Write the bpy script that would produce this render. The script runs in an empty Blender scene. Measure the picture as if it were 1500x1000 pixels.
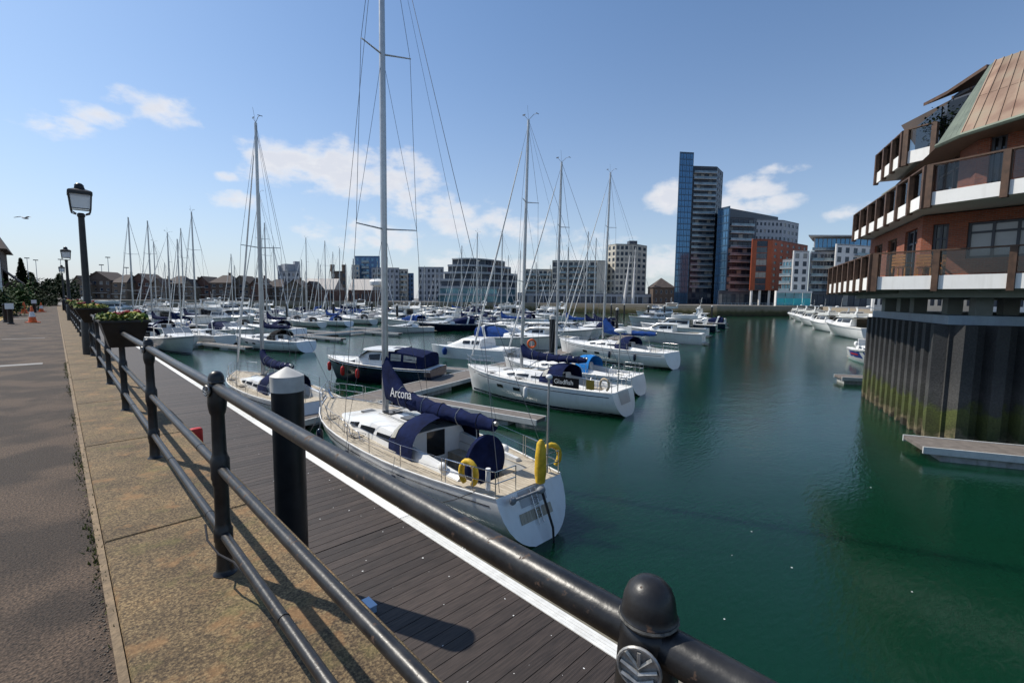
import bpy, bmesh, math, random
from mathutils import Vector, Matrix
from mathutils.geometry import tessellate_polygon
from math import sin, cos, pi, radians, atan2, sqrt
random.seed(7)
SC = bpy.context.scene
COL = SC.collection
# ------------------------------------------------------------------ camera
F, CX, CY = 680.0, 750.0, 500.0
ROLL, PITCH, EYE = radians(0.6), math.atan(62 / 680.0), 1.65
YAW = math.atan(670 / (F * cos(PITCH) + 62 * sin(PITCH)))
cam = bpy.data.cameras.new('camera')
cam.sensor_width = 36.0
cam.lens = 36.0 * F / 1500.0
cam.clip_start, cam.clip_end = 0.05, 6000
camo = bpy.data.objects.new('camera', cam)
COL.objects.link(camo)
fwd = Vector((sin(YAW) * cos(PITCH), cos(YAW) * cos(PITCH), -sin(PITCH)))
rgt = Vector((cos(YAW), -sin(YAW), 0))
upv = rgt.cross(fwd)
r2 = rgt * cos(ROLL) + upv * sin(ROLL)
u2 = upv * cos(ROLL) - rgt * sin(ROLL)
camo.matrix_world = Matrix(((r2.x, u2.x, -fwd.x, 0), (r2.y, u2.y, -fwd.y, 0), (r2.z, u2.z, -fwd.z, EYE), (0, 0, 0, 1)))
SC.camera = camo
def ray(px, py):
    return fwd + r2 * ((px - CX) / F) + u2 * ((CY - py) / F)
def at(px, py, z):
    d = ray(px, py); t = (z - EYE) / d.z
    return Vector((d.x * t, d.y * t, z))
def atd(px, py, D):
    d = ray(px, py); t = D / (d.x * sin(YAW) + d.y * cos(YAW))
    return Vector((d.x * t, d.y * t, EYE + d.z * t))
# ------------------------------------------------------------------ sky, sun, exposure
SUN_EL = radians(49)
SUN_AZ = Vector((-0.40, 0.917))            # horizontal direction towards the sun
sv = Vector((SUN_AZ.x * cos(SUN_EL), SUN_AZ.y * cos(SUN_EL), sin(SUN_EL))).normalized()
SC.view_settings.view_transform = 'Standard'
SC.view_settings.look = 'None'
SC.view_settings.gamma = 1.0
SC.view_settings.use_curve_mapping = False
SC.view_settings.exposure = 0.0
wd = bpy.data.worlds.new('World'); SC.world = wd; wd.use_nodes = True
wd.cycles.sampling_method = 'NONE'
nt = wd.node_tree
for n in list(nt.nodes): nt.nodes.remove(n)
def WN(t, **k):
    n = nt.nodes.new(t)
    for a, b in k.items(): setattr(n, a, b)
    return n
def wmath(op, a, b=None, c=None, clamp=False):
    n = WN('ShaderNodeMath', operation=op, use_clamp=clamp)
    for i, v in enumerate((a, b, c)):
        if v is None: continue
        if isinstance(v, (int, float)): n.inputs[i].default_value = v
        else: nt.links.new(v, n.inputs[i])
    return n.outputs[0]
wo = WN('ShaderNodeOutputWorld'); bg = WN('ShaderNodeBackground')
bg.inputs[1].default_value = 0.116
sky = WN('ShaderNodeTexSky', sky_type='NISHITA')
sky.sun_disc = False
sky.sun_elevation = SUN_EL
sky.sun_rotation = atan2(SUN_AZ.x, SUN_AZ.y)
sky.air_density, sky.dust_density, sky.ozone_density, sky.altitude = 1.0, 0.7, 1.6, 0
tc = WN('ShaderNodeTexCoord'); sep = WN('ShaderNodeSeparateXYZ')
nt.links.new(tc.outputs['Generated'], sep.inputs[0])
el = wmath('ARCSINE', sep.outputs[2])
az = wmath('ARCTAN2', sep.outputs[0], sep.outputs[1])
comb = WN('ShaderNodeCombineXYZ')
nt.links.new(az, comb.inputs[0]); nt.links.new(wmath('MULTIPLY', el, 1.7), comb.inputs[1])
def wnoise(scale, det, rough, z=0.0):
    m = WN('ShaderNodeMapping'); m.inputs['Location'].default_value = (0, 0, z)
    nt.links.new(comb.outputs[0], m.inputs[0])
    n = WN('ShaderNodeTexNoise'); n.inputs['Scale'].default_value = scale
    n.inputs['Detail'].default_value = det; n.inputs['Roughness'].default_value = rough
    nt.links.new(m.outputs[0], n.inputs['Vector']); return n.outputs[0]
fb = wnoise(13.0, 9.0, 0.56)
fb2 = wnoise(36.0, 6.0, 0.55, 3.0)
# cumulus banks: (pixel centre, pixel radii, weight)
LOBES = [(75, 183, 58, 20, .75), (150, 168, 55, 15, .7), (222, 158, 62, 30, .85), (415, 238, 70, 36, 1), (505, 250, 95, 44, 1.05), (590, 262, 60, 38, 1),
         (335, 294, 46, 14, .7), (640, 308, 80, 28, .62), (560, 340, 100, 26, .42), (725, 335, 80, 26, .52), (975, 290, 34, 28, 1), (1105, 274, 42, 22, .9),
         (1138, 247, 46, 10, .7), (1130, 302, 68, 15, .9), (1072, 312, 36, 24, .8), (835, 362, 80, 22, .48), (950, 385, 60, 22, .5), (690, 395, 140, 22, .3), (330, 258, 14, 6, .35), (1245, 310, 30, 10, .3)]
dens = None
for (px, py, rx, ry, w) in LOBES:
    d = ray(px, py).normalized(); e0 = math.asin(d.z); a0 = atan2(d.x, d.y)
    dx = ray(px + rx, py).normalized(); dy = ray(px, py - ry).normalized()
    ra = abs(atan2(dx.x, dx.y) - a0) + 1e-4; re = abs(math.asin(dy.z) - e0) + 1e-4
    qa = wmath('DIVIDE', wmath('SUBTRACT', az, a0), ra); qe = wmath('DIVIDE', wmath('SUBTRACT', el, e0), re)
    q = wmath('MULTIPLY_ADD', qa, qa, wmath('MULTIPLY', qe, qe))
    v = wmath('MULTIPLY_ADD', q, -0.62 * w, 0.62 * w)
    v = wmath('MAXIMUM', v, -0.75)
    dens = v if dens is None else wmath('SMOOTH_MAX', dens, v, 0.12)
# elsewhere round the horizon the same broken cumulus goes on
big = wnoise(3.1, 2.0, 0.5, 9.0)
vaz = wmath('COSINE', wmath('SUBTRACT', az, YAW))
out = wmath('MULTIPLY', wmath('LESS_THAN', vaz, 0.45), wmath('MULTIPLY', wmath('GREATER_THAN', el, 0.03), wmath('LESS_THAN', el, 0.6)))
gen = wmath('MULTIPLY_ADD', big, 2.2, -1.3)
gen = wmath('ADD', wmath('MULTIPLY', gen, out), wmath('MULTIPLY_ADD', out, 1.0, -1.0))
dens = wmath('MAXIMUM', dens, gen)
d1 = wmath('ADD', dens, wmath('MULTIPLY_ADD', fb, 2.2, -1.02))
d1 = wmath('ADD', d1, wmath('MULTIPLY_ADD', fb2, 0.7, -0.35))
mr = WN('ShaderNodeMapRange', interpolation_type='SMOOTHSTEP')
nt.links.new(d1, mr.inputs[0]); mr.inputs[1].default_value = -0.05; mr.inputs[2].default_value = 0.78
mr2 = WN('ShaderNodeMapRange', interpolation_type='SMOOTHSTEP')
nt.links.new(wmath('ADD', d1, wmath('MULTIPLY_ADD', fb2, 0.9, -0.45)), mr2.inputs[0]); mr2.inputs[1].default_value = 0.2; mr2.inputs[2].default_value = 1.0
cc = WN('ShaderNodeMixRGB')
cc.inputs[1].default_value = (7.9, 7.8, 7.8, 1); cc.inputs[2].default_value = (6.5, 6.65, 7.2, 1)
nt.links.new(mr2.outputs[0], cc.inputs[0])
hz = WN('ShaderNodeMixRGB'); hz.inputs[2].default_value = (6.0, 6.0, 6.5, 1)
sdir = wmath('MULTIPLY_ADD', wmath('COSINE', wmath('SUBTRACT', az, atan2(SUN_AZ.x, SUN_AZ.y))), 0.24, 0.66)
nt.links.new(wmath('MULTIPLY', wmath('POWER', 2.718, wmath('MULTIPLY', wmath('MAXIMUM', el, 0.0), -5.2)), sdir), hz.inputs[0]); tn = WN('ShaderNodeMixRGB', blend_type='MULTIPLY'); tn.inputs[0].default_value = 1.0; tn.inputs[2].default_value = (.82, 1.03, 1.19, 1)
nt.links.new(sky.outputs[0], tn.inputs[1]); nt.links.new(tn.outputs[0], hz.inputs[1])
mx = WN('ShaderNodeMixRGB')
nt.links.new(wmath('MULTIPLY', mr.outputs[0], 0.9), mx.inputs[0]); nt.links.new(hz.outputs[0], mx.inputs[1]); nt.links.new(cc.outputs[0], mx.inputs[2])
nt.links.new(mx.outputs[0], bg.inputs[0]); nt.links.new(bg.outputs[0], wo.inputs[0])
sl = bpy.data.lights.new('sun', 'SUN'); sl.energy = 5.0; sl.angle = radians(0.53); sl.color = (1, 0.94, 0.84)
slo = bpy.data.objects.new('sun', sl); COL.objects.link(slo)
slo.rotation_mode = 'QUATERNION'; slo.rotation_quaternion = sv.to_track_quat('Z', 'Y')
slo.location = (-20, 40, 60)
SC.cycles.max_bounces = 6; SC.cycles.glossy_bounces = 3; SC.cycles.transparent_max_bounces = 12
SC.cycles.use_denoising = True
# ------------------------------------------------------------------ levels
WATER, DECK = -4.15, -3.65
# ------------------------------------------------------------------ materials
MATS = {}
def mat(name, col=(.5, .5, .5), rough=.5, metal=0.0, var=None, bump=None, spec=.5, coat=0.0, trans=0.0, ior=1.45, emit=None, alpha=1.0, streak=None):
    if name in MATS: return MATS[name]
    m = bpy.data.materials.new(name); m.use_nodes = True
    N, Lk = m.node_tree.nodes, m.node_tree.links
    b = N['Principled BSDF']
    b.inputs['Base Color'].default_value = (*col, 1); b.inputs['Roughness'].default_value = rough
    b.inputs['Metallic'].default_value = metal; b.inputs['Specular IOR Level'].default_value = spec
    b.inputs['IOR'].default_value = ior
    if coat: b.inputs['Coat Weight'].default_value = coat; b.inputs['Coat Roughness'].default_value = .08
    if trans: b.inputs['Transmission Weight'].default_value = trans
    if emit: b.inputs['Emission Color'].default_value = (*emit[0], 1); b.inputs['Emission Strength'].default_value = emit[1]
    t = None
    if var or bump or streak:
        t = N.new('ShaderNodeTexCoord')
    out = None
    if var:                                                     # (scale, amount, second colour or None)
        n = N.new('ShaderNodeTexNoise'); n.inputs['Scale'].default_value = var[0]; n.inputs['Detail'].default_value = 6; n.inputs['Roughness'].default_value = .62
        Lk.new(t.outputs['Object'], n.inputs['Vector'])
        r = N.new('ShaderNodeValToRGB'); a = var[1]
        c2 = var[2] if len(var) > 2 else None
        lo = tuple(max(0, c * (1 - a)) for c in col); hi = c2 if c2 else tuple(min(1, c * (1 + a)) for c in col)
        r.color_ramp.elements[0].color = (*lo, 1); r.color_ramp.elements[1].color = (*hi, 1)
        r.color_ramp.elements[0].position = .33; r.color_ramp.elements[1].position = .68
        Lk.new(n.outputs[0], r.inputs[0]); out = r.outputs[0]
        mr = N.new('ShaderNodeMapRange'); mr.inputs[3].default_value = max(.02, rough - .08); mr.inputs[4].default_value = min(1, rough + .1)
        Lk.new(n.outputs[0], mr.inputs[0]); Lk.new(mr.outputs[0], b.inputs['Roughness'])
    if streak:                                                  # (scale_xy, scale_z, amount, colour): vertical runs of dirt
        mp = N.new('ShaderNodeMapping'); mp.inputs['Scale'].default_value = (streak[0], streak[0], streak[1])
        Lk.new(t.outputs['Object'], mp.inputs[0])
        n = N.new('ShaderNodeTexNoise'); n.inputs['Scale'].default_value = 1; n.inputs['Detail'].default_value = 5
        Lk.new(mp.outputs[0], n.inputs['Vector'])
        r = N.new('ShaderNodeMapRange'); r.inputs[1].default_value = .52; r.inputs[2].default_value = .8; r.inputs[4].default_value = streak[2]
        Lk.new(n.outputs[0], r.inputs[0])
        x = N.new('ShaderNodeMixRGB'); x.inputs[2].default_value = (*streak[3], 1); x.inputs[1].default_value = (*col, 1)
        Lk.new(r.outputs[0], x.inputs[0])
        if out: Lk.new(out, x.inputs[1])
        out = x.outputs[0]
    if out: Lk.new(out, b.inputs['Base Color'])
    if bump:                                                    # (scale, strength, distance)
        n = N.new('ShaderNodeTexNoise'); n.inputs['Scale'].default_value = bump[0]; n.inputs['Detail'].default_value = 5
        Lk.new(t.outputs['Object'], n.inputs['Vector'])
        bp = N.new('ShaderNodeBump'); bp.inputs['Strength'].default_value = bump[1]; bp.inputs['Distance'].default_value = bump[2] if len(bump) > 2 else .01
        Lk.new(n.outputs[0], bp.inputs['Height']); Lk.new(bp.outputs[0], b.inputs['Normal'])
    MATS[name] = m; return m
def nodes(m): return m.node_tree.nodes, m.node_tree.links, m.node_tree.nodes['Principled BSDF']

gel = mat('gelcoat', (.78, .78, .76), .22, var=(1.2, .06), coat=.3, streak=(5, .5, .22, (.5, .46, .38)))
gel_deck = mat('deck_gelcoat', (.74, .73, .70), .5, var=(3, .08))
gel_cream = mat('cream_gelcoat', (.66, .63, .55), .3, var=(1.5, .07), coat=.2)
gel_navy = mat('navy_gelcoat', (.008, .013, .035), .12, coat=.6, var=(2, .3))
gel_grey = mat('grey_gelcoat', (.35, .36, .37), .25, coat=.3, var=(1.2, .08))
teak_m = mat('teak', (.40, .31, .20), .7)
navy = mat('navy_canvas', (.008, .014, .052), .85, var=(3, .35), bump=(9, .5, .03), spec=.1)
blue = mat('blue_canvas', (.015, .05, .19), .8, var=(3, .3), bump=(9, .4, .03), spec=.1)
cyan = mat('sky_blue_canvas', (.02, .18, .50), .75, var=(4, .2), bump=(8, .4, .02), spec=.1)
black_cv = mat('black_canvas', (.012, .012, .014), .85, var=(4, .3), spec=.1)
grey_cv = mat('grey_canvas', (.25, .25, .26), .85, var=(4, .2), bump=(8, .3, .02), spec=.1)
tan_cv = mat('tan_canvas', (.48, .38, .25), .8, var=(4, .15))
vinyl = mat('clear_vinyl', (.40, .385, .34), .25, var=(5, .2))
alu = mat('mast_aluminium', (.50, .50, .49), .38, .75, var=(4, .12))
steel = mat('stainless', (.62, .62, .62), .22, 1.0)
wire = mat('rigging_wire', (.16, .16, .165), .4, .7)
rope_w = mat('white_rope', (.55, .53, .47), .9)
rope_d = mat('dark_rope', (.03, .03, .035), .9)
tint = mat('tinted_glass', (.012, .014, .017), .06, spec=.6)
big_pane = mat('blind_lit_glass', (.30, .32, .34), .08, spec=.6, var=(.8, .1))  # pale grey pane colour with a slight mottle
win_clear = mat('pale_window', (.16, .18, .2), .12, spec=.6)
paint = mat('black_paint', (.010, .010, .012), .36, var=(9, .5, (.026, .025, .025)), bump=(38, .3, .004), spec=.5)
chips = mat('worn_paint', (.10, .095, .085), .5, .2, var=(40, .5))
yellow = mat('yellow_cover', (.62, .40, .025), .6, var=(6, .25), bump=(14, .4, .02))
red = mat('red_plastic', (.50, .018, .014), .4, var=(6, .2))
orange = mat('orange_plastic', (.75, .13, .02), .45, var=(6, .2))
whitep = mat('white_plastic', (.74, .74, .72), .4, var=(5, .08))
blackr = mat('black_rubber', (.012, .012, .012), .6, var=(8, .3))
rubber_g = mat('grey_rubber', (.22, .23, .24), .6, var=(5, .15))
timber = mat('brown_timber', (.085, .046, .028), .6, var=(5, .35), streak=(12, .4, .5, (.035, .02, .012)))
pine = mat('garden_chair_timber', (.45, .19, .055), .55, var=(9, .25))
float_m = mat('pontoon_float', (.33, .33, .31), .8, var=(2.2, .25), streak=(6, 1.2, .7, (.10, .11, .06)))
pdeck = mat('pontoon_planking', (.15, .13, .115), .85, var=(3, .25), bump=(30, .4, .01))
palu = mat('pontoon_edge', (.58, .58, .56), .5, .2, var=(4, .12))
strip_w = mat('white_edge_strip', (.80, .80, .78), .55, var=(6, .06))
pile_m = mat('black_pile', (.012, .012, .013), .42, var=(3, .5), streak=(5, .6, .5, (.03, .03, .028)))
white_r = mat('white_render', (.70, .68, .65), .75, var=(.5, .07))
cream_r = mat('cream_render', (.56, .52, .44), .8, var=(.4, .1))
grey_r = mat('grey_cladding', (.32, .34, .37), .6, var=(.5, .1))
dark_r = mat('dark_cladding', (.055, .065, .085), .45, var=(.5, .2))
red_r = mat('terracotta_cladding', (.34, .075, .028), .6, var=(.5, .13))
gl_blue = mat('blue_curtain_glass', (.10, .22, .36), .09, .55, var=(.25, .35))
gl_dark = mat('dark_facade_glass', (.03, .045, .07), .2, .0, spec=.35, var=(.3, .5))
gl_mid = mat('window_with_blind', (.10, .115, .13), .2, var=(.5, .4), spec=.35)
gl_curt = mat('window_with_curtain', (.30, .29, .27), .3, var=(.6, .25), spec=.35)
gl_teal = mat('teal_facade_glass', (.12, .26, .33), .09, .45, var=(.3, .3))
balc = mat('balcony_glass', (.18, .24, .28), .1, .2, var=(.4, .3))
slab_m = mat('balcony_slab', (.48, .48, .47), .7, var=(1, .1))
roof_tile = mat('brown_roof_tiles', (.075, .058, .052), .85, var=(.8, .2))
lead_m = mat('grey_roofing', (.17, .18, .19), .6, var=(.6, .2))
hbrick = [mat('house_brick_%s' % n, c, .85, var=(.6, .16)) for n, c in (('buff', (.15, .115, .085)), ('brown', (.10, .072, .056)), ('red', (.115, .06, .046)))]
conc = mat('concrete', (.34, .33, .31), .8, var=(1.2, .12), streak=(2.5, .5, .4, (.16, .15, .13)))
conc_lit = mat('white_fascia', (.80, .79, .76), .55, var=(1.0, .04), streak=(7, .6, .25, (.5, .48, .43)))  # the fascia's own white, faintly streaked
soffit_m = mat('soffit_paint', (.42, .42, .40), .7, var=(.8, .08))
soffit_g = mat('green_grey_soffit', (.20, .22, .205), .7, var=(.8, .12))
steel_b = mat('blue_grey_beam', (.24, .30, .36), .5, .1, var=(1, .15), streak=(5, .7, .3, (.15, .16, .17)))
leaf = mat('leaf', (.045, .085, .022), .7, var=(2.5, .5), spec=.15); leaf_d = mat('dark_leaf', (.014, .026, .011), .8, var=(2.5, .4), spec=.08); leaf_y = mat('lime_leaf', (.20, .24, .035), .6, var=(8, .35), spec=.2)
bark = mat('bark', (.06, .045, .03), .9, bump=(20, .6))
emblem_m = mat('emblem_metal', (.34, .33, .31), .38, .5, var=(60, .4))
lamp_glass = mat('lantern_glass', (.78, .80, .82), .3, trans=.35, var=(3, .06))
yline = mat('yellow_line', (.52, .33, .04), .8, var=(12, .25)); wline = mat('white_marking', (.24, .23, .215), .8, var=(20, .25))
gull_m = mat('gull_plumage', (.42, .42, .43), .8)
soil = mat('soil', (.03, .02, .014), .95)
flower_r = mat('crimson_petal', (.32, .006, .02), .5); flower_w = mat('white_petal', (.72, .68, .66), .5); flower_y = mat('yellow_petal', (.62, .48, .03), .5)
turq = mat('turquoise_panel', (.04, .50, .52), .35, var=(.4, .1))
skin_m = mat('skin', (.32, .18, .12), .5)
cloth_d = mat('dark_clothing', (.03, .03, .05), .8)
# asphalt: speckled chippings with worn patches
def setup():
    m = mat('asphalt', (.06, .055, .05), .9); N, Lk, b = nodes(m)
    t = N.new('ShaderNodeTexCoord')
    v = N.new('ShaderNodeTexVoronoi'); v.inputs['Scale'].default_value = 95; Lk.new(t.outputs['Object'], v.inputs['Vector'])
    n1 = N.new('ShaderNodeTexNoise'); n1.inputs['Scale'].default_value = 1.3; n1.inputs['Detail'].default_value = 6; Lk.new(t.outputs['Object'], n1.inputs['Vector'])
    n2 = N.new('ShaderNodeTexNoise'); n2.inputs['Scale'].default_value = 70; n2.inputs['Detail'].default_value = 4; Lk.new(t.outputs['Object'], n2.inputs['Vector'])
    r = N.new('ShaderNodeValToRGB'); r.color_ramp.elements[0].color = (.023, .0165, .0125, 1); r.color_ramp.elements[1].color = (.162, .112, .078, 1)
    r.color_ramp.elements[0].position = .33; r.color_ramp.elements[1].position = .72
    Lk.new(n2.outputs[0], r.inputs[0])
    r1 = N.new('ShaderNodeValToRGB'); r1.color_ramp.elements[0].color = (.45, .45, .46, 1); r1.color_ramp.elements[1].color = (1.0, .97, .93, 1)
    r1.color_ramp.elements[0].position = .43; r1.color_ramp.elements[1].position = .57
    Lk.new(n1.outputs[0], r1.inputs[0])
    mx = N.new('ShaderNodeMixRGB'); mx.blend_type = 'MULTIPLY'; mx.inputs[0].default_value = 1
    Lk.new(r.outputs[0], mx.inputs[1]); Lk.new(r1.outputs[0], mx.inputs[2]); Lk.new(mx.outputs[0], b.inputs['Base Color'])
    ad = N.new('ShaderNodeMath'); ad.operation = 'ADD'; Lk.new(v.outputs['Distance'], ad.inputs[0]); Lk.new(n2.outputs[0], ad.inputs[1])
    bp = N.new('ShaderNodeBump'); bp.inputs['Strength'].default_value = .9; bp.inputs['Distance'].default_value = .006
    Lk.new(ad.outputs[0], bp.inputs['Height']); Lk.new(bp.outputs[0], b.inputs['Normal'])
    # coping concrete: exposed aggregate, moss and rust blotches
    m = mat('coping_concrete', (.3, .25, .19), .85); N, Lk, b = nodes(m)
    t = N.new('ShaderNodeTexCoord')
    def nz(s, d=6, rg=.6):
        n = N.new('ShaderNodeTexNoise'); n.inputs['Scale'].default_value = s; n.inputs['Detail'].default_value = d; n.inputs['Roughness'].default_value = rg
        Lk.new(t.outputs['Object'], n.inputs['Vector']); return n.outputs[0]
    def ramp(src, stops):
        r = N.new('ShaderNodeValToRGB'); cr = r.color_ramp
        cr.elements[0].position, cr.elements[0].color = stops[0][0], (*stops[0][1], 1)
        cr.elements[1].position, cr.elements[1].color = stops[-1][0], (*stops[-1][1], 1)
        for p, c in stops[1:-1]:
            e = cr.elements.new(p); e.color = (*c, 1)
        Lk.new(src, r.inputs[0]); return r.outputs[0]
    def mixc(f, a, c2, mode='MIX'):
        x = N.new('ShaderNodeMixRGB'); x.blend_type = mode
        if isinstance(f, float): x.inputs[0].default_value = f
        else: Lk.new(f, x.inputs[0])
        for i, s in ((1, a), (2, c2)):
            if isinstance(s, tuple): x.inputs[i].default_value = (*s, 1)
            else: Lk.new(s, x.inputs[i])
        return x.outputs[0]
    base = ramp(nz(85, 4), [(.34, (.038, .025, .013)), (.5, (.128, .087, .044)), (.66, (.30, .218, .112))])
    large = ramp(nz(1.6), [(.38, (.62, .60, .58)), (.5, (.92, .90, .87)), (.62, (1.18, 1.12, 1.03))])
    c = mixc(1.0, base, large, 'MULTIPLY')
    moss = ramp(nz(2.3, 7, .7), [(.53, (0, 0, 0)), (.66, (.4, .4, .4))])
    c = mixc(moss, c, (.14, .13, .035))
    rust = ramp(nz(4.1, 5, .6), [(.54, (0, 0, 0)), (.64, (.55, .55, .55))])
    c = mixc(rust, c, (.28, .15, .06))
    Lk.new(c, b.inputs['Base Color'])
    bp = N.new('ShaderNodeBump'); bp.inputs['Strength'].default_value = .55; bp.inputs['Distance'].default_value = .004
    Lk.new(nz(120, 3), bp.inputs['Height']); Lk.new(bp.outputs[0], b.inputs['Normal'])
    # grooved composite decking, plank tone differs from object to object
    m = mat('composite_decking', (.06, .05, .045), .62); N, Lk, b = nodes(m)
    t = N.new('ShaderNodeTexCoord'); oi = N.new('ShaderNodeObjectInfo')
    w = N.new('ShaderNodeTexWave'); w.bands_direction = 'Y'; w.inputs['Scale'].default_value = 15; w.inputs['Distortion'].default_value = .0
    Lk.new(t.outputs['Object'], w.inputs['Vector'])
    mp = N.new('ShaderNodeMapping'); mp.inputs['Scale'].default_value = (1.5, 22, 1); Lk.new(t.outputs['Object'], mp.inputs[0])
    add = N.new('ShaderNodeVectorMath'); add.operation = 'ADD'; Lk.new(mp.outputs[0], add.inputs[0])
    cx = N.new('ShaderNodeCombineXYZ'); ml = N.new('ShaderNodeMath'); ml.operation = 'MULTIPLY'; ml.inputs[1].default_value = 90; Lk.new(oi.outputs['Random'], ml.inputs[0])
    Lk.new(ml.outputs[0], cx.inputs[0]); Lk.new(cx.outputs[0], add.inputs[1])
    n = N.new('ShaderNodeTexNoise'); n.inputs['Scale'].default_value = 1.6; n.inputs['Detail'].default_value = 6; Lk.new(add.outputs[0], n.inputs['Vector'])
    r = N.new('ShaderNodeValToRGB'); r.color_ramp.elements[0].color = (.022, .016, .013, 1); r.color_ramp.elements[1].color = (.070, .052, .043, 1)
    r.color_ramp.elements[0].position = .3; r.color_ramp.elements[1].position = .72; Lk.new(n.outputs[0], r.inputs[0])
    hs = N.new('ShaderNodeHueSaturation'); mm = N.new('ShaderNodeMapRange'); mm.inputs[3].default_value = .72; mm.inputs[4].default_value = 1.25
    Lk.new(oi.outputs['Random'], mm.inputs[0]); Lk.new(mm.outputs[0], hs.inputs['Value']); Lk.new(r.outputs[0], hs.inputs['Color'])
    sp = N.new('ShaderNodeTexNoise'); sp.inputs['Scale'].default_value = 55; sp.inputs['Detail'].default_value = 2; Lk.new(t.outputs['Generated'], sp.inputs['Vector'])
    Lk.new(hs.outputs[0], b.inputs['Base Color'])
    bp = N.new('ShaderNodeBump'); bp.inputs['Strength'].default_value = .35; bp.inputs['Distance'].default_value = .004
    Lk.new(w.outputs[0], bp.inputs['Height']); Lk.new(bp.outputs[0], b.inputs['Normal'])
    # teak with caulked seams running fore and aft
    N, Lk, b = nodes(teak_m); t = N.new('ShaderNodeTexCoord')
    w = N.new('ShaderNodeTexWave'); w.bands_direction = 'Y'; w.wave_profile = 'SAW'; w.inputs['Scale'].default_value = 3.2; w.inputs['Distortion'].default_value = .0
    Lk.new(t.outputs['Object'], w.inputs['Vector'])
    mr = N.new('ShaderNodeMapRange'); mr.inputs[1].default_value = .0; mr.inputs[2].default_value = .12; Lk.new(w.outputs[0], mr.inputs[0])
    mp = N.new('ShaderNodeMapping'); mp.inputs['Scale'].default_value = (2, 14, 1); Lk.new(t.outputs['Object'], mp.inputs[0])
    n = N.new('ShaderNodeTexNoise'); n.inputs['Scale'].default_value = 2; n.inputs['Detail'].default_value = 5; Lk.new(mp.outputs[0], n.inputs['Vector'])
    r = N.new('ShaderNodeValToRGB'); r.color_ramp.elements[0].color = (.33, .275, .20, 1); r.color_ramp.elements[1].color = (.56, .49, .38, 1)
    r.color_ramp.elements[0].position = .32; r.color_ramp.elements[1].position = .7; Lk.new(n.outputs[0], r.inputs[0])
    x = N.new('ShaderNodeMixRGB'); x.inputs[1].default_value = (.06, .045, .03, 1); Lk.new(mr.outputs[0], x.inputs[0]); Lk.new(r.outputs[0], x.inputs[2])
    Lk.new(x.outputs[0], b.inputs['Base Color'])
    # facing brick with mortar (courses too small to pick apart)
    m = mat('facing_brick', (.3, .1, .05), .85); N, Lk, b = nodes(m); t = N.new('ShaderNodeTexCoord')
    sx = N.new('ShaderNodeSeparateXYZ'); Lk.new(t.outputs['Object'], sx.inputs[0])
    ad = N.new('ShaderNodeMath'); ad.operation = 'ADD'; Lk.new(sx.outputs[0], ad.inputs[0]); Lk.new(sx.outputs[1], ad.inputs[1])
    cx = N.new('ShaderNodeCombineXYZ'); Lk.new(ad.outputs[0], cx.inputs[0]); Lk.new(sx.outputs[2], cx.inputs[1])
    bt = N.new('ShaderNodeTexBrick'); bt.inputs['Scale'].default_value = 1; bt.inputs['Brick Width'].default_value = .225; bt.inputs['Row Height'].default_value = .075; bt.inputs['Mortar Size'].default_value = .008
    bt.inputs['Color1'].default_value = (.30, .085, .040, 1); bt.inputs['Color2'].default_value = (.20, .055, .030, 1); bt.inputs['Mortar'].default_value = (.20, .15, .12, 1)
    Lk.new(cx.outputs[0], bt.inputs['Vector']); Lk.new(bt.outputs[0], b.inputs['Base Color'])
    bp = N.new('ShaderNodeBump'); bp.invert = True; bp.inputs['Distance'].default_value = .01; bp.inputs['Strength'].default_value = .6; Lk.new(bt.outputs[1], bp.inputs['Height']); Lk.new(bp.outputs[0], b.inputs['Normal'])
    # weathered copper sheet: brown-pink with green bloom
    m = mat('weathered_copper', (.3, .2, .15), .55, .25); N, Lk, b = nodes(m); t = N.new('ShaderNodeTexCoord'); oi = N.new('ShaderNodeObjectInfo')
    n = N.new('ShaderNodeTexNoise'); n.inputs['Scale'].default_value = 1.1; n.inputs['Detail'].default_value = 7; Lk.new(t.outputs['Object'], n.inputs['Vector'])
    r = N.new('ShaderNodeValToRGB'); cr = r.color_ramp; cr.elements[0].color = (.18, .105, .072, 1); cr.elements[1].color = (.27, .24, .17, 1); cr.elements[0].position = .3; cr.elements[1].position = .78
    e = cr.elements.new(.52); e.color = (.27, .185, .13, 1); Lk.new(n.outputs[0], r.inputs[0])
    hs = N.new('ShaderNodeHueSaturation'); mm = N.new('ShaderNodeMapRange'); mm.inputs[3].default_value = .8; mm.inputs[4].default_value = 1.15
    Lk.new(oi.outputs['Random'], mm.inputs[0]); Lk.new(mm.outputs[0], hs.inputs['Value']); Lk.new(r.outputs[0], hs.inputs['Color']); Lk.new(hs.outputs[0], b.inputs['Base Color'])
    # steel sheet piling: black coating, bleached band, weed and barnacles towards the waterline
    m = mat('sheet_piling', (.05, .05, .05), .7); N, Lk, b = nodes(m); t = N.new('ShaderNodeTexCoord'); g = N.new('ShaderNodeNewGeometry')
    sx = N.new('ShaderNodeSeparateXYZ'); Lk.new(g.outputs['Position'], sx.inputs[0])
    n = N.new('ShaderNodeTexNoise'); n.inputs['Scale'].default_value = 1.5; n.inputs['Detail'].default_value = 6; Lk.new(g.outputs['Position'], n.inputs['Vector'])
    ma = N.new('ShaderNodeMath'); ma.operation = 'MULTIPLY_ADD'; ma.inputs[1].default_value = 2.0; Lk.new(n.outputs[0], ma.inputs[0]); Lk.new(sx.outputs[2], ma.inputs[2])
    mr = N.new('ShaderNodeMapRange'); mr.inputs[1].default_value = WATER + .65; mr.inputs[2].default_value = WATER + 4.65; Lk.new(ma.outputs[0], mr.inputs[0])
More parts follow.
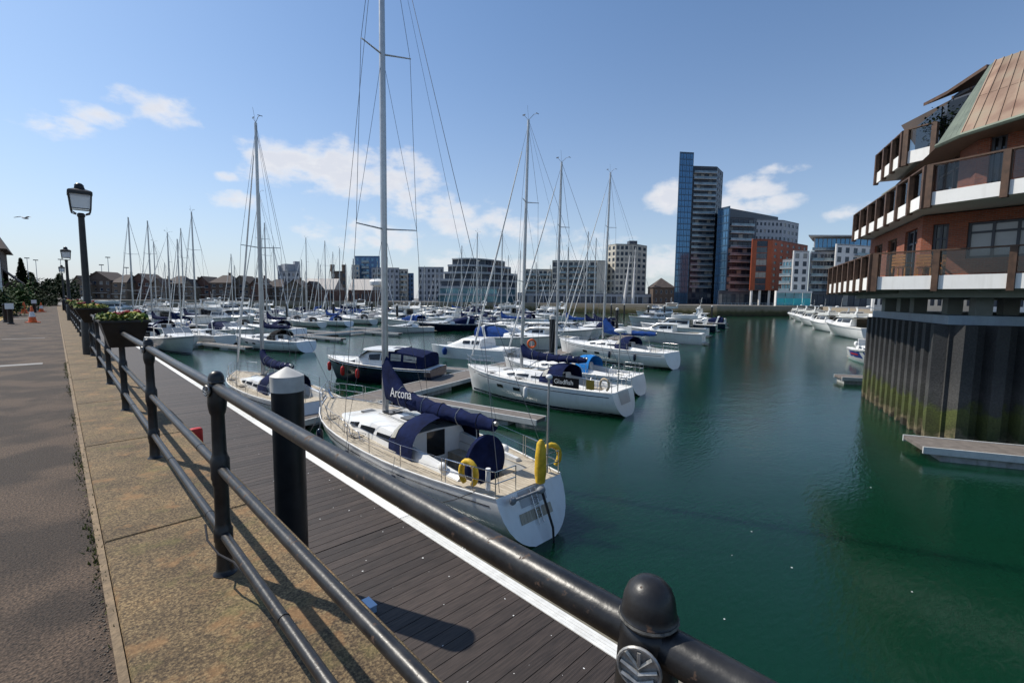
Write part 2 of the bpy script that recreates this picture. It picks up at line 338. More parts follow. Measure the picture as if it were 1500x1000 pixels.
    r = N.new('ShaderNodeValToRGB'); cr = r.color_ramp; cr.elements[0].color = (.035, .03, .02, 1); cr.elements[0].position = .1; cr.elements[1].color = (.030, .030, .031, 1); cr.elements[1].position = .9
    for p, c in ((.16, (.16, .13, .075)), (.24, (.05, .055, .018)), (.42, (.07, .085, .020)), (.5, (.05, .05, .045)), (.6, (.062, .06, .058))):
        e = cr.elements.new(p); e.color = (*c, 1)
    Lk.new(mr.outputs[0], r.inputs[0])
    n2 = N.new('ShaderNodeTexNoise'); n2.inputs['Scale'].default_value = 14; n2.inputs['Detail'].default_value = 4; Lk.new(g.outputs['Position'], n2.inputs['Vector'])
    r2_ = N.new('ShaderNodeMapRange'); r2_.inputs[3].default_value = .35; r2_.inputs[4].default_value = 1.6; Lk.new(n2.outputs[0], r2_.inputs[0])
    hs = N.new('ShaderNodeHueSaturation'); Lk.new(r2_.outputs[0], hs.inputs['Value']); Lk.new(r.outputs[0], hs.inputs['Color']); Lk.new(hs.outputs[0], b.inputs['Base Color'])
    bp = N.new('ShaderNodeBump'); bp.inputs['Strength'].default_value = .6; bp.inputs['Distance'].default_value = .018; Lk.new(n2.outputs[0], bp.inputs['Height']); Lk.new(bp.outputs[0], b.inputs['Normal'])
    # far stone quay wall, weed below the tide mark
    m = mat('quay_stone', (.3, .26, .2), .9); N, Lk, b = nodes(m); g = N.new('ShaderNodeNewGeometry')
    sx = N.new('ShaderNodeSeparateXYZ'); Lk.new(g.outputs['Position'], sx.inputs[0])
    n = N.new('ShaderNodeTexNoise'); n.inputs['Scale'].default_value = .5; n.inputs['Detail'].default_value = 6; Lk.new(g.outputs['Position'], n.inputs['Vector'])
    ma = N.new('ShaderNodeMath'); ma.operation = 'MULTIPLY_ADD'; ma.inputs[1].default_value = 2.0; Lk.new(n.outputs[0], ma.inputs[0]); Lk.new(sx.outputs[2], ma.inputs[2])
    mr = N.new('ShaderNodeMapRange'); mr.inputs[1].default_value = -3.4; mr.inputs[2].default_value = 1.0; Lk.new(ma.outputs[0], mr.inputs[0])
    r = N.new('ShaderNodeValToRGB'); cr = r.color_ramp; cr.elements[0].color = (.035, .032, .018, 1); cr.elements[1].color = (.30, .25, .19, 1); cr.elements[1].position = .8
    e = cr.elements.new(.4); e.color = (.10, .09, .035, 1); e = cr.elements.new(.55); e.color = (.24, .19, .11, 1)
    Lk.new(mr.outputs[0], r.inputs[0])
    n2 = N.new('ShaderNodeTexNoise'); n2.inputs['Scale'].default_value = 3; n2.inputs['Detail'].default_value = 5; Lk.new(g.outputs['Position'], n2.inputs['Vector'])
    r2_ = N.new('ShaderNodeMapRange'); r2_.inputs[3].default_value = .5; r2_.inputs[4].default_value = 1.4; Lk.new(n2.outputs[0], r2_.inputs[0])
    hs = N.new('ShaderNodeHueSaturation'); Lk.new(r2_.outputs[0], hs.inputs['Value']); Lk.new(r.outputs[0], hs.inputs['Color']); Lk.new(hs.outputs[0], b.inputs['Base Color'])
    # harbour water: turbid green body under a rippled surface
    m = mat('harbour_water', (.006, .045, .040), .13, spec=.5, ior=1.33); N, Lk, b = nodes(m); g = N.new('ShaderNodeNewGeometry')
    def wv(sc, scl, det, rot):
        mp = N.new('ShaderNodeMapping'); mp.inputs['Scale'].default_value = sc; mp.inputs['Rotation'].default_value = (0, 0, rot); Lk.new(g.outputs['Position'], mp.inputs[0])
        n = N.new('ShaderNodeTexNoise'); n.inputs['Scale'].default_value = scl; n.inputs['Detail'].default_value = det; n.inputs['Roughness'].default_value = .55; n.inputs['Distortion'].default_value = .3
        Lk.new(mp.outputs[0], n.inputs['Vector']); return n.outputs[0]
    a = wv((1, 2.6, 1), 3.4, 4, .9); c = wv((1, 1.7, 1), .55, 3, .5); big = wv((1, 1, 1), .05, 3, 0)
    m1 = N.new('ShaderNodeMath'); m1.operation = 'MULTIPLY_ADD'; m1.inputs[1].default_value = 1.7; Lk.new(c, m1.inputs[0]); Lk.new(a, m1.inputs[2])
    rr = N.new('ShaderNodeMapRange'); rr.inputs[1].default_value = .38; rr.inputs[2].default_value = .62; rr.inputs[3].default_value = .12; rr.inputs[4].default_value = .20; Lk.new(big, rr.inputs[0])
    b.inputs['Subsurface Weight'].default_value = 1.0; b.inputs['Subsurface Radius'].default_value = (1.0, 1.4, 1.3); b.inputs['Subsurface Scale'].default_value = 1.0; b.subsurface_method = 'BURLEY'
    bp = N.new('ShaderNodeBump'); bp.inputs['Distance'].default_value = .055; Lk.new(rr.outputs[0], bp.inputs['Strength']); Lk.new(m1.outputs[0], bp.inputs['Height']); Lk.new(bp.outputs[0], b.inputs['Normal'])
    cr = N.new('ShaderNodeValToRGB'); cr.color_ramp.elements[0].color = (.0024, .0215, .0085, 1); cr.color_ramp.elements[1].color = (.0030, .031, .0175, 1); cr.color_ramp.elements[0].position = .35; cr.color_ramp.elements[1].position = .65
    Lk.new(big, cr.inputs[0]); Lk.new(cr.outputs[0], b.inputs['Base Color'])
    # thin clear glazing for balustrades and lantern-like screens
    m = bpy.data.materials.new('clear_glazing'); m.use_nodes = True; N, Lk = m.node_tree.nodes, m.node_tree.links
    o = N['Material Output']; N.remove(N['Principled BSDF'])
    tr = N.new('ShaderNodeBsdfTransparent'); tr.inputs[0].default_value = (.72, .74, .74, 1)
    gs = N.new('ShaderNodeBsdfGlossy'); gs.inputs['Roughness'].default_value = .03
    fr = N.new('ShaderNodeFresnel'); fr.inputs[0].default_value = 1.5
    sh = N.new('ShaderNodeMixShader'); Lk.new(fr.outputs[0], sh.inputs[0]); Lk.new(tr.outputs[0], sh.inputs[1]); Lk.new(gs.outputs[0], sh.inputs[2]); Lk.new(sh.outputs[0], o.inputs[0])
    MATS['clear_glazing'] = m
setup()
def wear(m):
    N, Lk, b = nodes(m); t = N.new('ShaderNodeTexCoord'); n = N.new('ShaderNodeTexNoise'); n.inputs['Scale'].default_value = 23; n.inputs['Detail'].default_value = 7; n.inputs['Roughness'].default_value = .7
    Lk.new(t.outputs['Object'], n.inputs['Vector']); r = N.new('ShaderNodeMapRange'); r.inputs[1].default_value = .60; r.inputs[2].default_value = .66; Lk.new(n.outputs[0], r.inputs[0])
    src = b.inputs['Base Color'].links[0].from_socket; x = N.new('ShaderNodeMixRGB'); x.inputs[2].default_value = (.075, .045, .03, 1); Lk.new(r.outputs[0], x.inputs[0]); Lk.new(src, x.inputs[1]); Lk.new(x.outputs[0], b.inputs['Base Color'])
    rs = b.inputs['Roughness'].links[0].from_socket; y = N.new('ShaderNodeMix'); y.inputs[3].default_value = .85; Lk.new(r.outputs[0], y.inputs[0]); Lk.new(rs, y.inputs[2]); Lk.new(y.outputs[0], b.inputs['Roughness'])
wear(paint)
asphalt, coping, decking, brick_m, copper, piling, stone, water_m, glazing = [MATS[k] for k in ('asphalt', 'coping_concrete', 'composite_decking', 'facing_brick', 'weathered_copper', 'sheet_piling', 'quay_stone', 'harbour_water', 'clear_glazing')]
# ------------------------------------------------------------------ mesh building
class MB:
    def __init__(s): s.v, s.f = [], []
    def add(s, vs, fs):
        o = len(s.v); s.v += [tuple(v) for v in vs]; s.f += [tuple(i + o for i in f) for f in fs]; return s
    def box2(s, x0, x1, y0, y1, z0, z1):
        return s.add([(x0, y0, z0), (x1, y0, z0), (x1, y1, z0), (x0, y1, z0), (x0, y0, z1), (x1, y0, z1), (x1, y1, z1), (x0, y1, z1)],
                     [(3, 2, 1, 0), (4, 5, 6, 7), (0, 1, 5, 4), (1, 2, 6, 5), (2, 3, 7, 6), (3, 0, 4, 7)])
    def box(s, c, d, rz=0.0):
        x, y, z = d[0] / 2, d[1] / 2, d[2] / 2; ca, sa = cos(rz), sin(rz)
        vs = [(c[0] + a * ca - b * sa, c[1] + a * sa + b * ca, c[2] + e) for e in (-z, z) for a, b in ((-x, -y), (x, -y), (x, y), (-x, y))]
        return s.add(vs, [(3, 2, 1, 0), (4, 5, 6, 7), (0, 1, 5, 4), (1, 2, 6, 5), (2, 3, 7, 6), (3, 0, 4, 7)])
    def slabline(s, p, q, th, z0, z1, off=0.0):                    # wall-like box along the line p-q; off shifts to the outer (right-hand) side
        d = Vector((q[0] - p[0], q[1] - p[1])).normalized(); n = Vector((d.y, -d.x))
        a, b = Vector(p[:2]) + n * off, Vector(q[:2]) + n * off
        c, e = b - n * th, a - n * th
        vs = [(t.x, t.y, z) for z in (z0, z1) for t in (a, b, c, e)]
        return s.add(vs, [(3, 2, 1, 0), (4, 5, 6, 7), (0, 1, 5, 4), (1, 2, 6, 5), (2, 3, 7, 6), (3, 0, 4, 7)])
    def tube(s, pts, r, n=8, caps=True, closed=False):
        pts = [Vector(p) for p in pts]; m = len(pts); rs = r if isinstance(r, (list, tuple)) else [r] * m
        rings = []; ref = None
        for i, p in enumerate(pts):
            if closed: t = pts[(i + 1) % m] - pts[i - 1]
            else: t = pts[min(i + 1, m - 1)] - pts[max(i - 1, 0)]
            t.normalize()
            if ref is None: ref = Vector((0, 0, 1)) if abs(t.z) < .9 else Vector((1, 0, 0))
            a = t.cross(ref)
            if a.length < 1e-5: a = t.cross(Vector((1, 0.3, 0)))
            a.normalize(); b = a.cross(t); ref = b
            rings.append([p + (a * cos(2 * pi * k / n) + b * sin(2 * pi * k / n)) * rs[i] for k in range(n)])
        o = len(s.v)
        for rg in rings: s.v += [tuple(v) for v in rg]
        for i in range(m if closed else m - 1):
            j = (i + 1) % m
            for k in range(n): s.f.append((o + i * n + k, o + i * n + (k + 1) % n, o + j * n + (k + 1) % n, o + j * n + k))
        if caps and not closed:
            s.f.append(tuple(o + k for k in range(n))[::-1]); s.f.append(tuple(o + (m - 1) * n + k for k in range(n)))
        return s
    def lathe(s, prof, n=16, c=(0, 0, 0)):
        o = len(s.v)
        for r, z in prof: s.v += [(c[0] + r * cos(2 * pi * k / n), c[1] + r * sin(2 * pi * k / n), c[2] + z) for k in range(n)]
        for i in range(len(prof) - 1):
            for k in range(n): s.f.append((o + i * n + k, o + i * n + (k + 1) % n, o + (i + 1) * n + (k + 1) % n, o + (i + 1) * n + k))
        s.f.append(tuple(o + k for k in range(n))[::-1]); s.f.append(tuple(o + (len(prof) - 1) * n + k for k in range(n)))
        return s
    def ball(s, c, r, n=10, m=6):
        r = (r, r, r) if isinstance(r, (int, float)) else r
        prof = [(max(1e-3, sin(pi * i / m)), -cos(pi * i / m)) for i in range(m + 1)]
        o = len(s.v); s.lathe(prof, n)
        for i in range(o, len(s.v)):
            v = s.v[i]; s.v[i] = (c[0] + v[0] * r[0], c[1] + v[1] * r[1], c[2] + v[2] * r[2])
        return s
    def prism(s, poly, z0, z1):
        n = len(poly); o = len(s.v)
        s.v += [(p[0], p[1], z0) for p in poly] + [(p[0], p[1], z1) for p in poly]
        s.f.append(tuple(o + k for k in range(n))[::-1]); s.f.append(tuple(o + n + k for k in range(n)))
        for k in range(n): s.f.append((o + k, o + (k + 1) % n, o + n + (k + 1) % n, o + n + k))
        return s
    def loft(s, rings, closed=True, caps=True):
        n = len(rings[0]); o = len(s.v)
        for rg in rings: s.v += [tuple(p) for p in rg]
        for i in range(len(rings) - 1):
            for k in range(n if closed else n - 1): s.f.append((o + i * n + k, o + i * n + (k + 1) % n, o + (i + 1) * n + (k + 1) % n, o + (i + 1) * n + k))
        if caps and closed:
            s.f.append(tuple(o + k for k in range(n))[::-1]); s.f.append(tuple(o + (len(rings) - 1) * n + k for k in range(n)))
        return s
    def mesh(s, name, sm=None, recalc=True):
        me = bpy.data.meshes.new(name); me.from_pydata(s.v, [], s.f)
        if recalc:
            bm = bmesh.new(); bm.from_mesh(me); bmesh.ops.recalc_face_normals(bm, faces=bm.faces); bm.to_mesh(me); bm.free()
        if sm is not None:
            me.polygons.foreach_set('use_smooth', [True] * len(me.polygons)); me.set_sharp_from_angle(angle=radians(sm))
        me.update(); return me
    def build(s, name, m, parent=None, sm=None, recalc=True, loc=None):
        me = s.mesh(name, sm, recalc); me.materials.append(m)
        return link(name, me, parent, loc)
def link(name, me, parent=None, loc=None, rz=0.0):
    o = bpy.data.objects.new(name, me); COL.objects.link(o)
    if parent is not None: o.parent = parent
    if loc is not None: o.location = loc
    if rz: o.rotation_euler = (0, 0, rz)
    return o
def tag(o, label=None, cat=None, group=None, kind=None):
    if label: o['label'] = label
    if cat: o['category'] = cat
    if group: o['group'] = group
    if kind: o['kind'] = kind
    return o
def thing(name, label, cat, loc=(0, 0, 0), rz=0.0, group=None):
    o = bpy.data.objects.new(name, None); COL.objects.link(o); o.empty_display_size = .2
    o.location = loc; o.rotation_euler = (0, 0, rz); return tag(o, label, cat, group)
KIDS = {}
def copy_tree(o, parent=None, loc=None, rz=None, label=None, sc=None):
    c = o.copy(); COL.objects.link(c); c.parent = parent
    if loc is not None: c.location = loc
    if rz is not None: c.rotation_euler = (0, 0, rz)
    if sc is not None: c.scale = (sc, sc, sc)
    if label: c['label'] = label
    for ch in o.children: copy_tree(ch, c)
    return c
def structure(o): o['kind'] = 'structure'; return o
def lerp(a, b, t): return a + (b - a) * t
def sstep(a, b, x):
    t = max(0, min(1, (x - a) / (b - a))); return t * t * (3 - 2 * t)
def lettering(txt, size, m, parent, loc, rot, depth=.004, name='lettering'):
    cu = bpy.data.curves.new('txt', 'FONT'); cu.body = txt; cu.size = size; cu.extrude = depth; cu.resolution_u = 3
    t = bpy.data.objects.new('txt', cu); COL.objects.link(t)
    bpy.context.view_layer.update()
    me = bpy.data.meshes.new_from_object(t.evaluated_get(bpy.context.evaluated_depsgraph_get()))
    bpy.data.objects.remove(t); me.materials.clear(); me.materials.append(m)
    o = link(name, me, parent, loc); o.rotation_euler = rot; return o
# ================================================================== the setting
BASIN = [(1.1, -60), (1.1, 200), (30, 197), (100, 188), (140, 172), (165, 150), (176, 100), (184, 73.6), (216, 56), (224, 47), (179, 31), (133, 17), (94, 4), (50, -9), (40, -13), (40, -60)]
def sheet(name, loops, z, m):
    L3 = [[Vector((p[0], p[1], 0)) for p in lp] for lp in loops]
    tris = tessellate_polygon(L3); vs = [(p.x, p.y, z) for lp in L3 for p in lp]
    me = bpy.data.meshes.new(name); me.from_pydata(vs, [], [tuple(t) for t in tris])
    bm = bmesh.new(); bm.from_mesh(me); bmesh.ops.recalc_face_normals(bm, faces=bm.faces)
    for f in bm.faces:
        if f.normal.z < 0: f.normal_flip()
    bm.to_mesh(me); bm.free(); me.materials.append(m)
    return structure(link(name, me))
G = 2500
ground_m = mat('paved_ground', (.16, .145, .13), .9, var=(.3, .2))
sheet('ground', [[(-G, -G), (G, -G), (G, G), (-G, G)], BASIN], -0.03, ground_m)
sheet('water', [[(-40, -80), (320, -80), (320, 260), (-40, 260)]], WATER, water_m)
mb = MB()
for i in range(1, len(BASIN) - 1):
    p, q = BASIN[i], BASIN[i + 1]
    mb.add([(p[0], p[1], -7), (q[0], q[1], -7), (q[0], q[1], -.03), (p[0], p[1], -.03)], [(0, 1, 2, 3)])
tag(structure(mb.build('wall_far_quay', stone, recalc=False)), 'stone harbour wall with weed below the tide mark at the far quay')
mb = MB()
mb.add([(1.1, -60, -7), (1.1, 200, -7), (1.1, 200, -.03), (1.1, -60, -.03)], [(0, 1, 2, 3)])
structure(mb.build('wall_near_quay', conc, recalc=False))
# near promenade: asphalt path, concrete edging, coping slabs
structure(MB().box2(-2.9, .10, -8, 150, -.2, 0).build('path', asphalt))
structure(MB().box2(-14, -2.9, -8, 150, -.2, -.012).build('road', mat('road_asphalt', (.075, .068, .062), .9, var=(3, .25), bump=(80, .5))))
kerb = structure(MB().box2(.10, .135, -8, 150, -.2, .012).build('kerb', mat('kerb_edging', (.21, .15, .09), .85, var=(14, .35), bump=(60, .6))))
cop_mesh = {}
y = -6.9
while y < 95:
    ln = 2.72 if y < 60 else 8
    key = ln
    if key not in cop_mesh:
        b = MB(); e = .012
        rings = [[(.14, e * 0 + .004, z) for z in ()]]
        b.add([(.14, .004, -.35), (1.1, .004, -.35), (1.1, ln - .004, -.35), (.14, ln - .004, -.35),
               (.14, .004, .006), (1.1, .004, .006), (1.1, ln - .004, .006), (.14, ln - .004, .006),
               (.14 + e, .004 + e, .018), (1.1 - e, .004 + e, .018), (1.1 - e, ln - .004 - e, .018), (.14 + e, ln - .004 - e, .018)],
              [(0, 1, 5, 4), (1, 2, 6, 5), (2, 3, 7, 6), (3, 0, 4, 7), (4, 5, 9, 8), (5, 6, 10, 9), (6, 7, 11, 10), (7, 4, 8, 11), (8, 9, 10, 11)])
        cop_mesh[key] = b.mesh('coping_slab'); cop_mesh[key].materials.append(coping)
    link('coping_slab', cop_mesh[key], kerb, (0, y, 0)); y += ln
tag(structure(MB().box2(-2.62, -2.52, 6, 140, .0, .004).build('yellow_marking', yline)), 'yellow line painted along the roadside')
structure(MB().box2(-2.82, -2.74, 6, 140, .0, .004).build('yellow_marking', yline))
for k, (px, py, w, d) in enumerate(((35, 496, 1.1, .16), (20, 535, .95, .34), (22, 467, 1.3, .5))):
    p = at(px, py, 0); structure(MB().box((p.x, p.y, .003), (w, d, .006)).build('cover_plate', wline))
# weeds in the joint between asphalt and edging
mb = MB()
for i in range(700):
    yy = random.choice((5.9, 6.4, 11, 13, 14, 15, 3.7, 4.3, 8.3)) + random.gauss(0, .35); xx = .09 + random.gauss(0, .022)
    a = random.uniform(0, 6.28); h = random.uniform(.01, .035); w = .006
    mb.add([(xx - w * cos(a), yy - w * sin(a), .0), (xx + w * cos(a), yy + w * sin(a), .0), (xx + random.gauss(0, .012), yy + random.gauss(0, .012), h)], [(0, 1, 2)])
tag(mb.build('moss', mat('moss', (.10, .11, .02), .9), recalc=False), 'yellow-green moss growing along the joint of path and coping', 'moss', kind='stuff')
mb = MB()
cl_ = [random.uniform(1.2, 12) for _ in range(26)]
for i in range(520):
    xx = .095 - abs(random.gauss(0, .03)); yy = random.choice(cl_) + random.gauss(0, .16); r = random.uniform(.002, .006)
    mb.ball((xx, yy, r * .5), (r, r * random.uniform(.7, 1.2), r * .7), 5, 3)
tag(mb.build('gravel', mat('loose_chippings', (.17, .14, .11), .9, var=(30, .5)), sm=80, recalc=False), 'loose chippings collected along the broken edge of the asphalt', 'gravel', kind='stuff')
# ------------------------------------------------------------------ quay railing
RX, RY0, RS = .63, .333, 2.72
rail_t = thing('quay_railing', 'black painted three-rail railing with ball-topped posts along the promenade', 'railing', (RX, RY0, 0))
prof = [(.085, .0), (.085, .022), (.066, .034), (.060, .05), (.056, .11), (.054, .17), (.062, .185), (.062, .215), (.068, .225), (.068, .29), (.060, .30), (.054, .33), (.052, .55), (.060, .565), (.060, .585), (.067, .6),
        (.067, .71), (.058, .725), (.050, .75), (.047, .97), (.056, .985), (.060, 1.0), (.064, 1.02), (.066, 1.04), (.066, 1.142), (.062, 1.150), (.056, 1.154), (.058, 1.158), (.066, 1.160), (.066, 1.168), (.062, 1.171), (.0615, 1.18), (.058, 1.195), (.050, 1.209), (.036, 1.219), (.018, 1.2245), (.003, 1.226)]
prof = [(r * (.74 if z < 1.1 else .665), z) for r, z in prof]
pm = MB().lathe(prof, 28).mesh('post', sm=40); pm.materials.append(paint)
em = MB()
em.add([(0, .034 * cos(2 * pi * k / 24), .034 * sin(2 * pi * k / 24)) for k in range(24)] + [(-.010, .040 * cos(2 * pi * k / 24), .040 * sin(2 * pi * k / 24)) for k in range(24)],
       [(k, (k + 1) % 24, 24 + (k + 1) % 24, 24 + k) for k in range(24)] + [tuple(range(24, 48))])
em.tube([(-.011, .0415 * cos(2 * pi * k / 24), .0415 * sin(2 * pi * k / 24)) for k in range(24)], .0035, 6, closed=True)
for a, b in (((0, .0), (0, .036)), ((.0, .002), (.026, .030)), ((0, .002), (-.026, .030)), ((.036, .006), (0, -.010)), ((-.036, .006), (0, -.010)), ((.034, -.018), (0, -.030)), ((-.030, -.014), (0, -.030))):
    em.tube([(-.011, a[0], a[1]), (-.012, b[0], b[1])], .0048, 6)
em.v = [(x, y * .74, z * .74) for x, y, z in em.v]
emesh = em.mesh('emblem', sm=40); emesh.materials.append(emblem_m)
cmesh = MB().tube([(.067 * cos(2 * pi * k / 20), .067 * sin(2 * pi * k / 20), 0) for k in range(20)], .004, 5, closed=True).mesh('worn_ring', sm=60); cmesh.materials.append(chips)
rails = []
for r, z in ((.0305, 1.130), (.026, .655), (.026, .258)):
    me = MB().tube([(0, 0, z), (0, RS * .5, z - .004), (0, RS, z)], r, 20, caps=False).mesh('rail', sm=60); me.materials.append(paint); rails.append(me)
jm = MB().tube([(0, 0, 0), (0, .012, 0)], .0275, 20).mesh('rail_joint', sm=40); jm.materials.append(paint)
NP = 26
for i in range(-2, NP):
    yy = i * RS
    po = link('post', pm, rail_t, (0, yy, 0), rz=i * 1.3)
    if i < 6:
        e = link('emblem', emesh, po, (0, 0, 0)); e.rotation_euler = (0, 0, -i * 1.3 + .30)
        e.location = Matrix.Rotation(-i * 1.3 + .30, 3, 'Z') @ Vector((-.046, 0, 1.118))
        link('worn_ring', cmesh, po, (0, 0, 1.164)); po.children[-1].scale = (.65, .65, .8)
    for me in rails: link('rail', me, rail_t, (0, yy, 0))
    if i < 8:
        for z, dy in ((.257, .33), (.654, .5), (.257, 1.7)): link('rail_joint', jm, rail_t, (0, yy + dy, z))
# cable clipped to the lower rail beside the second post
p = (0, RS, 0)
mb = MB().tube([(-.07, RS + .1, .30), (-.085, RS - .02, .255), (-.06, RS - .16, .22), (-.02, RS - .3, .218), (.0, RS - .6, .222)], .006, 6)
mb.build('cable', rope_d, rail_t, sm=60)
# ------------------------------------------------------------------ lamp posts
def lamp_post(x, y, label, box=True):
    t = thing('street_lamp', label, 'street lamp', (x, y, 0), 0, 'street lamps along the promenade')
    MB().lathe([(.17, 0), (.17, .9), (.15, 1.0), (.10, 1.06), (.085, 1.1), (.078, 2.2), (.068, 3.72), (.085, 3.74), (.085, 3.8), (.06, 3.83)], 16).build('column', paint, t, sm=35)
    h = .225; hb = .195
    fr = MB()
    for sx in (-1, 1):
        for sy in (-1, 1):
            fr.tube([(sx * .1, sy * .1, 3.80), (sx * hb * .93, sy * hb * .93, 3.84), (sx * hb, sy * hb, 3.93), (sx * h, sy * h, 4.32)], .017, 6)
    for a, b in (((-1, -1), (1, -1)), ((1, -1), (1, 1)), ((1, 1), (-1, 1)), ((-1, 1), (-1, -1))):
        fr.tube([(a[0] * hb, a[1] * hb, 3.93), (b[0] * hb, b[1] * hb, 3.93)], .012, 6)
    fr.build('lantern_frame', paint, t, sm=50)
    g = MB()
    for sx, sy in ((1, 0), (-1, 0), (0, 1), (0, -1)):
        def q(u, zf):
            w = lerp(hb, h, zf) * .965; z = lerp(3.93, 4.31, zf)
            return (sx * w + (u * w if sx == 0 else 0), sy * w + (u * w if sy == 0 else 0), z)
        gm = MB().add([q(-.97, 0), q(.97, 0), q(.97, 1), q(-.97, 1)], [(0, 1, 2, 3)]); gm.build('pane', lamp_glass, t, recalc=False)
    r = MB(); r.loft([[(s * .345, u * .345, z) if False else (a * w, b * w, z) for a, b in ((-1, -1), (1, -1), (1, 1), (-1, 1))] for w, z in ((.25, 4.30), (.25, 4.38), (.22, 4.41), (.11, 4.46), (.10, 4.5))])
    ro = r.build('lantern_roof', paint, t)
    MB().lathe([(.10, 4.49), (.10, 4.56), (.07, 4.60), (.02, 4.62)], 12).build('finial', paint, ro, sm=40)
lamp_post(.62, 17.25, 'tall black lantern lamp rising from a flower planter on the railing')
lamp_post(.62, 40.6, 'black lantern lamp further along the promenade behind the tall one')
lamp_post(.62, 66, 'distant black lantern lamp at the end of the promenade')
# ------------------------------------------------------------------ flower troughs on the railing
def leaves(n, fn, sz, jz=.6):
    mb = MB()
    for _ in range(n):
        c = Vector(fn()); a = random.uniform(0, 6.283); t = random.uniform(-jz, 1.2); s = sz * random.uniform(.6, 1.4)
        d = Vector((cos(a) * cos(t), sin(a) * cos(t), sin(t))); e = Vector((-sin(a), cos(a), random.uniform(-.4, .4))).normalized()
        mb.add([c - d * s * .5, c + e * s * .34, c + d * s * .6, c - e * s * .34], [(0, 1, 2, 3)])
    return mb
def trough(y, label, seed, sc=1.0, x=.67):
    random.seed(seed)
    t = thing('flower_trough', label, 'planter', (x, y, 0), 0, 'flower troughs hung on the railing')
    a, b = .27 * sc, .40 * sc
    MB().loft([[(-.17, -.2, .92), (.17, -.2, .92), (.17, .2, .92), (-.17, .2, .92)], [(-a, -b, 1.27), (a, -b, 1.27), (a, b, 1.27), (-a, b, 1.27)],
               [(-a - .02, -b - .02, 1.275), (a + .02, -b - .02, 1.275), (a + .02, b + .02, 1.275), (-a - .02, b + .02, 1.275)],
               [(-a - .02, -b - .02, 1.305), (a + .02, -b - .02, 1.305), (a + .02, b + .02, 1.305), (-a - .02, b + .02, 1.305)],
               [(-a + .02, -b + .02, 1.305), (a - .02, -b + .02, 1.305), (a - .02, b - .02, 1.305), (-a + .02, b - .02, 1.305)],
               [(-a + .03, -b + .03, 1.27), (a - .03, -b + .03, 1.27), (a - .03, b - .03, 1.27), (-a + .03, b - .03, 1.27)]]).build('trough', mat('brown_trough', (.022, .019, .018), .55, var=(5, .4)), t)
    def dome():
        u, v = random.uniform(-1, 1), random.uniform(-1, 1); return (u * a * 1.05, v * b * 1.05, 1.29 + random.uniform(0, .09) * (1.3 - .6 * (u * u + v * v) / 2))
    leaves(380, dome, .06).build('foliage', leaf, t, recalc=False); leaves(420, dome, .058).build('foliage', leaf_y, t, recalc=False)
    def head(m, n, nm, z):
        for _ in range(n):
            u, v = random.uniform(-.85, .85) * a, random.uniform(-.95, .5) * b; mb = MB(); c = (u, v, z + random.uniform(0, .07))
            for k in range(7):
                an = k * .9; mb.ball((c[0] + .022 * cos(an), c[1] + .022 * sin(an), c[2] + random.uniform(-.012, .012)), (.022, .022, .016), 6, 4)
            mb.ball(c, (.02, .02, .022), 6, 4); mb.build(nm, m, t, sm=80, recalc=False)
    head(flower_r, 5, 'red_flower', 1.37); head(flower_w, 1, 'white_flower', 1.35); head(flower_y, 6, 'yellow_flower', 1.33)
trough(RY0 + 3 * RS + .15, 'dark flower trough with red, white and lime blooms nearest the camera', 3, .95)
trough(16.6, 'flower trough at the foot of the tall lantern lamp', 4, 1.2)
trough(22.2, 'flower trough on the railing just beyond the tall lantern lamp', 5, 1.2)
trough(29.5, 'flower trough on the railing between the two taller lantern lamps', 6, 1.2)
random.seed(11)
# straps hanging below the nearest trough
# ------------------------------------------------------------------ things on the promenade
def cone(px, py, h, label, sleeve=True):
    p = at(px, py, 0); t = thing('traffic_cone', label, 'traffic cone', (p.x, p.y, 0), random.uniform(0, 1), 'traffic cones on the promenade')
    s = h / .75
    MB().box((0, 0, .02 * s), (.40 * s, .40 * s, .04 * s)).lathe([(.15 * s, .04 * s), (.108 * s, .27 * s)], 14).build('cone_base', orange, t, sm=30)
    MB().lathe([(.11 * s, .27 * s), (.07 * s, .5 * s)], 14).build('reflective_sleeve', whitep if sleeve else orange, t, sm=30)
    MB().lathe([(.07 * s, .5 * s), (.028 * s, .74 * s), (.02 * s, .75 * s)], 14).build('cone_tip', orange, t, sm=30)
cone(48, 472.5, .95, 'orange traffic cone with white band in the middle of the path')
cone(36, 459, 1.0, 'plain orange cone behind the notice bollard', False)
cone(61, 457, .9, 'small orange cone far along the path', True)
for px, py, lab in ((16, 474.5, 'black bollard carrying a white notice beside the yellow lines'), (9, 472, 'thin black bollard just behind the notice bollard'), (51, 458, 'black bollard with pale notice further along the path')):
    p = at(px, py, 0); t = thing('bollard', lab, 'bollard', (p.x, p.y, 0), 0, 'bollards by the path')
    MB().lathe([(.14, 0), (.14, .05), (.11, .08), (.105, .95), (.12, .97), (.12, 1.02), (.08, 1.08)], 12).build('bollard_post', paint, t, sm=40)
    if 'thin' not in lab: MB().box((0, -.14, .98), (.34, .02, .32)).build('notice', whitep, t)
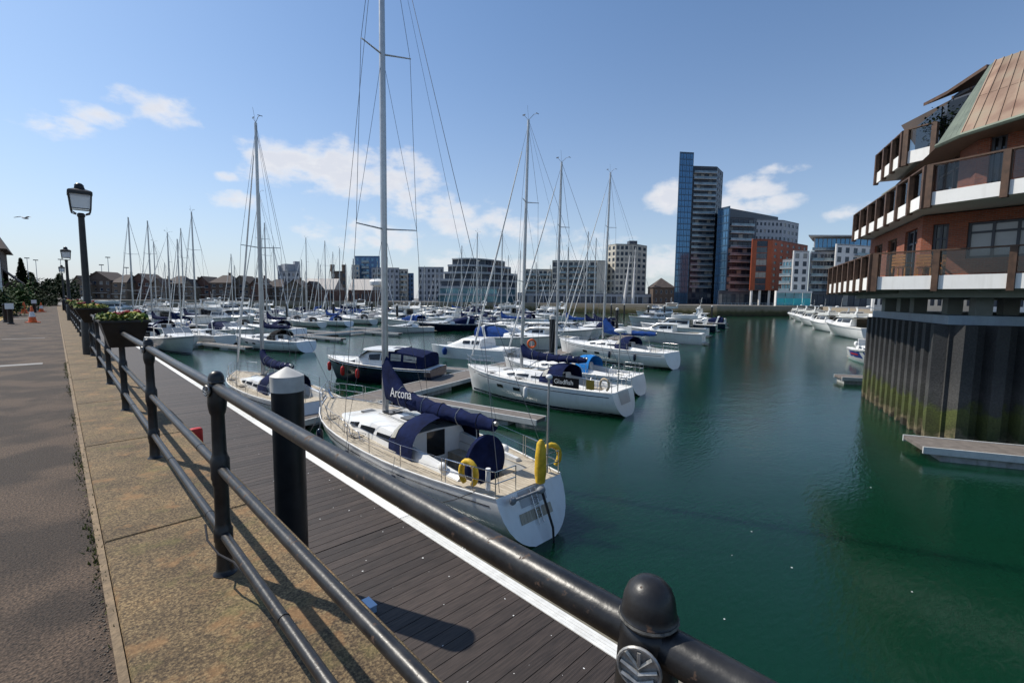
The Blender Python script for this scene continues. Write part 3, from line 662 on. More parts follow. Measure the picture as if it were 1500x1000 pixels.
# hedges, conifer and dark house at the far left
def foliage_thing(name, label, cat, c, fn, n, sz, m, trunk=None, cname='crown'):
    t = thing(name, label, cat, c)
    if trunk: MB().tube(trunk[0], trunk[1], 7).build('trunk', bark, t, sm=60)
    leaves(n, fn, sz).build(cname, m, t, recalc=False); return t
def boxfn(sx, sy, h):
    def fn():
        u, v, w = random.uniform(-1, 1), random.uniform(-1, 1), random.random() ** .7
        k = .85 + .2 * sin(u * 7 + v * 5); return (u * sx, v * sy, w * h * k)
    return fn
foliage_thing('hedge', 'clipped dark green hedge at the far end of the path', 'hedge', (-4.0, 62, 0), boxfn(1.5, 14, 1.75), 5200, .26, leaf_d, cname='foliage')
foliage_thing('shrub', 'pale green bush beside the notice bollards', 'shrub', (-3.0, 52, 0), lambda: (random.gauss(0, .55), random.gauss(0, .8), abs(random.gauss(.9, .5))), 1500, .2, leaf, cname='foliage')
foliage_thing('shrub', 'dark spiky bush next to the conifer', 'shrub', (-2.5, 66, 0), lambda: (random.gauss(0, .6), random.gauss(0, .8), abs(random.gauss(1.2, .7))), 1400, .24, leaf, cname='foliage')
def conef():
    w = random.random() ** 1.6; r = (1 - w) * 1.25 * sqrt(random.random()) + .05; a = random.uniform(0, 6.28); r *= 1 + .15 * sin(a * 5 + w * 20)
    return (r * cos(a), r * sin(a), .3 + w * 5.9)
foliage_thing('conifer', 'dark conical evergreen tree beside the left-hand house', 'tree', (-2.95, 88, 0), conef, 4200, .3, leaf_d, ([(0, 0, 0), (0, 0, 5.2)], [.12, .03]))
MB().box2(-9, -3.2, 72, 72.3, 0, 1.9).build('garden_wall', hbrick[1]); tag(bpy.data.objects['garden_wall'], 'low dark brick garden wall behind the hedge', 'wall')
foliage_thing('hedge', 'dark tree belt closing the far end of the promenade', 'hedge', (-5, 150, 0), boxfn(9, 8, 5.0), 5200, .6, leaf_d, cname='foliage')
foliage_thing('shrub', 'low dark shrubs beside the far lantern lamp', 'shrub', (-1.2, 96, 0), boxfn(1.4, 6, 1.5), 1500, .3, leaf_d, cname='foliage')
# seagull
t = atd(37, 320, 38); gt = thing('seagull', 'seagull gliding with spread wings over the promenade', 'bird', t, .7)
gb = MB().loft([[(x, r * cos(2 * pi * k / 8), r * .8 * sin(2 * pi * k / 8)) for k in range(8)] for x, r in ((-.26, .01), (-.16, .045), (0, .07), (.14, .05), (.2, .045), (.26, .012))]); gb.build('body', gull_m, gt, sm=60)
for s in (-1, 1):
    MB().loft([[(x0, s * yy, z - .004), (x1, s * yy, z), (x0, s * yy, z + .012)] for x0, x1, yy, z in ((-.1, .1, .04, .03), (-.1, .1, .3, .14), (-.14, .02, .52, .12), (-.24, -.16, .74, .04))]).build('wing', gull_m, gt, sm=60)
# ------------------------------------------------------------------ floating walkway below the quay
DX0, DX1 = 2.45, 5.64
wk = thing('floating_walkway', 'brown composite-decked floating walkway with white edge strip below the quay', 'pontoon', (0, 0, DECK))
pw = .262
plm = MB(); plm.add([(0, 0, -.03), (DX1 - DX0, 0, -.03), (DX1 - DX0, pw - .009, -.03), (0, pw - .009, -.03), (0, .0, -.002), (DX1 - DX0, .0, -.002), (DX1 - DX0, pw - .009, -.002), (0, pw - .009, -.002), (0, .003, 0), (DX1 - DX0, .003, 0), (DX1 - DX0, pw - .012, 0), (0, pw - .012, 0)],
    [(0, 1, 5, 4), (2, 3, 7, 6), (1, 2, 6, 5), (3, 0, 4, 7), (4, 5, 9, 8), (6, 7, 11, 10), (8, 9, 10, 11)])
plm = plm.mesh('plank'); plm.materials.append(decking)
yy = 1.0; nn = 0
while nn < 150:
    if abs(yy - 9.45) < .14: yy += .025
    link('plank', plm, wk, (DX0, yy, random.uniform(-.0015, .0015))); yy += pw; nn += 1
fm = MB(); nn = 0
while yy < 125:
    fm.box2(DX0, DX1, yy, yy + pw * 2 - .01, -.03, 0); yy += pw * 2
tag(fm.build('far_planking', decking, wk), kind='stuff')
MB().box2(DX0 - .1, DX1 + .25, -20, 126, -.30, -.035).build('subframe', mat('dark_frame', (.02, .02, .02), .7), wk)
for i in range(0, 11):
    sm_ = MB()
    for k in range(4): sm_.box2(DX1 + .005 + k * .064, DX1 + .005 + k * .064 + .057, i * 12 - 2.45, i * 12 + 9.53, -.03, .012 - .0015 * (k % 2))
    sm_.box2(DX1 + .003, DX1 + .26, i * 12 - 2.45, i * 12 + 9.53, -.035, .004)
    sm_.build('edge_strip', strip_w if i % 2 else mat('worn_white_strip', (.70, .70, .67), .6, var=(5, .1), streak=(3, .8, .3, (.45, .43, .38))), wk)
    MB().box2(DX1 + .263, DX1 + .37, i * 12 - 2.44, i * 12 + 9.52, -.26, -.02).build('fender_board', mat('fender_board', (.16, .145, .11), .8, var=(3, .3)), wk)
    MB().box2(DX0 + .1, DX1 + .1, i * 12 - 1.5, i * 12 + 8.5, -.95, -.31).build('float', float_m, wk)
# mooring cleats along the edge
clm = MB().tube([(0, -.11, .07), (0, .11, .07)], .012, 6).tube([(0, -.04, .0), (0, -.04, .07)], .014, 6).tube([(0, .04, .0), (0, .04, .07)], .014, 6).box((0, 0, .006), (.05, .14, .012)).mesh('cleat', sm=50); clm.materials.append(steel)
for yc in (7.4, 10.1, 13.2, 16.6, 19.0, 22.5, 27, 31, 36, 41): link('cleat', clm, wk, (DX1 + .26, yc, -.01))
for yc in (2.7, 2.9): pass
# pale blue fixture box, red hose cabinets, bird droppings
p = at(541, 884, DECK + .1); fx = thing('junction_box', 'small pale blue box fixed at the inner side of the floating walkway', 'junction box', (p.x, p.y, DECK))
MB().box((0, 0, .06), (.12, .28, .12)).build('box_body', mat('pale_blue_metal', (.32, .46, .62), .35, .3, var=(9, .2)), fx); MB().box((0, 0, .126), (.14, .30, .012)).build('lid', mat('pale_blue_lid', (.45, .58, .72), .35, .3), fx)
for px, py, lab in ((287, 641, 'red fire hose cabinet on the walkway, the nearer one'), (155, 489, 'red fire hose cabinet further along the walkway behind the flower trough')):
    p = at(px, py, DECK + .75); t = thing('hose_cabinet', lab, 'fire point', (p.x, p.y, DECK), .2, 'red fire points on the walkway')
    MB().box2(-.05, .05, -.05, .05, 0, .55).build('stand', paint, t)
    MB().loft([[(a * w, b * w * .7, z) for a, b in ((-1, -.8), (-.8, -1), (.8, -1), (1, -.8), (1, .8), (.8, 1), (-.8, 1), (-1, .8))] for w, z in ((.16, .5), (.17, .53), (.17, 1.0), (.15, 1.06), (.08, 1.08))]).build('cabinet', red, t, sm=30)
    MB().tube([(-.19, .05, .62), (-.23, .05, .75), (-.2, .05, .9)], .03, 8).build('nozzle', mat('brass', (.45, .32, .12), .35, .8), t, sm=60)
mb = MB()
for i in range(60):
    x, y2 = random.uniform(DX0 + 1.2, DX1 - .1), random.uniform(2.5, 22); r = random.uniform(.004, .02)
    pts = [(x + r * random.uniform(.5, 1.3) * cos(k * pi / 3), y2 + r * random.uniform(.5, 1.3) * sin(k * pi / 3), .002) for k in range(6)]; mb.add(pts, [tuple(range(6))])
tag(mb.build('droppings', whitep, None, recalc=False, loc=(0, 0, DECK + .002)), 'scattered white bird droppings on the brown decking', 'droppings', kind='stuff')
# ------------------------------------------------------------------ mooring piles
def pile(x, y, top, r, label, group='black mooring piles with white caps'):
    t = thing('mooring_pile', label, 'mooring pile', (x, y, WATER), 0, group)
    T = top - WATER
    MB().lathe([(r, -2.5), (r, T - .24)], 24).build('shaft', pile_m, t, sm=40)
    MB().lathe([(r + .012, T - .42), (r + .012, T - .15), (r * .1, T), (.004, T + .004)], 24).build('pile_cap', mat('weathered_white_cap', (.50, .49, .46), .5, var=(5, .12), streak=(9, 1.5, .3, (.35, .31, .26))), t, sm=40)
    return t
pile(2.84, 8.55, .42, .265, 'thick black mooring pile with conical white cap close behind the railing')
# ================================================================== boats
class Hull:
    def __init__(s, L, B, fb, kind='sail', tw=.74, umax=.42, sheer=.22, rake_b=.10, rake_t=.35, zk=-.45, flare=0.0):
        s.L, s.B, s.fb, s.kind, s.tw, s.umax, s.sheer, s.rb, s.rt, s.zk, s.flare = L, B, fb, kind, tw, umax, sheer, rake_b * L * .5, rake_t, zk, flare
    def hb(s, u):
        if u < s.umax: w = s.tw + (1 - s.tw) * sin(pi / 2 * u / s.umax)
        else: w = max(0.012, cos(pi / 2 * min(1, (u - s.umax) / (1 - s.umax)) ** (1.55 if s.kind == 'sail' else 1.9)) ** .92)
        return s.B / 2 * w
    def zs(s, u): return s.fb * (1 + s.sheer * (u ** 1.6) * 1.25 - .03 * sin(pi * u))
    def q(s, u): return lerp(.30 if s.kind == 'sail' else .20, .95 if s.kind == 'sail' else 1.15, u ** 2.2)
    def z0(s, u): return s.zk * (.08 + .92 * sstep(0, .4, u)) if s.kind == 'sail' else s.zk
    def pt(s, u, k, side):                       # k 0..1 from keel to sheer
        zs = s.zs(u); z = lerp(s.z0(u), zs, k)
        e = lerp(2.3, 1.05, u ** 1.5)
        y = s.hb(u) * ((1 - (1 - k) ** e) ** (1 / e) if s.kind == 'sail' else k ** s.q(u)) * (1 - s.flare * (1 - k) * sin(pi * u * .9))
        x = s.L * (u - .5) - (1 - k) * (s.rb * sstep(.55, 1, u) + s.rt * sstep(.3, 0, u))
        return (x, side * y, z)
    def k_at(s, u, z):
        z0 = s.z0(u); return max(0, min(1, (z - z0) / (s.zs(u) - z0)))
    def deck(s, u, v, dz=0.0):                   # v -1..1 across the deck
        x, y, z = s.pt(u, 1, 1); return (x, v * y, z + dz + .05 * (1 - v * v))
US = [0, .04, .1, .17, .25, .33, .42, .5, .58, .66, .74, .81, .87, .92, .96, .985, 1]
KS = [0, .03, .08, .16, .27, .42, .6, .8, 1]
def hull_parts(t, h, hm, stripe, sub=1, lo=.06, hi=.17, us=US, ks=KS):
    mb = MB(); rings = []
    for u in us:
        rings.append([h.pt(u, k, 1) for k in ks[::-1]] + [h.pt(u, k, -1) for k in ks[1:]])
    mb.loft(rings, closed=False)
    mb.add(rings[0], [tuple(range(len(rings[0])))])
    o = mb.build('hull', hm, t, sm=35)
    if stripe is not None:
        mb = MB()
        for sd in (1, -1):
            r = []
            for u in us[:-1]:
                a, b = h.pt(u, h.k_at(u, lo), sd), h.pt(u, h.k_at(u, hi), sd); r.append([(a[0], a[1] + sd * .008, a[2]), (b[0], b[1] + sd * .008, b[2])])
            mb.loft(r, closed=False)
        mb.build('boot_stripe', stripe, t, sm=60, recalc=False)
    return o
def deck_mesh(h, uc0, uc1, cw, us=US, dz=-.025):
    mb = MB(); us = sorted(set(list(us) + [uc0, uc1]))
    for sd in (1, -1):
        r = []
        for u in us:
            x, y, z = h.pt(u, 1, 1); c = min(cw, .62 * y); r.append([(x, sd * y, z + dz), (x, sd * lerp(y, c, .5), z + dz + .02), (x, sd * c, z + dz + .03)])
        mb.loft(r, closed=False)
    for grp in ([u for u in us if u <= uc0], [u for u in us if u >= uc1]):
        if len(grp) < 2: continue
        r = []
        for u in grp:
            x, y, z = h.pt(u, 1, 1); c = min(cw, .62 * y); r.append([(x, c, z + dz + .03), (x, 0, z + dz + .045), (x, -c, z + dz + .03)])
        mb.loft(r, closed=False)
    return mb
def trunk_ring(x, w, z0, hgt, tum=.86):
    return [(x, w, z0), (x, w * .97, z0 + hgt * .45), (x, w * tum, z0 + hgt * .9), (x, w * (tum - .14), z0 + hgt * 1.02), (x, 0, z0 + hgt * 1.1),
            (x, -w * (tum - .14), z0 + hgt * 1.02), (x, -w * tum, z0 + hgt * .9), (x, -w * .97, z0 + hgt * .45), (x, -w, z0)]
def sail_yacht(name, label, loc, rz, L=11, B=3.5, fb=1.15, lod=1, hull=gel, stripe=gel_navy, deckm=None, cover=navy, hood=navy, mast_h=None, boom=True, genoa=whitep, radar=False, bimini=None, wheel=True, group='sailing yachts in the marina', mast_u=.60, boom_len=None, spreaders=2, dark_win=True, dodger=None, hood_on=True, fenders=(), stern_gear=False, cat='sailing yacht', rake=.012, tall_cover=1.0, rt=.4, bzo=.8, tw=.74):
    t = thing(name, label, cat, loc, rz, group)
    h = Hull(L, B, fb, rake_t=rt, tw=tw); us = US if lod else US[::2]
    hull_parts(t, h, hull, stripe, us=us, ks=KS if lod else KS[::2] + [1] if KS[::2][-1] != 1 else KS[::2])
    uc0, uc1, cw = .075, .335, B * .24
    deckm = deckm or gel_deck
    deck_mesh(h, uc0, uc1, cw, us).build('deck', deckm, t, sm=50)
    # cockpit well
    mb = MB(); zd = h.zs(.2); zf = max(.35, zd - .62); x0, x1 = L * (uc0 - .5), L * (uc1 - .5)
    zb = h.zs(.2) + .005
    mb.add([(x0, cw, zb), (x1, cw, zb), (x1, -cw, zb), (x0, -cw, zb), (x0, cw * .98, zf), (x1, cw * .98, zf), (x1, -cw * .98, zf), (x0, -cw * .98, zf)], [(4, 5, 6, 7), (0, 1, 5, 4), (2, 3, 7, 6), (1, 2, 6, 5), (3, 0, 4, 7)])
    mb.build('cockpit', gel_deck if lod < 2 else gel, t)
    if lod:
        for sd in (1, -1): MB().box2(x0 + L * .04, x1 - .02, min(sd * cw * .5, sd * cw * .985), max(sd * cw * .5, sd * cw * .985), zf + .01, zf + .40).build('cockpit_seat', teak_m if lod > 1 else gel_deck, t)
        MB().box2(x0 + .02, x1 - .01, -cw * .48, cw * .48, zf + .004, zf + .02).build('cockpit_sole', teak_m, t)
    if lod:
        for sd in (1, -1):
            rg = []
            for f in (0, .12, .4, .7, 1):
                u = lerp(.12, uc1 + .02, f); x = L * (u - .5); z = h.zs(u) - .01; hh_ = (.10 + .20 * f) * L / 11; y0, y1 = cw + .02, cw + .24
                rg.append([(x, sd * y0, z - .1), (x, sd * (y0 + .01), z + hh_), (x, sd * (y0 + .13), z + hh_), (x, sd * y1, z + hh_ * .4), (x, sd * (y1 + .02), z - .03)])
            MB().loft(rg).build('cockpit_coaming', gel, t, sm=30)
        mb = MB()
        for sd in (1, -1): mb.loft([[Vector(h.pt(u, h.k_at(u, h.zs(u) - d_), sd)) + Vector((0, sd * .006, 0)) for d_ in (.19, .225)] for u in (.02, .1, .2, .3, .42, .5, .6, .7, .8, .9)], closed=False)
        mb.build('cove_stripe', gel_navy, t, recalc=False)
        for sd in (1, -1):
            for uu in (.5, .62): MB().add([Vector(h.pt(u_, h.k_at(u_, h.zs(u_) * f_), sd)) + Vector((0, sd * .012, 0)) for u_, f_ in ((uu, .56), (uu + .045, .56), (uu + .045, .70), (uu, .70))], [(0, 1, 2, 3)]).build('hull_port', tint, t, recalc=False)
    # coachroof
    c0, c1 = uc1, .79; rings = []; hgt = L * .040 + .06
    cu = [c0, c0 + .002, .42, .5, .58, .66, .72, .765, c1]
    def cwid(u): return min(B * .31, h.hb(u) * .64) * (1 - .25 * sstep(.6, c1, u))
    def chgt(u): return hgt * (1 - sstep(.52, c1 + .01, u) * .97)
    for u in cu: rings.append(trunk_ring(L * (u - .5), cwid(u), h.zs(u) - .02, chgt(u)))
    mb = MB(); mb.loft(rings, closed=False); mb.add(rings[0], [tuple(range(9))]); cr = mb.build('coachroof', gel, t, sm=40)
    if dark_win:
        def wpt(u, f, sd):
            x, w, z0, hh = L * (u - .5), cwid(u), h.zs(u) - .02, chgt(u); yy = lerp(w * .97, w * .86, (f - .45) / .45) if f > .45 else lerp(w, w * .97, f / .45)
            return (x, sd * (yy + .012), z0 + hh * f)
        spans = [(.375, .47), (.485, .56), (.575, .63)] if lod else [(.38, .6)]
        for sd in (1, -1):
            for a, b in spans:
                MB().loft([[wpt(lerp(a, b, f), .38, sd), wpt(lerp(a, b, f), .72 - .12 * f, sd)] for f in (0, .25, .5, .75, 1)], closed=False).build('coachroof_window', tint, cr, recalc=False)
    if lod:
        for u, s in ((.46, .42), (.55, .5), (.69, .45)):
            x = L * (u - .5); z = h.zs(u) - .02 + chgt(u) * 1.1
            MB().box((x, 0, z + .012), (s, s, .05)).build('deck_hatch', tint, cr)
    if lod > 1:
        for k, yy in enumerate((-.42, -.36, -.30, .30, .36, .42)):
            MB().tube([(L * (u - .5), yy * (1 + .3 * (.58 - u)), h.zs(u) - .02 + chgt(u) * 1.06 + .02) for u in (.36, .44, .52, .575)], .007, 4).build('control_line', rope_w if k % 2 else rope_d, cr)
        for sd in (1, -1):
            MB().tube([Vector(h.deck(u, sd * .82, .02)) for u in (.16, .3, .45, .6, .75, .9)], .007, 4).build('jackstay', rope_d if sd > 0 else rope_w, t)
            MB().tube([Vector((L * (u - .5), sd * (cw + .3 + .5 * (u - .3)), h.zs(u) + .03)) for u in (.3, .4, .5, .56)], .008, 4).build('jib_sheet', rope_w, t)
        for k in range(5):
            c_ = Vector(h.deck(.42 + .1 * k, .80 * (1 if k % 2 else -1), .03)); MB().tube([c_ + Vector(((.10 + .01 * j) * cos(j * .9), (.10 + .01 * j) * sin(j * .9), .004 * j)) for j in range(22)], .010, 4).build('rope_coil', (rope_w, rope_d)[k % 2], t)
        for f_ in (.2, .5): MB().tube([(x0 + (x1 - x0) * f_, cw * .3, zf + .03), (x0 + (x1 - x0) * (f_ + .1), -.1, zf + .03), (x0 + (x1 - x0) * (f_ + .02), -cw * .35, zf + .03)], .009, 4).build('loose_line', rope_w, t)
    # companionway
    MB().box2(x1 - .012, x1 - .004, -.33, .33, zf + .35, h.zs(uc1) + hgt * .95).build('companionway', tint, t)
    # sprayhood
    if hood_on:
        xh = L * (.335 - .5); zc = h.zs(.34); W = min(B * .31, h.hb(.36) * .66) + .06; rg = []
        for dx, ww, hh in ((.95, W * .93, hgt * 1.02), (.70, W * .97, hgt + .30), (.30, W * 1.01, hgt + .52), (-.15, W * 1.03, hgt + .58), (-.50, W * 1.03, hgt + .52)):
            rg.append([(xh + dx - (.12 * abs(cos(a)) if dx < 0 else 0), ww * cos(a) * (1 if abs(cos(a)) < .98 else 1), zc + (max(0, sin(a)) ** .62) * hh) for a in [pi * k / 12 for k in range(13)]])
        ho = MB().loft(rg, closed=False).build('sprayhood', hood, t, sm=50, recalc=False)
        if lod:
            for sd in (0, 1):
                wp = [[Vector(rg[1][i + sd * 8]).lerp(Vector(rg[2][i + sd * 8]), .15) * 1.0 + Vector((.02, (.02 if sd == 0 else -.02), .01)) for i in range(1, 4)], [Vector(rg[2][i + sd * 8]).lerp(Vector(rg[1][i + sd * 8]), .1) + Vector((0, (.02 if sd == 0 else -.02), .01)) for i in range(1, 4)]]
                MB().loft(wp, closed=False).build('hood_window', vinyl, ho, recalc=False)
    # mast, spreaders, boom
    mx, mz = L * (mast_u - .5), h.zs(mast_u) + chgt(mast_u)
    H = (mast_h or L * 1.32) + mz; rk = rake
    def mp(z): return Vector((mx - (z - mz) * rk, 0, z))
    mr = .0095 * L if lod > 1 else .0095 * L
    mo = MB().tube([mp(mz - .1), mp(lerp(mz, H, .5)), mp(H)], [mr, mr * .95, mr * .72], 10).build('mast', alu, t, sm=60)
    sp = []
    for k in range(spreaders):
        zz = lerp(mz, H, (.36, .68, .85)[k] if spreaders > 1 else .52); sw = B * (.30, .235, .17)[k]; p = mp(zz); sp.append((zz, sw))
        for sd in (1, -1): MB().tube([p, p + Vector((-.28 - .05 * k, sd * sw, .05))], [.03, .02], 6).build('spreader', alu, mo, sm=60)
    wr = .0085 if lod > 1 else .011
    yb = h.hb(mast_u) * .9
    for sd in (1, -1):
        pts = [Vector((mx - .25, sd * yb, h.zs(mast_u)))] + [mp(z) + Vector((-.28, sd * sw, .05)) for z, sw in sp] + [mp(H - .25)]
        MB().tube(pts, wr, 5).build('shroud', wire, mo)
        if lod:
            MB().tube([Vector((mx - .3, sd * yb * .97, h.zs(mast_u))), mp(sp[0][0])], wr * .8, 5).build('lower_shroud', wire, mo)
            if len(sp) > 1: MB().tube([mp(sp[0][0]) + Vector((-.28, sd * sp[0][1], .05)), mp(sp[1][0])], wr * .8, 5).build('diagonal_shroud', wire, mo)
    bow = Vector(h.pt(.985, 1, 1)); bow.y = 0; bow.z += .05; stern = Vector((h.pt(.01, 1, 1)[0], 0, h.zs(0) + .05))
    ft = mp(H * .985 if rk else H)
    MB().tube([bow, ft], wr, 5).build('forestay', wire, mo)
    if genoa: MB().tube([bow.lerp(ft, .04), bow.lerp(ft, .1), bow.lerp(ft, .5), bow.lerp(ft, .9)], [.03, .065, .05, .025], 8).build('furled_genoa', genoa, mo, sm=60)
    bs = mp(H)
    if lod > 1:
        spl = bs.lerp(stern, .72)
        MB().tube([bs, spl], wr, 5).build('backstay', wire, mo)
        for sd in (1, -1): MB().tube([spl, Vector((stern.x, sd * h.hb(0) * .8, stern.z))], wr, 5).build('backstay_leg', wire, mo)
    else: MB().tube([bs, stern], wr, 5).build('backstay', wire, mo)
    if lod:
        wi = MB().tube([mp(H), mp(H) + Vector((-.35, 0, .22)), mp(H) + Vector((-.6, 0, .22))], .012, 5); wi.tube([mp(H) + Vector((-.6, -.12, .22)), mp(H) + Vector((-.6, .12, .22))], .018, 5); wi.tube([mp(H), mp(H) + Vector((.3, 0, .3))], .01, 5); wi.box(mp(H) + Vector((.32, 0, .34)), (.18, .02, .07)); wi.tube([mp(H), mp(H) + Vector((0, .12, .75))], .007, 4)
        wi.build('masthead_instruments', wire, mo)
    if radar:
        p = mp(lerp(mz, H, .25)); MB().tube([p, p + Vector((.38, 0, .02))], .035, 6).lathe([(.1, .0), (.30, .05), (.31, .17), (.22, .25), (.02, .27)], 16, p + Vector((.42, 0, 0))).build('radar_dome', whitep, mo, sm=50)
    if boom:
        bl = boom_len or L * .37; bz = mz + bzo; b0 = mp(bz) + Vector((-mr, 0, 0)); b1 = b0 + Vector((-bl, 0, .12))
        bo = MB().tube([b0, b1], [.075, .07], 8).build('boom', alu, t, sm=60)
        if cover is not None:
            rg = []
            tc_ = tall_cover
            for f, hh, w, dz in ((.0, 1.45 * tc_, .15, -.04), (.03, 1.40 * tc_, .17, -.08), (.07, 1.12 * tc_, .20, -.12), (.13, .86 * tc_, .22, -.15), (.18, .74, .22, -.16), (.22, .66, .23, -.17), (.28, .61, .22, -.18), (.35, .56, .23, -.19), (.42, .55, .21, -.18), (.5, .51, .22, -.19), (.58, .51, .2, -.19), (.65, .48, .21, -.19), (.73, .48, .19, -.19), (.8, .45, .2, -.18), (.88, .44, .18, -.17), (.95, .42, .18, -.16), (.985, .36, .15, -.13)):
                c = b0.lerp(b1, f); n = 14; hw = hh * L / 13.2
                rg.append([(c.x + (.14 if f < .05 else 0) * sstep(.2, .9, .5 + .5 * sin(a)), w * cos(a) * (1 - .35 * max(0, sin(a))) * (1 + .13 * sin(f * 70 + a * 3) + .06 * sin(f * 160 - a * 5)), c.z + dz - .09 + hw * .5 + hw * .5 * sin(a) + .025 * sin(f * 43 + a) + .012 * sin(f * 120 + a * 2)) for a in [2 * pi * k / n for k in range(n)]])
            co = MB().loft(rg).build('sail_cover', cover, t, sm=65)
            if lod > 1:
                for i_ in (4, 6, 8, 10, 12, 14):
                    cc_ = sum((Vector(p_) for p_ in rg[i_]), Vector((0, 0, 0))) / len(rg[i_]); MB().tube([cc_ + (Vector(p_) - cc_) * 1.04 for p_ in rg[i_]], .011, 4, closed=True).build('cover_tie', rope_d if i_ % 4 else rope_w, co)
        if lod:
            MB().tube([b0.lerp(b1, .35) + Vector((0, 0, -.05)), Vector((mx - L * .02 - .2, 0, mz + .1))], .028, 6).build('kicking_strap', alu, bo, sm=60)
            MB().tube([b0.lerp(b1, .85) + Vector((0, 0, -.05)), Vector((x0 + (x1 - x0) * .35, 0, zf + .5))], .014, 5).build('mainsheet', rope_w, bo)
            MB().tube([b1, mp(H - .1)], .006, 4).build('topping_lift', wire, bo)
    # guard rails
    if lod:
        zr = .62; sr = .013 if lod > 1 else .016
        for sd in (1, -1):
            us_ = [.14, .27, .4, .52, .64, .76, .87]
            pts = []
            for u in us_:
                p = Vector(h.pt(u, 1, sd)) * 1.0; p.y *= .965; MB().tube([p, p + Vector((0, 0, zr))], sr, 6).build('stanchion', steel, t, sm=60); pts.append(p)
            for zz in (zr, zr * .52):
                MB().tube([Vector((p.x, p.y, p.z + zz)) for p in [Vector(h.pt(.06, 1, sd)) * 1] + pts + [Vector(h.pt(.94, 1, sd))]], .006 if lod > 1 else .009, 5).build('lifeline', steel, t)
        # pulpit and pushpit
        pp = MB()
        ring = [Vector(h.pt(.88, 1, 1)), Vector(h.pt(.94, 1, 1)), Vector(h.pt(.985, 1, 1)), Vector((h.pt(1, 1, 1)[0] + .12, 0, h.zs(1))), Vector(h.pt(.985, 1, -1)), Vector(h.pt(.94, 1, -1)), Vector(h.pt(.88, 1, -1))]
        for zz in (.62, .34): pp.tube([p + Vector((.05, 0, zz)) for p in ring], .014, 6)
        for i in (0, 1, 2, 4, 5, 6): pp.tube([ring[i], ring[i] + Vector((.05, 0, .62))], .014, 6)
        pp.build('pulpit', steel, t, sm=60)
        for sd in (1, -1):
            pq = MB(); rg = [Vector(h.pt(.13, 1, sd)), Vector(h.pt(.06, 1, sd)), Vector(h.pt(.004, 1, sd)) * 1, Vector((h.pt(.004, 1, 1)[0], sd * h.hb(0) * .42, h.zs(0)))]
            for p in rg: p.y *= .96
            for zz in (.62, .34): pq.tube([p + Vector((0, 0, zz)) for p in rg], .014, 6)
            for p in rg: pq.tube([p, p + Vector((0, 0, .62))], .014, 6)
            pq.build('pushpit', steel, t, sm=60)
        mb = MB()
        for sd in (1, -1): mb.tube([Vector(h.pt(u, 1, sd)) + Vector((0, 0, .012)) for u in us], .024, 5)
        mb.build('toe_rail', gel if lod < 2 else whitep, t, sm=60)
        for u in (.3, .36):
            for sd in (1, -1):
                p = Vector(h.pt(u, 1, sd)); p.y = sd * (cw + .12)
                MB().lathe([(.07, 0), (.055, .06), (.06, .12), (.075, .15), (.04, .17)], 12, p).build('winch', steel, t, sm=40)
    if wheel and lod:
        xw = x0 + (x1 - x0) * .30; rw = .48 if lod > 1 else .42
        MB().box2(xw + .08, xw + .26, -.12, .12, zf + .02, zf + .85).build('binnacle', gel, t)
        wo_ = MB().tube([(xw, rw * cos(a), zf + .75 + rw * sin(a)) for a in [2 * pi * k / 28 for k in range(28)]], .018, 6, closed=True)
        for k in range(6): wo_.tube([(xw, 0, zf + .75), (xw, rw * cos(k * pi / 3), zf + .75 + rw * sin(k * pi / 3))], .008, 5)
        wo_.build('steering_wheel', steel, t, sm=60)
    if bimini is not None:
        zz = h.zs(.2) + 1.75; rg = []
        for f in (0, .33, .66, 1): rg.append([(lerp(x0 + .3, x1 - .1, f), cw * 1.25 * cos(a), zz + .22 * sin(a) + .12 * sin(pi * f)) for a in [pi * k / 8 for k in range(9)]])
        MB().loft(rg, closed=False).build('bimini', bimini, t, sm=50, recalc=False)
        fr = MB()
        for f in (0.02, .98):
            fr.tube([(lerp(x0 + .3, x1 - .1, .5), cw * 1.2, h.zs(.2)), (lerp(x0 + .3, x1 - .1, f), cw * 1.25, zz)], .013, 6); fr.tube([(lerp(x0 + .3, x1 - .1, .5), -cw * 1.2, h.zs(.2)), (lerp(x0 + .3, x1 - .1, f), -cw * 1.25, zz)], .013, 6)
        fr.build('bimini_frame', steel, t)
    for (u, sd, m) in fenders:
        p = Vector(h.pt(u, 1, sd)); fo = MB().lathe([(.03, -.85), (.10, -.80), (.12, -.7), (.12, -.35), (.09, -.24), (.03, -.2)], 10, p + Vector((0, sd * .11, 0))).build('fender', m, t, sm=50)
        MB().tube([p + Vector((0, sd * .11, -.2)), p + Vector((0, sd * .02, .3))], .008, 4).build('fender_line', rope_w, fo)
    t['_h'] = 0
    del t['_h']
    return t, h, dict(zf=zf, cw=cw, x0=x0, x1=x1, hgt=hgt, mx=mx, mz=mz, H=H)

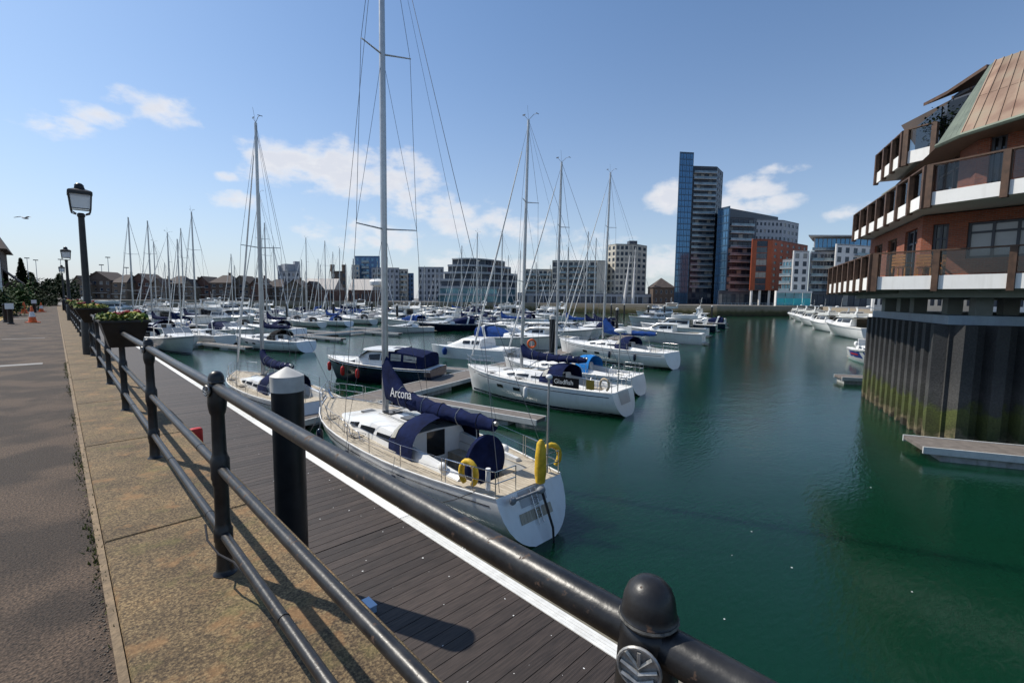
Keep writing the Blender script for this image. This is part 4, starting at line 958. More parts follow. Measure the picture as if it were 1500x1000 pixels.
def motor_boat(name, label, loc, rz, L=9, B=3.2, fb=1.1, style='sport', hull=gel, stripe=gel_navy, canopy=None, lod=1, group='motor boats in the marina', arch=True, fenders=(), dinghy=False):
    t = thing(name, label, 'motor boat', loc, rz, group)
    h = Hull(L, B, fb, 'motor', tw=.90, umax=.38, sheer=.34, rake_b=.20, rake_t=.10, zk=-.4, flare=.14)
    us = US if lod else US[::2]
    hull_parts(t, h, hull, stripe, us=us, ks=KS, lo=.05, hi=.13)
    # rub rail and white topsides band
    mb = MB()
    for sd in (1, -1): mb.tube([Vector(h.pt(u, .93, sd)) + Vector((0, sd * .012, 0)) for u in us], .032, 5)
    mb.build('rub_rail', whitep if hull is not gel else rubber_g, t, sm=60)
    uc1 = .36 if style != 'fly' else .22; uc0 = .05; cw = B * .38
    deck_mesh(h, uc0, uc1, cw, us, dz=.0).build('deck', gel_deck, t, sm=50)
    x0, x1 = L * (uc0 - .5), L * (uc1 - .5); zb = h.zs(.2) + .03; zf = zb - .55
    mb = MB(); mb.add([(x0, cw, zb), (x1, cw, zb), (x1, -cw, zb), (x0, -cw, zb), (x0, cw * .98, zf), (x1, cw * .98, zf), (x1, -cw * .98, zf), (x0, -cw * .98, zf)], [(4, 5, 6, 7), (0, 1, 5, 4), (2, 3, 7, 6), (1, 2, 6, 5), (3, 0, 4, 7)]); mb.build('cockpit', gel_cream, t)
    MB().box2(-L * .5 - .55, -L * .5 + .02, -B * .38, B * .38, .18, .26).build('bathing_platform', teak_m if lod else gel_deck, t)
    def ring(u, wf, z0, z1, tum=.86):
        return trunk_ring(L * (u - .5), h.hb(min(u, .9)) * wf, z0, (z1 - z0) / 1.1, tum)
    zd = h.zs(.45)
    def glazed(nm, sts, m, wins, parent=t):       # sts: (u, width factor, z0, z1); wins: list of (i, j, f0, f1)
        rg = [ring(*s_) for s_ in sts]; mb = MB(); mb.loft(rg, closed=False)
        mb.add(rg[0], [tuple(range(9))]); mb.add(rg[-1], [tuple(range(9))]); o = mb.build(nm, m, parent, sm=38)
        for a, b, f0, f1 in wins:
            for sd in (1, -1):
                def P(u, f):
                    u_ = lerp(sts[0][0], sts[-1][0], 0)
                    for i in range(len(sts) - 1):
                        if sts[i][0] <= u <= sts[i + 1][0]:
                            g = (u - sts[i][0]) / (sts[i + 1][0] - sts[i][0]); wf, z0, z1 = [lerp(sts[i][k], sts[i + 1][k], g) for k in (1, 2, 3)]; break
                    w = h.hb(min(u, .9)) * wf; hh = (z1 - z0) / 1.1; y = lerp(w * .97, w * .86, (f - .45) / .45) if f > .45 else lerp(w, w * .97, f / .45)
                    return (L * (u - .5), sd * (y + .014), z0 + hh * f)
                lo_, hi_ = min(a, b), max(a, b)
                MB().loft([[P(lerp(lo_, hi_, q), f0), P(lerp(lo_, hi_, q), lerp(f1, f1 * .93, q))] for q in (0, .5, 1)], closed=False).build('side_window', tint, o, recalc=False)
        return o
    def screen(u0, u1, w0, w1, z0, z1, parent=t, m=tint):       # raked windscreen, u0 foot (fwd), u1 head (aft)
        n = 6; r0, r1 = [], []
        for k in range(n + 1):
            a = -1 + 2 * k / n; bow_ = (1 - a * a)
            r0.append((L * (u0 - .5) + bow_ * .35 - .3, a * h.hb(u0 * .9) * w0, z0)); r1.append((L * (u1 - .5) + bow_ * .25 - .2, a * h.hb(u1 * .9) * w1, z1))
        o = MB().loft([r0, r1], closed=False).build('windscreen', m, parent, recalc=False)
        fr = MB().tube(r1, .03, 5)
        for k in (0, 2, 4, 6): fr.tube([r0[k], r1[k]], .02, 5)
        fr.build('windscreen_frame', gel if hull is gel else steel, o); return o
    zc = h.zs(.6)
    if style == 'sport':
        glazed('foredeck_cabin', [(.36, .80, zd - .02, zd + .42), (.5, .80, zd - .02, zd + .52), (.62, .76, zc - .05, zc + .38), (.76, .66, h.zs(.76) - .05, h.zs(.76) + .18), (.88, .45, h.zs(.88) - .03, h.zs(.88) + .04)], gel, [(.5, .68, .35, .75)])
        screen(.56, .45, .80, .74, zd + .40, zd + .98, m=win_clear)
        if arch: MB().loft([[(x_, yy, zz) for x_, yy, zz in ((xx - .2, B * .42, zb), (xx - .55, B * .40, zb + 1.15), (xx - .6, B * .3, zb + 1.35), (xx - .6, -B * .3, zb + 1.35), (xx - .55, -B * .40, zb + 1.15), (xx - .2, -B * .42, zb))] for xx in (L * (.2 - .5), L * (.2 - .5) + .35)], closed=False).build('radar_arch', gel, t, sm=30)
        if canopy:
            rg = [[(lerp(x0 + .1, x1 + .6, f), B * .40 * cos(a) ** 1 if False else B * .40 * (1 if cos(a) > 0 else -1) * abs(cos(a)) ** .5, zb + (.55 + .65 * sin(pi * min(1, f * .7 + .3))) * (max(0, sin(a)) ** .6)) for a in [pi * k / 10 for k in range(11)]] for f in (0, .3, .7, 1)]
            MB().loft(rg, closed=False).build('cockpit_canopy', canopy, t, sm=50, recalc=False)
    elif style in ('cabin', 'fly'):
        ua = .36 if style == 'cabin' else .24
        top = zd + (1.05 if style == 'cabin' else 1.35)
        sts = [(ua, .82, zd - .02, top), (.44, .82, zd - .02, top + .03), (.55, .80, zd - .02, top - .02), (.63, .78, zc - .05, zc + .62), (.70, .72, zc - .05, zc + .30), (.80, .60, h.zs(.8) - .05, h.zs(.8) + .12), (.88, .42, h.zs(.88) - .04, h.zs(.88) + .03)]
        ca = glazed('cabin', sts, gel, [(ua + .02, .42, .42, .86), (.43, .53, .42, .84)] + ([(.66, .76, .25, .6)] if lod else []))
        screen(.66, .555, .84, .80, zc + .48, top + .0, ca)
        MB().loft([trunk_ring(L * (u - .5), h.hb(.5) * .86 * w, top - .02, .10, .96) for u, w in ((ua - .06, .96), (.46, 1), (.565, .93), (.58, .85))], closed=False).build('hardtop', gel, t, sm=40)
        if canopy:
            xa = L * (ua - .5) + .05; xb_ = L * (.08 - .5); rg = []
            for f in (0, .35, .75, 1):
                xx = lerp(xa, xb_, f); zt = top + .05 - .28 * f * f; w = B * .42
                rg.append([(xx - (.15 if f == 1 else 0), w * s_, zz) for s_, zz in ((1, zb), (1, lerp(zb, zt, .55)), (.94, zt - .12), (.7, zt), (0, zt + .08), (-.7, zt), (-.94, zt - .12), (-1, lerp(zb, zt, .55)), (-1, zb))])
            mb = MB().loft(rg, closed=False); mb.add(rg[-1], [tuple(range(9))]); co = mb.build('cockpit_canopy', canopy, t, sm=40)
            for sd in (0, 1):
                for f0, f1 in ((.12, .42), (.5, .85)):
                    def Q(f, k):
                        i = 0 if f < .35 else (1 if f < .75 else 2); fs = (0, .35, .75, 1); g = (f - fs[i]) / (fs[i + 1] - fs[i]); ia, ib = (1, 2) if sd == 0 else (7, 6)
                        a = Vector(rg[i][ia]).lerp(Vector(rg[i + 1][ia]), g); b = Vector(rg[i][ib]).lerp(Vector(rg[i + 1][ib]), g); lo2 = Vector(rg[i][0 if sd == 0 else 8]).lerp(Vector(rg[i + 1][0 if sd == 0 else 8]), g)
                        return (lo2.lerp(a, .75) if k == 0 else a.lerp(b, .75)) + Vector((0, .02 if sd == 0 else -.02, 0))
                    MB().add([Q(f0, 0), Q(f1, 0), Q(f1, 1), Q(f0, 1)], [(0, 1, 2, 3)]).build('canopy_window', vinyl, co, recalc=False)
        if style == 'fly':
            zt = top + .1
            MB().loft([[(L * (u - .5), h.hb(.45) * w * s_, zz) for s_, zz in ((1.0, zt), (1.06, zt + .5), (.98, zt + .52), (.92, zt + .06), (-.92, zt + .06), (-.98, zt + .52), (-1.06, zt + .5), (-1.0, zt))] for u, w in ((.12, .82), (.3, .86), (.44, .84), (.50, .74))]).build('flybridge', gel, t, sm=30)
            screen(.52, .48, .78, .74, zt + .42, zt + .80, t, tint)
            MB().box2(L * (.3 - .5), L * (.36 - .5), -B * .25, B * .25, zt + .1, zt + .62).build('helm_seat', gel_cream, t)
            ar = MB()
            for sd in (1, -1): ar.loft([[(L * (u - .5) + dx, sd * (B * .40 + e), z_) for dx in (-.25, .2) for e in (0, .07)] for u, z_ in ((.16, zt + .45), (.12, zt + 1.1), (.13, zt + 1.5))], closed=True)
            ar.box2(L * (.13 - .5) - .3, L * (.13 - .5) + .3, -B * .42, B * .42, zt + 1.5, zt + 1.6); ar.build('radar_arch', gel, t)
            MB().lathe([(.12, 0), (.3, .05), (.3, .16), (.18, .24), (.02, .25)], 14, (L * (.13 - .5), .3, zt + 1.6)).build('radar_dome', whitep, t, sm=50)
            MB().tube([(L * (.13 - .5), -.4, zt + 1.6), (L * (.13 - .5) - .3, -.4, zt + 3.4)], .02, 5).build('antenna', whitep, t)
            MB().box2(L * (.22 - .5) - .02, L * (.22 - .5), -B * .20, B * .24, zb - .3, top - .2).build('saloon_door', tint, t)
    if lod:
        rl = MB()
        for sd in (1, -1):
            pts = [Vector(h.pt(u, 1, sd)) for u in (.5, .62, .74, .85, .93, .985)]
            for p in pts: p.y *= .93; rl.tube([p, p + Vector((.06, 0, .55))], .013, 5)
            rl.tube([p + Vector((.06, 0, .55)) for p in pts] + [Vector((h.pt(1, 1, 1)[0] + .1, 0, h.zs(1) + .55))], .015, 5)
        rl.build('bow_rail', steel, t, sm=60)
    for (u, sd, m) in fenders:
        p = Vector(h.pt(u, .95, sd)); fo = MB().lathe([(.03, -.85), (.10, -.80), (.13, -.7), (.13, -.35), (.09, -.24), (.03, -.2)], 10, p + Vector((0, sd * .15, 0))).build('fender', m, t, sm=50)
        MB().tube([p + Vector((0, sd * .15, -.2)), p + Vector((0, 0, .3))], .01, 4).build('fender_line', rope_w, fo)
    return t, h, dict(zb=zb, zf=zf, x0=x0, x1=x1)
def between(bow, stern, zb=WATER, zs=WATER):
    a, b = at(*bow, zb), at(*stern, zs); d = a - b; c = (a + b) / 2
    return (c.x, c.y, WATER), atan2(d.y, d.x), Vector((d.x, d.y)).length
# ------------------------------------------------------------------ pontoons
def pontoon(name, label, a, b, w, piled=False, step=6.0, fl=2.4):
    a, b = Vector(a), Vector(b); d = b - a; ln = d.length; rz = atan2(d.y, d.x)
    t = thing(name, label, 'pontoon', (a.x, a.y, DECK), rz, 'floating pontoons of the marina')
    nb = max(1, int(ln / step)); sg = ln / nb
    MB().box2(0, ln, -w / 2 + .08, w / 2 - .08, -.16, -.01).build('planking', pdeck, t)
    for s_ in (1, -1): MB().box2(-.02, ln + .02, min(s_ * (w / 2 - .077), s_ * w / 2), max(s_ * (w / 2 - .077), s_ * w / 2), -.24, .012).build('edge_rail', palu, t)
    for i in range(nb):
        x = i * sg + sg * .5; MB().box2(x - fl / 2, x + fl / 2, -w / 2 + .12, w / 2 - .12, -.85, -.17).build('float', float_m, t)
    return t
pontoon('pontoon', 'main grey-decked pontoon leading from the walkway past the nearest yachts', (6.15, 21.0), (80, 43.2), 2.2, step=7)
pontoon('pontoon', 'empty second pontoon with short fingers in mid-harbour', (6.15, 61.0), (112, 95.5), 2.2, step=7)
pontoon('pontoon', 'third pontoon row lined with boats on both sides', (6.15, 100), (135, 142), 2.2, step=9)
def finger(x, y, ang, ln, label, w=.95): return pontoon('finger_pontoon', label, (x, y), (x + ln * cos(radians(ang)), y + ln * sin(radians(ang))), w, step=ln / 2 if ln < 8 else ln / 3, fl=1.7)
finger(13.1, 23.0, -77, 9.6, 'finger pontoon ending between the teak-decked yacht and the white yacht astern of it')
finger(24.0, 26.3, -80, 10.5, 'finger pontoon beyond the white yacht with the name board')
finger(30, 70, 104, 7.5, 'short empty finger on the far side of the second pontoon, nearest the promenade')
finger(40, 73, 104, 7.5, 'short empty finger on the far side of the second pontoon, middle one')
finger(24.5, 66, -76, 8, 'short empty finger on the near side of the second pontoon, nearest the promenade')
finger(35, 69.5, -76, 8, 'short empty finger on the near side of the second pontoon, middle one')
finger(22.0, 26.5, 112, 9, 'finger pontoon beside the navy-hulled motor boat')
finger(33.5, 29.3, 106, 9, 'finger pontoon alongside the small catamaran cruiser')
finger(11.6, 63, -74, 9.5, 'finger pontoon beside the sailing yacht with the dark boom cover')
p = at(1332, 640, DECK); q = at(1510, 662, DECK)
t = pontoon('pontoon', 'grey pontoon arm below the sheet-piled wall at the right edge', (23.48, 1.63), (28.0, -7.9), 1.75, step=3)
p = at(1228, 550, DECK); pontoon('pontoon', 'low pontoon end jutting out behind the sheet-piled corner', (p.x, p.y), (at(1292, 553, DECK).x, at(1292, 553, DECK).y), 1.5, step=2)
# ------------------------------------------------------------------ hero yacht alongside the walkway
hero, hh, hp = sail_yacht('sailing_yacht', 'teak-decked white sailing yacht with navy sail cover moored alongside the walkway', (8.12, 13.55, WATER), radians(90), L=11.95, B=3.75, fb=1.22, lod=2, deckm=teak_m, cover=navy, hood=navy, mast_h=17.6, radar=True, boom_len=5.7, mast_u=.59, tall_cover=1.2, rake=.010, rt=.55, bzo=.62, tw=.62, fenders=((.28, 1, gel_navy), (.5, 1, gel_navy), (.72, 1, gel_navy)), genoa=None)
L, B = 11.95, 3.75
xs = -L / 2
# wheel cover, liferings, danbuoy, stern platform, outboard bracket, whip aerials, solar pole
MB().loft([[(hp['x0'] + (hp['x1'] - hp['x0']) * .26 + dx, r * .92 * cos(a), hp['zf'] + .78 + r * sin(a)) for a in [2 * pi * k / 28 for k in range(28)]] for dx, r in ((-.09, .70), (-.07, .74), (.05, .74), (.07, .70))]).build('wheel_cover', navy, hero, sm=30)
def horseshoe(x, y, z, rz):
    pts = []
    for k in range(15):
        a = radians(-60 + 300 * k / 14); pts.append((x + .24 * cos(a) * cos(rz), y + .24 * cos(a) * sin(rz), z + .30 * sin(a)))
    o = MB().tube(pts, [.055] + [.075] * 13 + [.055], 8).build('horseshoe_buoy', yellow, hero, sm=60)
yb = hh.hb(.02) * .96; zd = hh.zs(0)
horseshoe(xs + .95, yb * 1.02, zd + .36, radians(8)); horseshoe(xs + .30, -yb * .95, zd + .42, radians(60))
MB().lathe([(.03, .15), (.12, .2), (.15, .45), (.14, .85), (.10, 1.2), (.04, 1.28)], 10, (xs - .10, -.25, zd - .15)).build('danbuoy_bag', yellow, hero, sm=50)
MB().tube([(xs + .35, yb * .93, zd + .1), (xs + .35, yb * .93, zd + .62)], .06, 8).build('gas_bottle', whitep, hero, sm=50)
MB().tube([(xs + .12, -.75, zd + .1), (xs + .1, -.75, zd + 2.6)], .028, 8).build('aerial_pole', alu, hero, sm=60)
MB().ball((xs + .1, -.75, zd + 2.62), (.09, .09, .07)).build('aerial_dome', whitep, hero, sm=60)
# transom: points on the transom plane
def tr(v, k): 
    a = hh.pt(0, k, 1); return Vector((a[0] - .012, v * a[1], a[2]))
MB().add([tr(.55, .62), tr(-.45, .62), tr(-.5, .44), tr(.6, .44)], [(0, 1, 2, 3)]).build('transom_step', teak_m, hero, recalc=False)
MB().add([tr(.42, .98), tr(-.38, .98), tr(-.38, .70), tr(.42, .70)], [(0, 1, 2, 3)]).build('transom_recess', gel_grey, hero, recalc=False)
lad = MB(); 
for v in (-.06, .1): lad.tube([tr(v, .98) + Vector((-.05, 0, 0)), tr(v, .36) + Vector((-.06, 0, 0))], .014, 6)
for k in (.5, .6, .7, .8): lad.tube([tr(-.06, k) + Vector((-.055, 0, 0)), tr(.1, k) + Vector((-.055, 0, 0))], .014, 6)
lad.build('boarding_ladder', steel, hero, sm=60)
ob = MB().tube([tr(.66, .86) + Vector((-.12, 0, .1)), tr(-.12, .90) + Vector((-.16, 0, .05))], .035, 8); ob.ball(tr(.7, .86) + Vector((-.12, 0, .1)), (.07, .10, .10)); ob.ball(tr(-.12, .9) + Vector((-.16, 0, .05)), (.1, .14, .09)); ob.build('windvane_arm', rubber_g, hero, sm=50)
MB().tube([tr(-.14, .95) + Vector((-.18, 0, 0)), tr(-.14, .30) + Vector((-.25, 0, 0)), tr(-.14, .1) + Vector((-.25, 0, -.5))], [.035, .03, .02], 8).build('windvane_rudder', blackr, hero, sm=50)
for y_ in (.62, -.62): MB().ball((xs + 2.1, y_ * 1.8, zd + .18), (.16, .1, .14)).build('rope_bag', whitep, hero, sm=60)
# side windows of hull-mounted canvas dodger, jackstays, bow fittings
MB().tube([(xs + L - .05, .12, hh.zs(1) + .06), (xs + L + .22, .1, hh.zs(1) - .05), (xs + L - .02, .08, hh.zs(1) - .4)], [.04, .05, .03], 8).build('anchor', steel, hero, sm=50)
MB().tube([(xs + L - .5, 0, hh.zs(.95) + .06), (xs + L - .15, 0, hh.zs(1) + .2), (xs + L - .1, 0, hh.zs(1) + .35)], .05, 8).build('furler_drum', steel, hero, sm=50)
for k, (u, v) in enumerate(((.50, .80), (.56, .80), (.62, .72))): 
    p = Vector(hh.deck(u, v)); MB().tube([p, p + Vector((.1, 0, .25)), p + Vector((.5, 0, .25)), p + Vector((.6, 0, 0))], .013, 6).build('grab_rail', steel, hero, sm=60)
for u, sd in ((.05, 1), (.5, 1), (.95, 1)):                       # mooring lines to the walkway cleats
    a = hero.matrix_basis @ Vector(hh.pt(u, 1, sd)) if False else Vector(hh.pt(u, 1, sd))
    wy = a.x + 13.55; tgt = min((7.4, 10.1, 13.2, 16.6, 19.0), key=lambda c: abs(c - wy - (1.2 if u < .3 else -1.2)))
    b = Vector((tgt - 13.55, 8.12 - (DX1 + .31), DECK - WATER + .06)); m_ = (a + b) / 2 + Vector((0, 0, -.12))
    MB().tube([a + Vector((0, 0, .04)), a.lerp(m_, .5) + Vector((0, 0, -.02)), m_, m_.lerp(b, .5) + Vector((0, 0, -.02)), b], .011, 6).build('mooring_line', rope_d, hero, sm=60)
MB().box2(xs + L * .46, xs + L * .54, 0, .001, 0, .001) 
bz_ = hp['mz'] + .62
lettering('Arcona', .44, whitep, hero, (hp['mx'] - .80, .262, bz_ + .10), (radians(90 - 4), radians(-4.5), radians(180)), name='lettering')
# ------------------------------------------------------------------ other near boats
sb, sh_, sp_ = sail_yacht('sailing_yacht', 'white sailing yacht with a black name board on its rail and navy boom cover', (19.55, 17.9, WATER), radians(98.5), L=10.6, B=3.4, fb=1.25, lod=2, cover=navy, hood=navy, mast_h=14.0, mast_u=.60, boom_len=4.2, fenders=((.45, 1, whitep),), rake=.02, tall_cover=.75)
xs2 = -10.6 / 2
nb_ = MB(); p0_, p1_ = Vector(sh_.pt(.30, 1, 1)), Vector(sh_.pt(.16, 1, 1))
for p in (p0_, p1_): p.y = p.y * .965 + .03
MB().add([p1_ + Vector((0, 0, .06)), p0_ + Vector((0, 0, .06)), p0_ + Vector((0, 0, .58)), p1_ + Vector((0, 0, .58))], [(0, 1, 2, 3)]).build('name_board', black_cv, sb, recalc=False)
dv = p1_ - p0_; lettering('Gladfish', .34, whitep, sb, p0_ + dv * .06 + Vector((0, .02, .22)), (radians(90), 0, atan2(dv.y, dv.x)), name='lettering')
MB().loft([[Vector(sh_.pt(u, 1, 1)) * 1 + Vector((0, -.02, z)) for z in (.1, .58)] for u in (.085, .125)], closed=False).build('yellow_bag', mat('olive_canvas', (.20, .15, .02), .8), sb, recalc=False)
pts = [(xs2 + .45 + .24 * cos(a), sh_.hb(0) * .93, sh_.zs(0) + .38 + .30 * sin(a)) for a in [radians(-60 + 300 * k / 14) for k in range(15)]]; MB().tube(pts, .06, 8).build('horseshoe_buoy', tan_cv, sb, sm=60)
MB().tube([(xs2 + .05, .5, sh_.zs(0)), (xs2 + .0, .5, sh_.zs(0) + 3.0)], .03, 6).build('generator_pole', alu, sb, sm=60)
MB().ball((xs2, .5, sh_.zs(0) + 3.05), (.34, .10, .12)).box((xs2 - .42, .5, sh_.zs(0) + 3.1), (.3, .02, .34)).build('wind_generator', whitep, sb, sm=50)
MB().add([Vector((sh_.pt(0, k, 1)[0] - .012, v * sh_.pt(0, k, 1)[1], sh_.pt(0, k, 1)[2])) for v, k in ((.5, .97), (-.5, .97), (-.5, .5), (.5, .5))], [(0, 1, 2, 3)]).build('transom_recess', gel_grey, sb, recalc=False)
sail_yacht('sailing_yacht', 'white yacht with bright blue sprayhood and radar mast beyond the name-board yacht', (24.6, 19.9, WATER), radians(100), L=10.2, B=3.3, fb=1.15, lod=1, cover=None, boom=False, hood=cyan, mast_h=13.2, radar=True, mast_u=.57, stripe=gel_navy)
sail_yacht('sailing_yacht', 'long white yacht with blue sail cover and row of small cabin windows', (37.3, 24.7, WATER), radians(91), L=12.2, B=3.9, fb=1.4, lod=1, cover=blue, hood=navy, mast_h=15.5, rake=.02, mast_u=.57, stripe=gel_navy, boom_len=5.4, tall_cover=1.2, fenders=((.4, 1, gel_navy), (.2, 1, gel_navy)))
sail_yacht('sailing_yacht', 'small white yacht with long dark boom cover half hidden by the white-capped pile', (8.0, 26.6, WATER), radians(94), L=10.4, B=3.3, fb=1.0, lod=2, cover=navy, hood=navy, mast_h=13.3, mast_u=.60, boom_len=3.6, deckm=teak_m, spreaders=1, tall_cover=.8, fenders=((.35, 1, gel_navy), (.55, 1, gel_navy)), rake=.025)
motor_boat('motor_boat', 'navy-hulled motor boat with navy canopy and red fenders', (16.0, 29.3, WATER), radians(121), L=8.6, B=3.1, fb=1.15, style='cabin', hull=gel_navy, stripe=None, canopy=navy, fenders=((.94, 1, red), (.75, 1, red), (.6, 1, red)))
motor_boat('motor_boat', 'white sports cruiser with windscreen, bow towards the flower trough', (8.9, 58.6, WATER), radians(-83), L=9.2, B=3.2, fb=1.35, style='sport', stripe=gel_navy)
sail_yacht('sailing_yacht', 'white yacht with dark sprayhood stern-on to the clear water, dark boom cover', (16.6, 55.2, WATER), radians(110), L=11.4, B=3.5, fb=1.15, lod=1, cover=navy, hood=black_cv, mast_h=15.2, mast_u=.58, boom_len=4.3, tall_cover=.7, hull=gel)
sail_yacht('sailing_yacht', 'pale cream yacht moored behind the white sports cruiser', (12.6, 67.5, WATER), radians(104), L=11, B=3.4, fb=1.2, lod=1, cover=None, boom=False, hood_on=False, mast_h=14.2, hull=gel_cream)
# catamaran cruiser
ct = thing('catamaran', 'small white catamaran cruiser with a blue fender on its side', 'catamaran', (29.3, 35.2, WATER), radians(108), 'motor boats in the marina')
for sd in (1, -1):
    hc = Hull(8.4, 1.15, 1.05, 'motor', tw=.8, umax=.4, sheer=.15, rake_b=.1, rake_t=.2); mb = MB(); rg = [[(x, y + sd * 1.35, z) for x, y, z in [hc.pt(u, k, 1) for k in KS[::-1]] + [hc.pt(u, k, -1) for k in KS[1:]]] for u in US]
    mb.loft(rg, closed=False); mb.add(rg[0], [tuple(range(len(rg[0])))]); mb.add([r_[0] for r_ in rg] + [r_[-1] for r_ in rg[::-1]], [tuple(range(2 * len(rg)))]); mb.build('hull', gel, ct, sm=35)
MB().box2(-4.0, 3.0, -1.5, 1.5, .75, 1.12).build('bridge_deck', gel_deck, ct)
cb = MB().loft([trunk_ring(x, 1.5 * w, 1.1, hh_) for x, w, hh_ in ((-1.6, 1, .85), (.6, 1, .85), (1.6, .95, .45), (2.6, .8, .08))], closed=False); cb.add(trunk_ring(-1.6, 1.5, 1.1, .85), [tuple(range(9))]); cb = cb.build('cabin', gel, ct, sm=40)
for sd in (1, -1):
    for a, b in ((-1.4, -.6), (-.4, .4)): MB().add([(a, sd * 1.47, 1.5), (b, sd * 1.47, 1.5), (b, sd * 1.36, 1.82), (a, sd * 1.36, 1.82)], [(0, 1, 2, 3)]).build('side_window', tint, cb, recalc=False)
MB().lathe([(.03, -.5), (.2, -.42), (.26, -.1), (.18, .15), (.05, .25)], 12, (2.0, 2.15, .85)).build('fender', blue, ct, sm=50)
rl = MB()
for x in (-3, -1.5, 0, 1.5, 3): rl.tube([(x, 1.8, 1.15), (x, 1.8, 1.75)], .014, 5)
rl.tube([(-3.8, 1.8, 1.75), (3.4, 1.75, 1.8), (4, 1.2, 1.85)], .014, 5); rl.build('guard_rail', steel, ct)
# boats behind the first pontoon, placed by where they lie on the water
def A(px, py): p = at(px, py, WATER); return (p.x, p.y, WATER)
motor_boat('motor_boat', 'cream cruiser under a grey canopy behind the catamaran', A(782, 497), radians(100), L=10, B=3.3, fb=1.3, style='cabin', hull=gel_cream, canopy=grey_cv, lod=1)
sail_yacht('sailing_yacht', 'grey-hulled yacht with blue boom cover beyond the catamaran', A(742, 486), radians(105), L=12, B=3.7, fb=1.2, lod=1, hull=gel_grey, cover=blue, hood_on=False, mast_h=15.4, boom_len=5)
sail_yacht('sailing_yacht', 'white yacht with pale hull lying behind the tall lone pile', A(838, 488), radians(105), L=12, B=3.7, fb=1.2, lod=1, cover=blue, hood_on=False, mast_h=13.0, boom_len=4.5)
motor_boat('motor_boat', 'low white speedboat with black hull bottom near the lone piles', A(878, 483), radians(165), L=10, B=3, fb=1.1, style='sport', hull=gel, stripe=black_cv, arch=True)
motor_boat('motor_boat', 'white cabin cruiser stern-on to the channel', A(972, 501), radians(103), L=10.5, B=3.4, fb=1.45, style='cabin', hull=gel, stripe=gel)
motor_boat('motor_boat', 'white hardtop cruiser with teal side curtains behind the cabin cruiser', A(985, 491), radians(103), L=11, B=3.5, fb=1.4, style='fly', hull=gel, stripe=gel_navy)
motor_boat('motor_boat', 'black-hulled cruiser with white top at the channel edge', A(1005, 484), radians(105), L=11, B=3.5, fb=1.3, style='sport', hull=gel_navy, stripe=None)
motor_boat('motor_boat', 'big white flybridge yacht with swept radar arch below the glass tower', A(962, 468), radians(170), L=19, B=5.2, fb=1.9, style='fly', hull=gel, stripe=gel_navy)
motor_boat('motor_boat', 'large grey-windowed motor yacht beside the big flybridge yacht', A(955, 478), radians(168), L=15, B=4.4, fb=1.7, style='cabin', hull=gel, stripe=gel_navy)
motor_boat('motor_boat', 'white motor cruiser moored at the outermost piles', A(1022, 474), radians(105), L=13, B=3.9, fb=1.5, style='cabin', hull=gel, stripe=gel_navy)
motor_boat('motor_boat', 'dark-hulled small cruiser with canopy near the outermost piles', A(1030, 480), radians(105), L=9, B=3, fb=1.2, style='sport', hull=gel_navy, stripe=None, canopy=navy)
motor_boat('motor_boat', 'black-sided motor boat on the far side of the empty pontoon', A(655, 484), radians(165), L=11, B=3.5, fb=1.15, style='sport', hull=gel_navy, stripe=None, canopy=navy)
motor_boat('motor_boat', 'small white open boat with red seats at the end of the empty pontoon', A(600, 487), radians(170), L=8, B=2.7, fb=.9, style='sport', hull=gel, arch=False)
sail_yacht('sailing_yacht', 'white yacht with navy hull band beside the black-sided motor boat', A(706, 482), radians(160), L=12, B=3.7, fb=1.15, lod=1, cover=None, boom=False, hood=navy, mast_h=16.4, stripe=gel_navy)
sail_yacht('sailing_yacht', 'long white yacht lying broadside beyond the empty pontoon', A(458, 469), radians(178), L=13, B=3.8, fb=1.4, lod=1, cover=None, boom=False, hood_on=False, mast_h=18.2, stripe=gel_navy)
sail_yacht('sailing_yacht', 'second broadside white yacht, just right of the long one', A(505, 466), radians(176), L=12.5, B=3.7, fb=1.4, lod=1, cover=navy, hood=blue, mast_h=17.2, hull=gel)
motor_boat('motor_boat', 'white motor yacht with tall radar mast far off behind the flower troughs', A(172, 462), radians(20), L=18, B=5, fb=2.0, style='fly')
motor_boat('motor_boat', 'white sports yacht beside the radar-mast motor yacht', A(208, 466), radians(10), L=14, B=4.2, fb=1.5, style='sport')
motor_boat('motor_boat', 'white cabin cruiser left of the tall dark mast', A(322, 474), radians(172), L=11, B=3.6, fb=1.4, style='cabin')
sail_yacht('sailing_yacht', 'white yacht lying left of the white cabin cruiser', A(264, 488), radians(160), L=11, B=3.4, fb=1.1, lod=1, cover=navy, hood=blue, mast_h=13.6)
sail_yacht('sailing_yacht', 'slim white yacht with bare boom nearer the houses on the left', A(240, 478), radians(150), L=10.5, B=3.3, fb=1.1, lod=1, cover=blue, hood_on=False, mast_h=14.0)
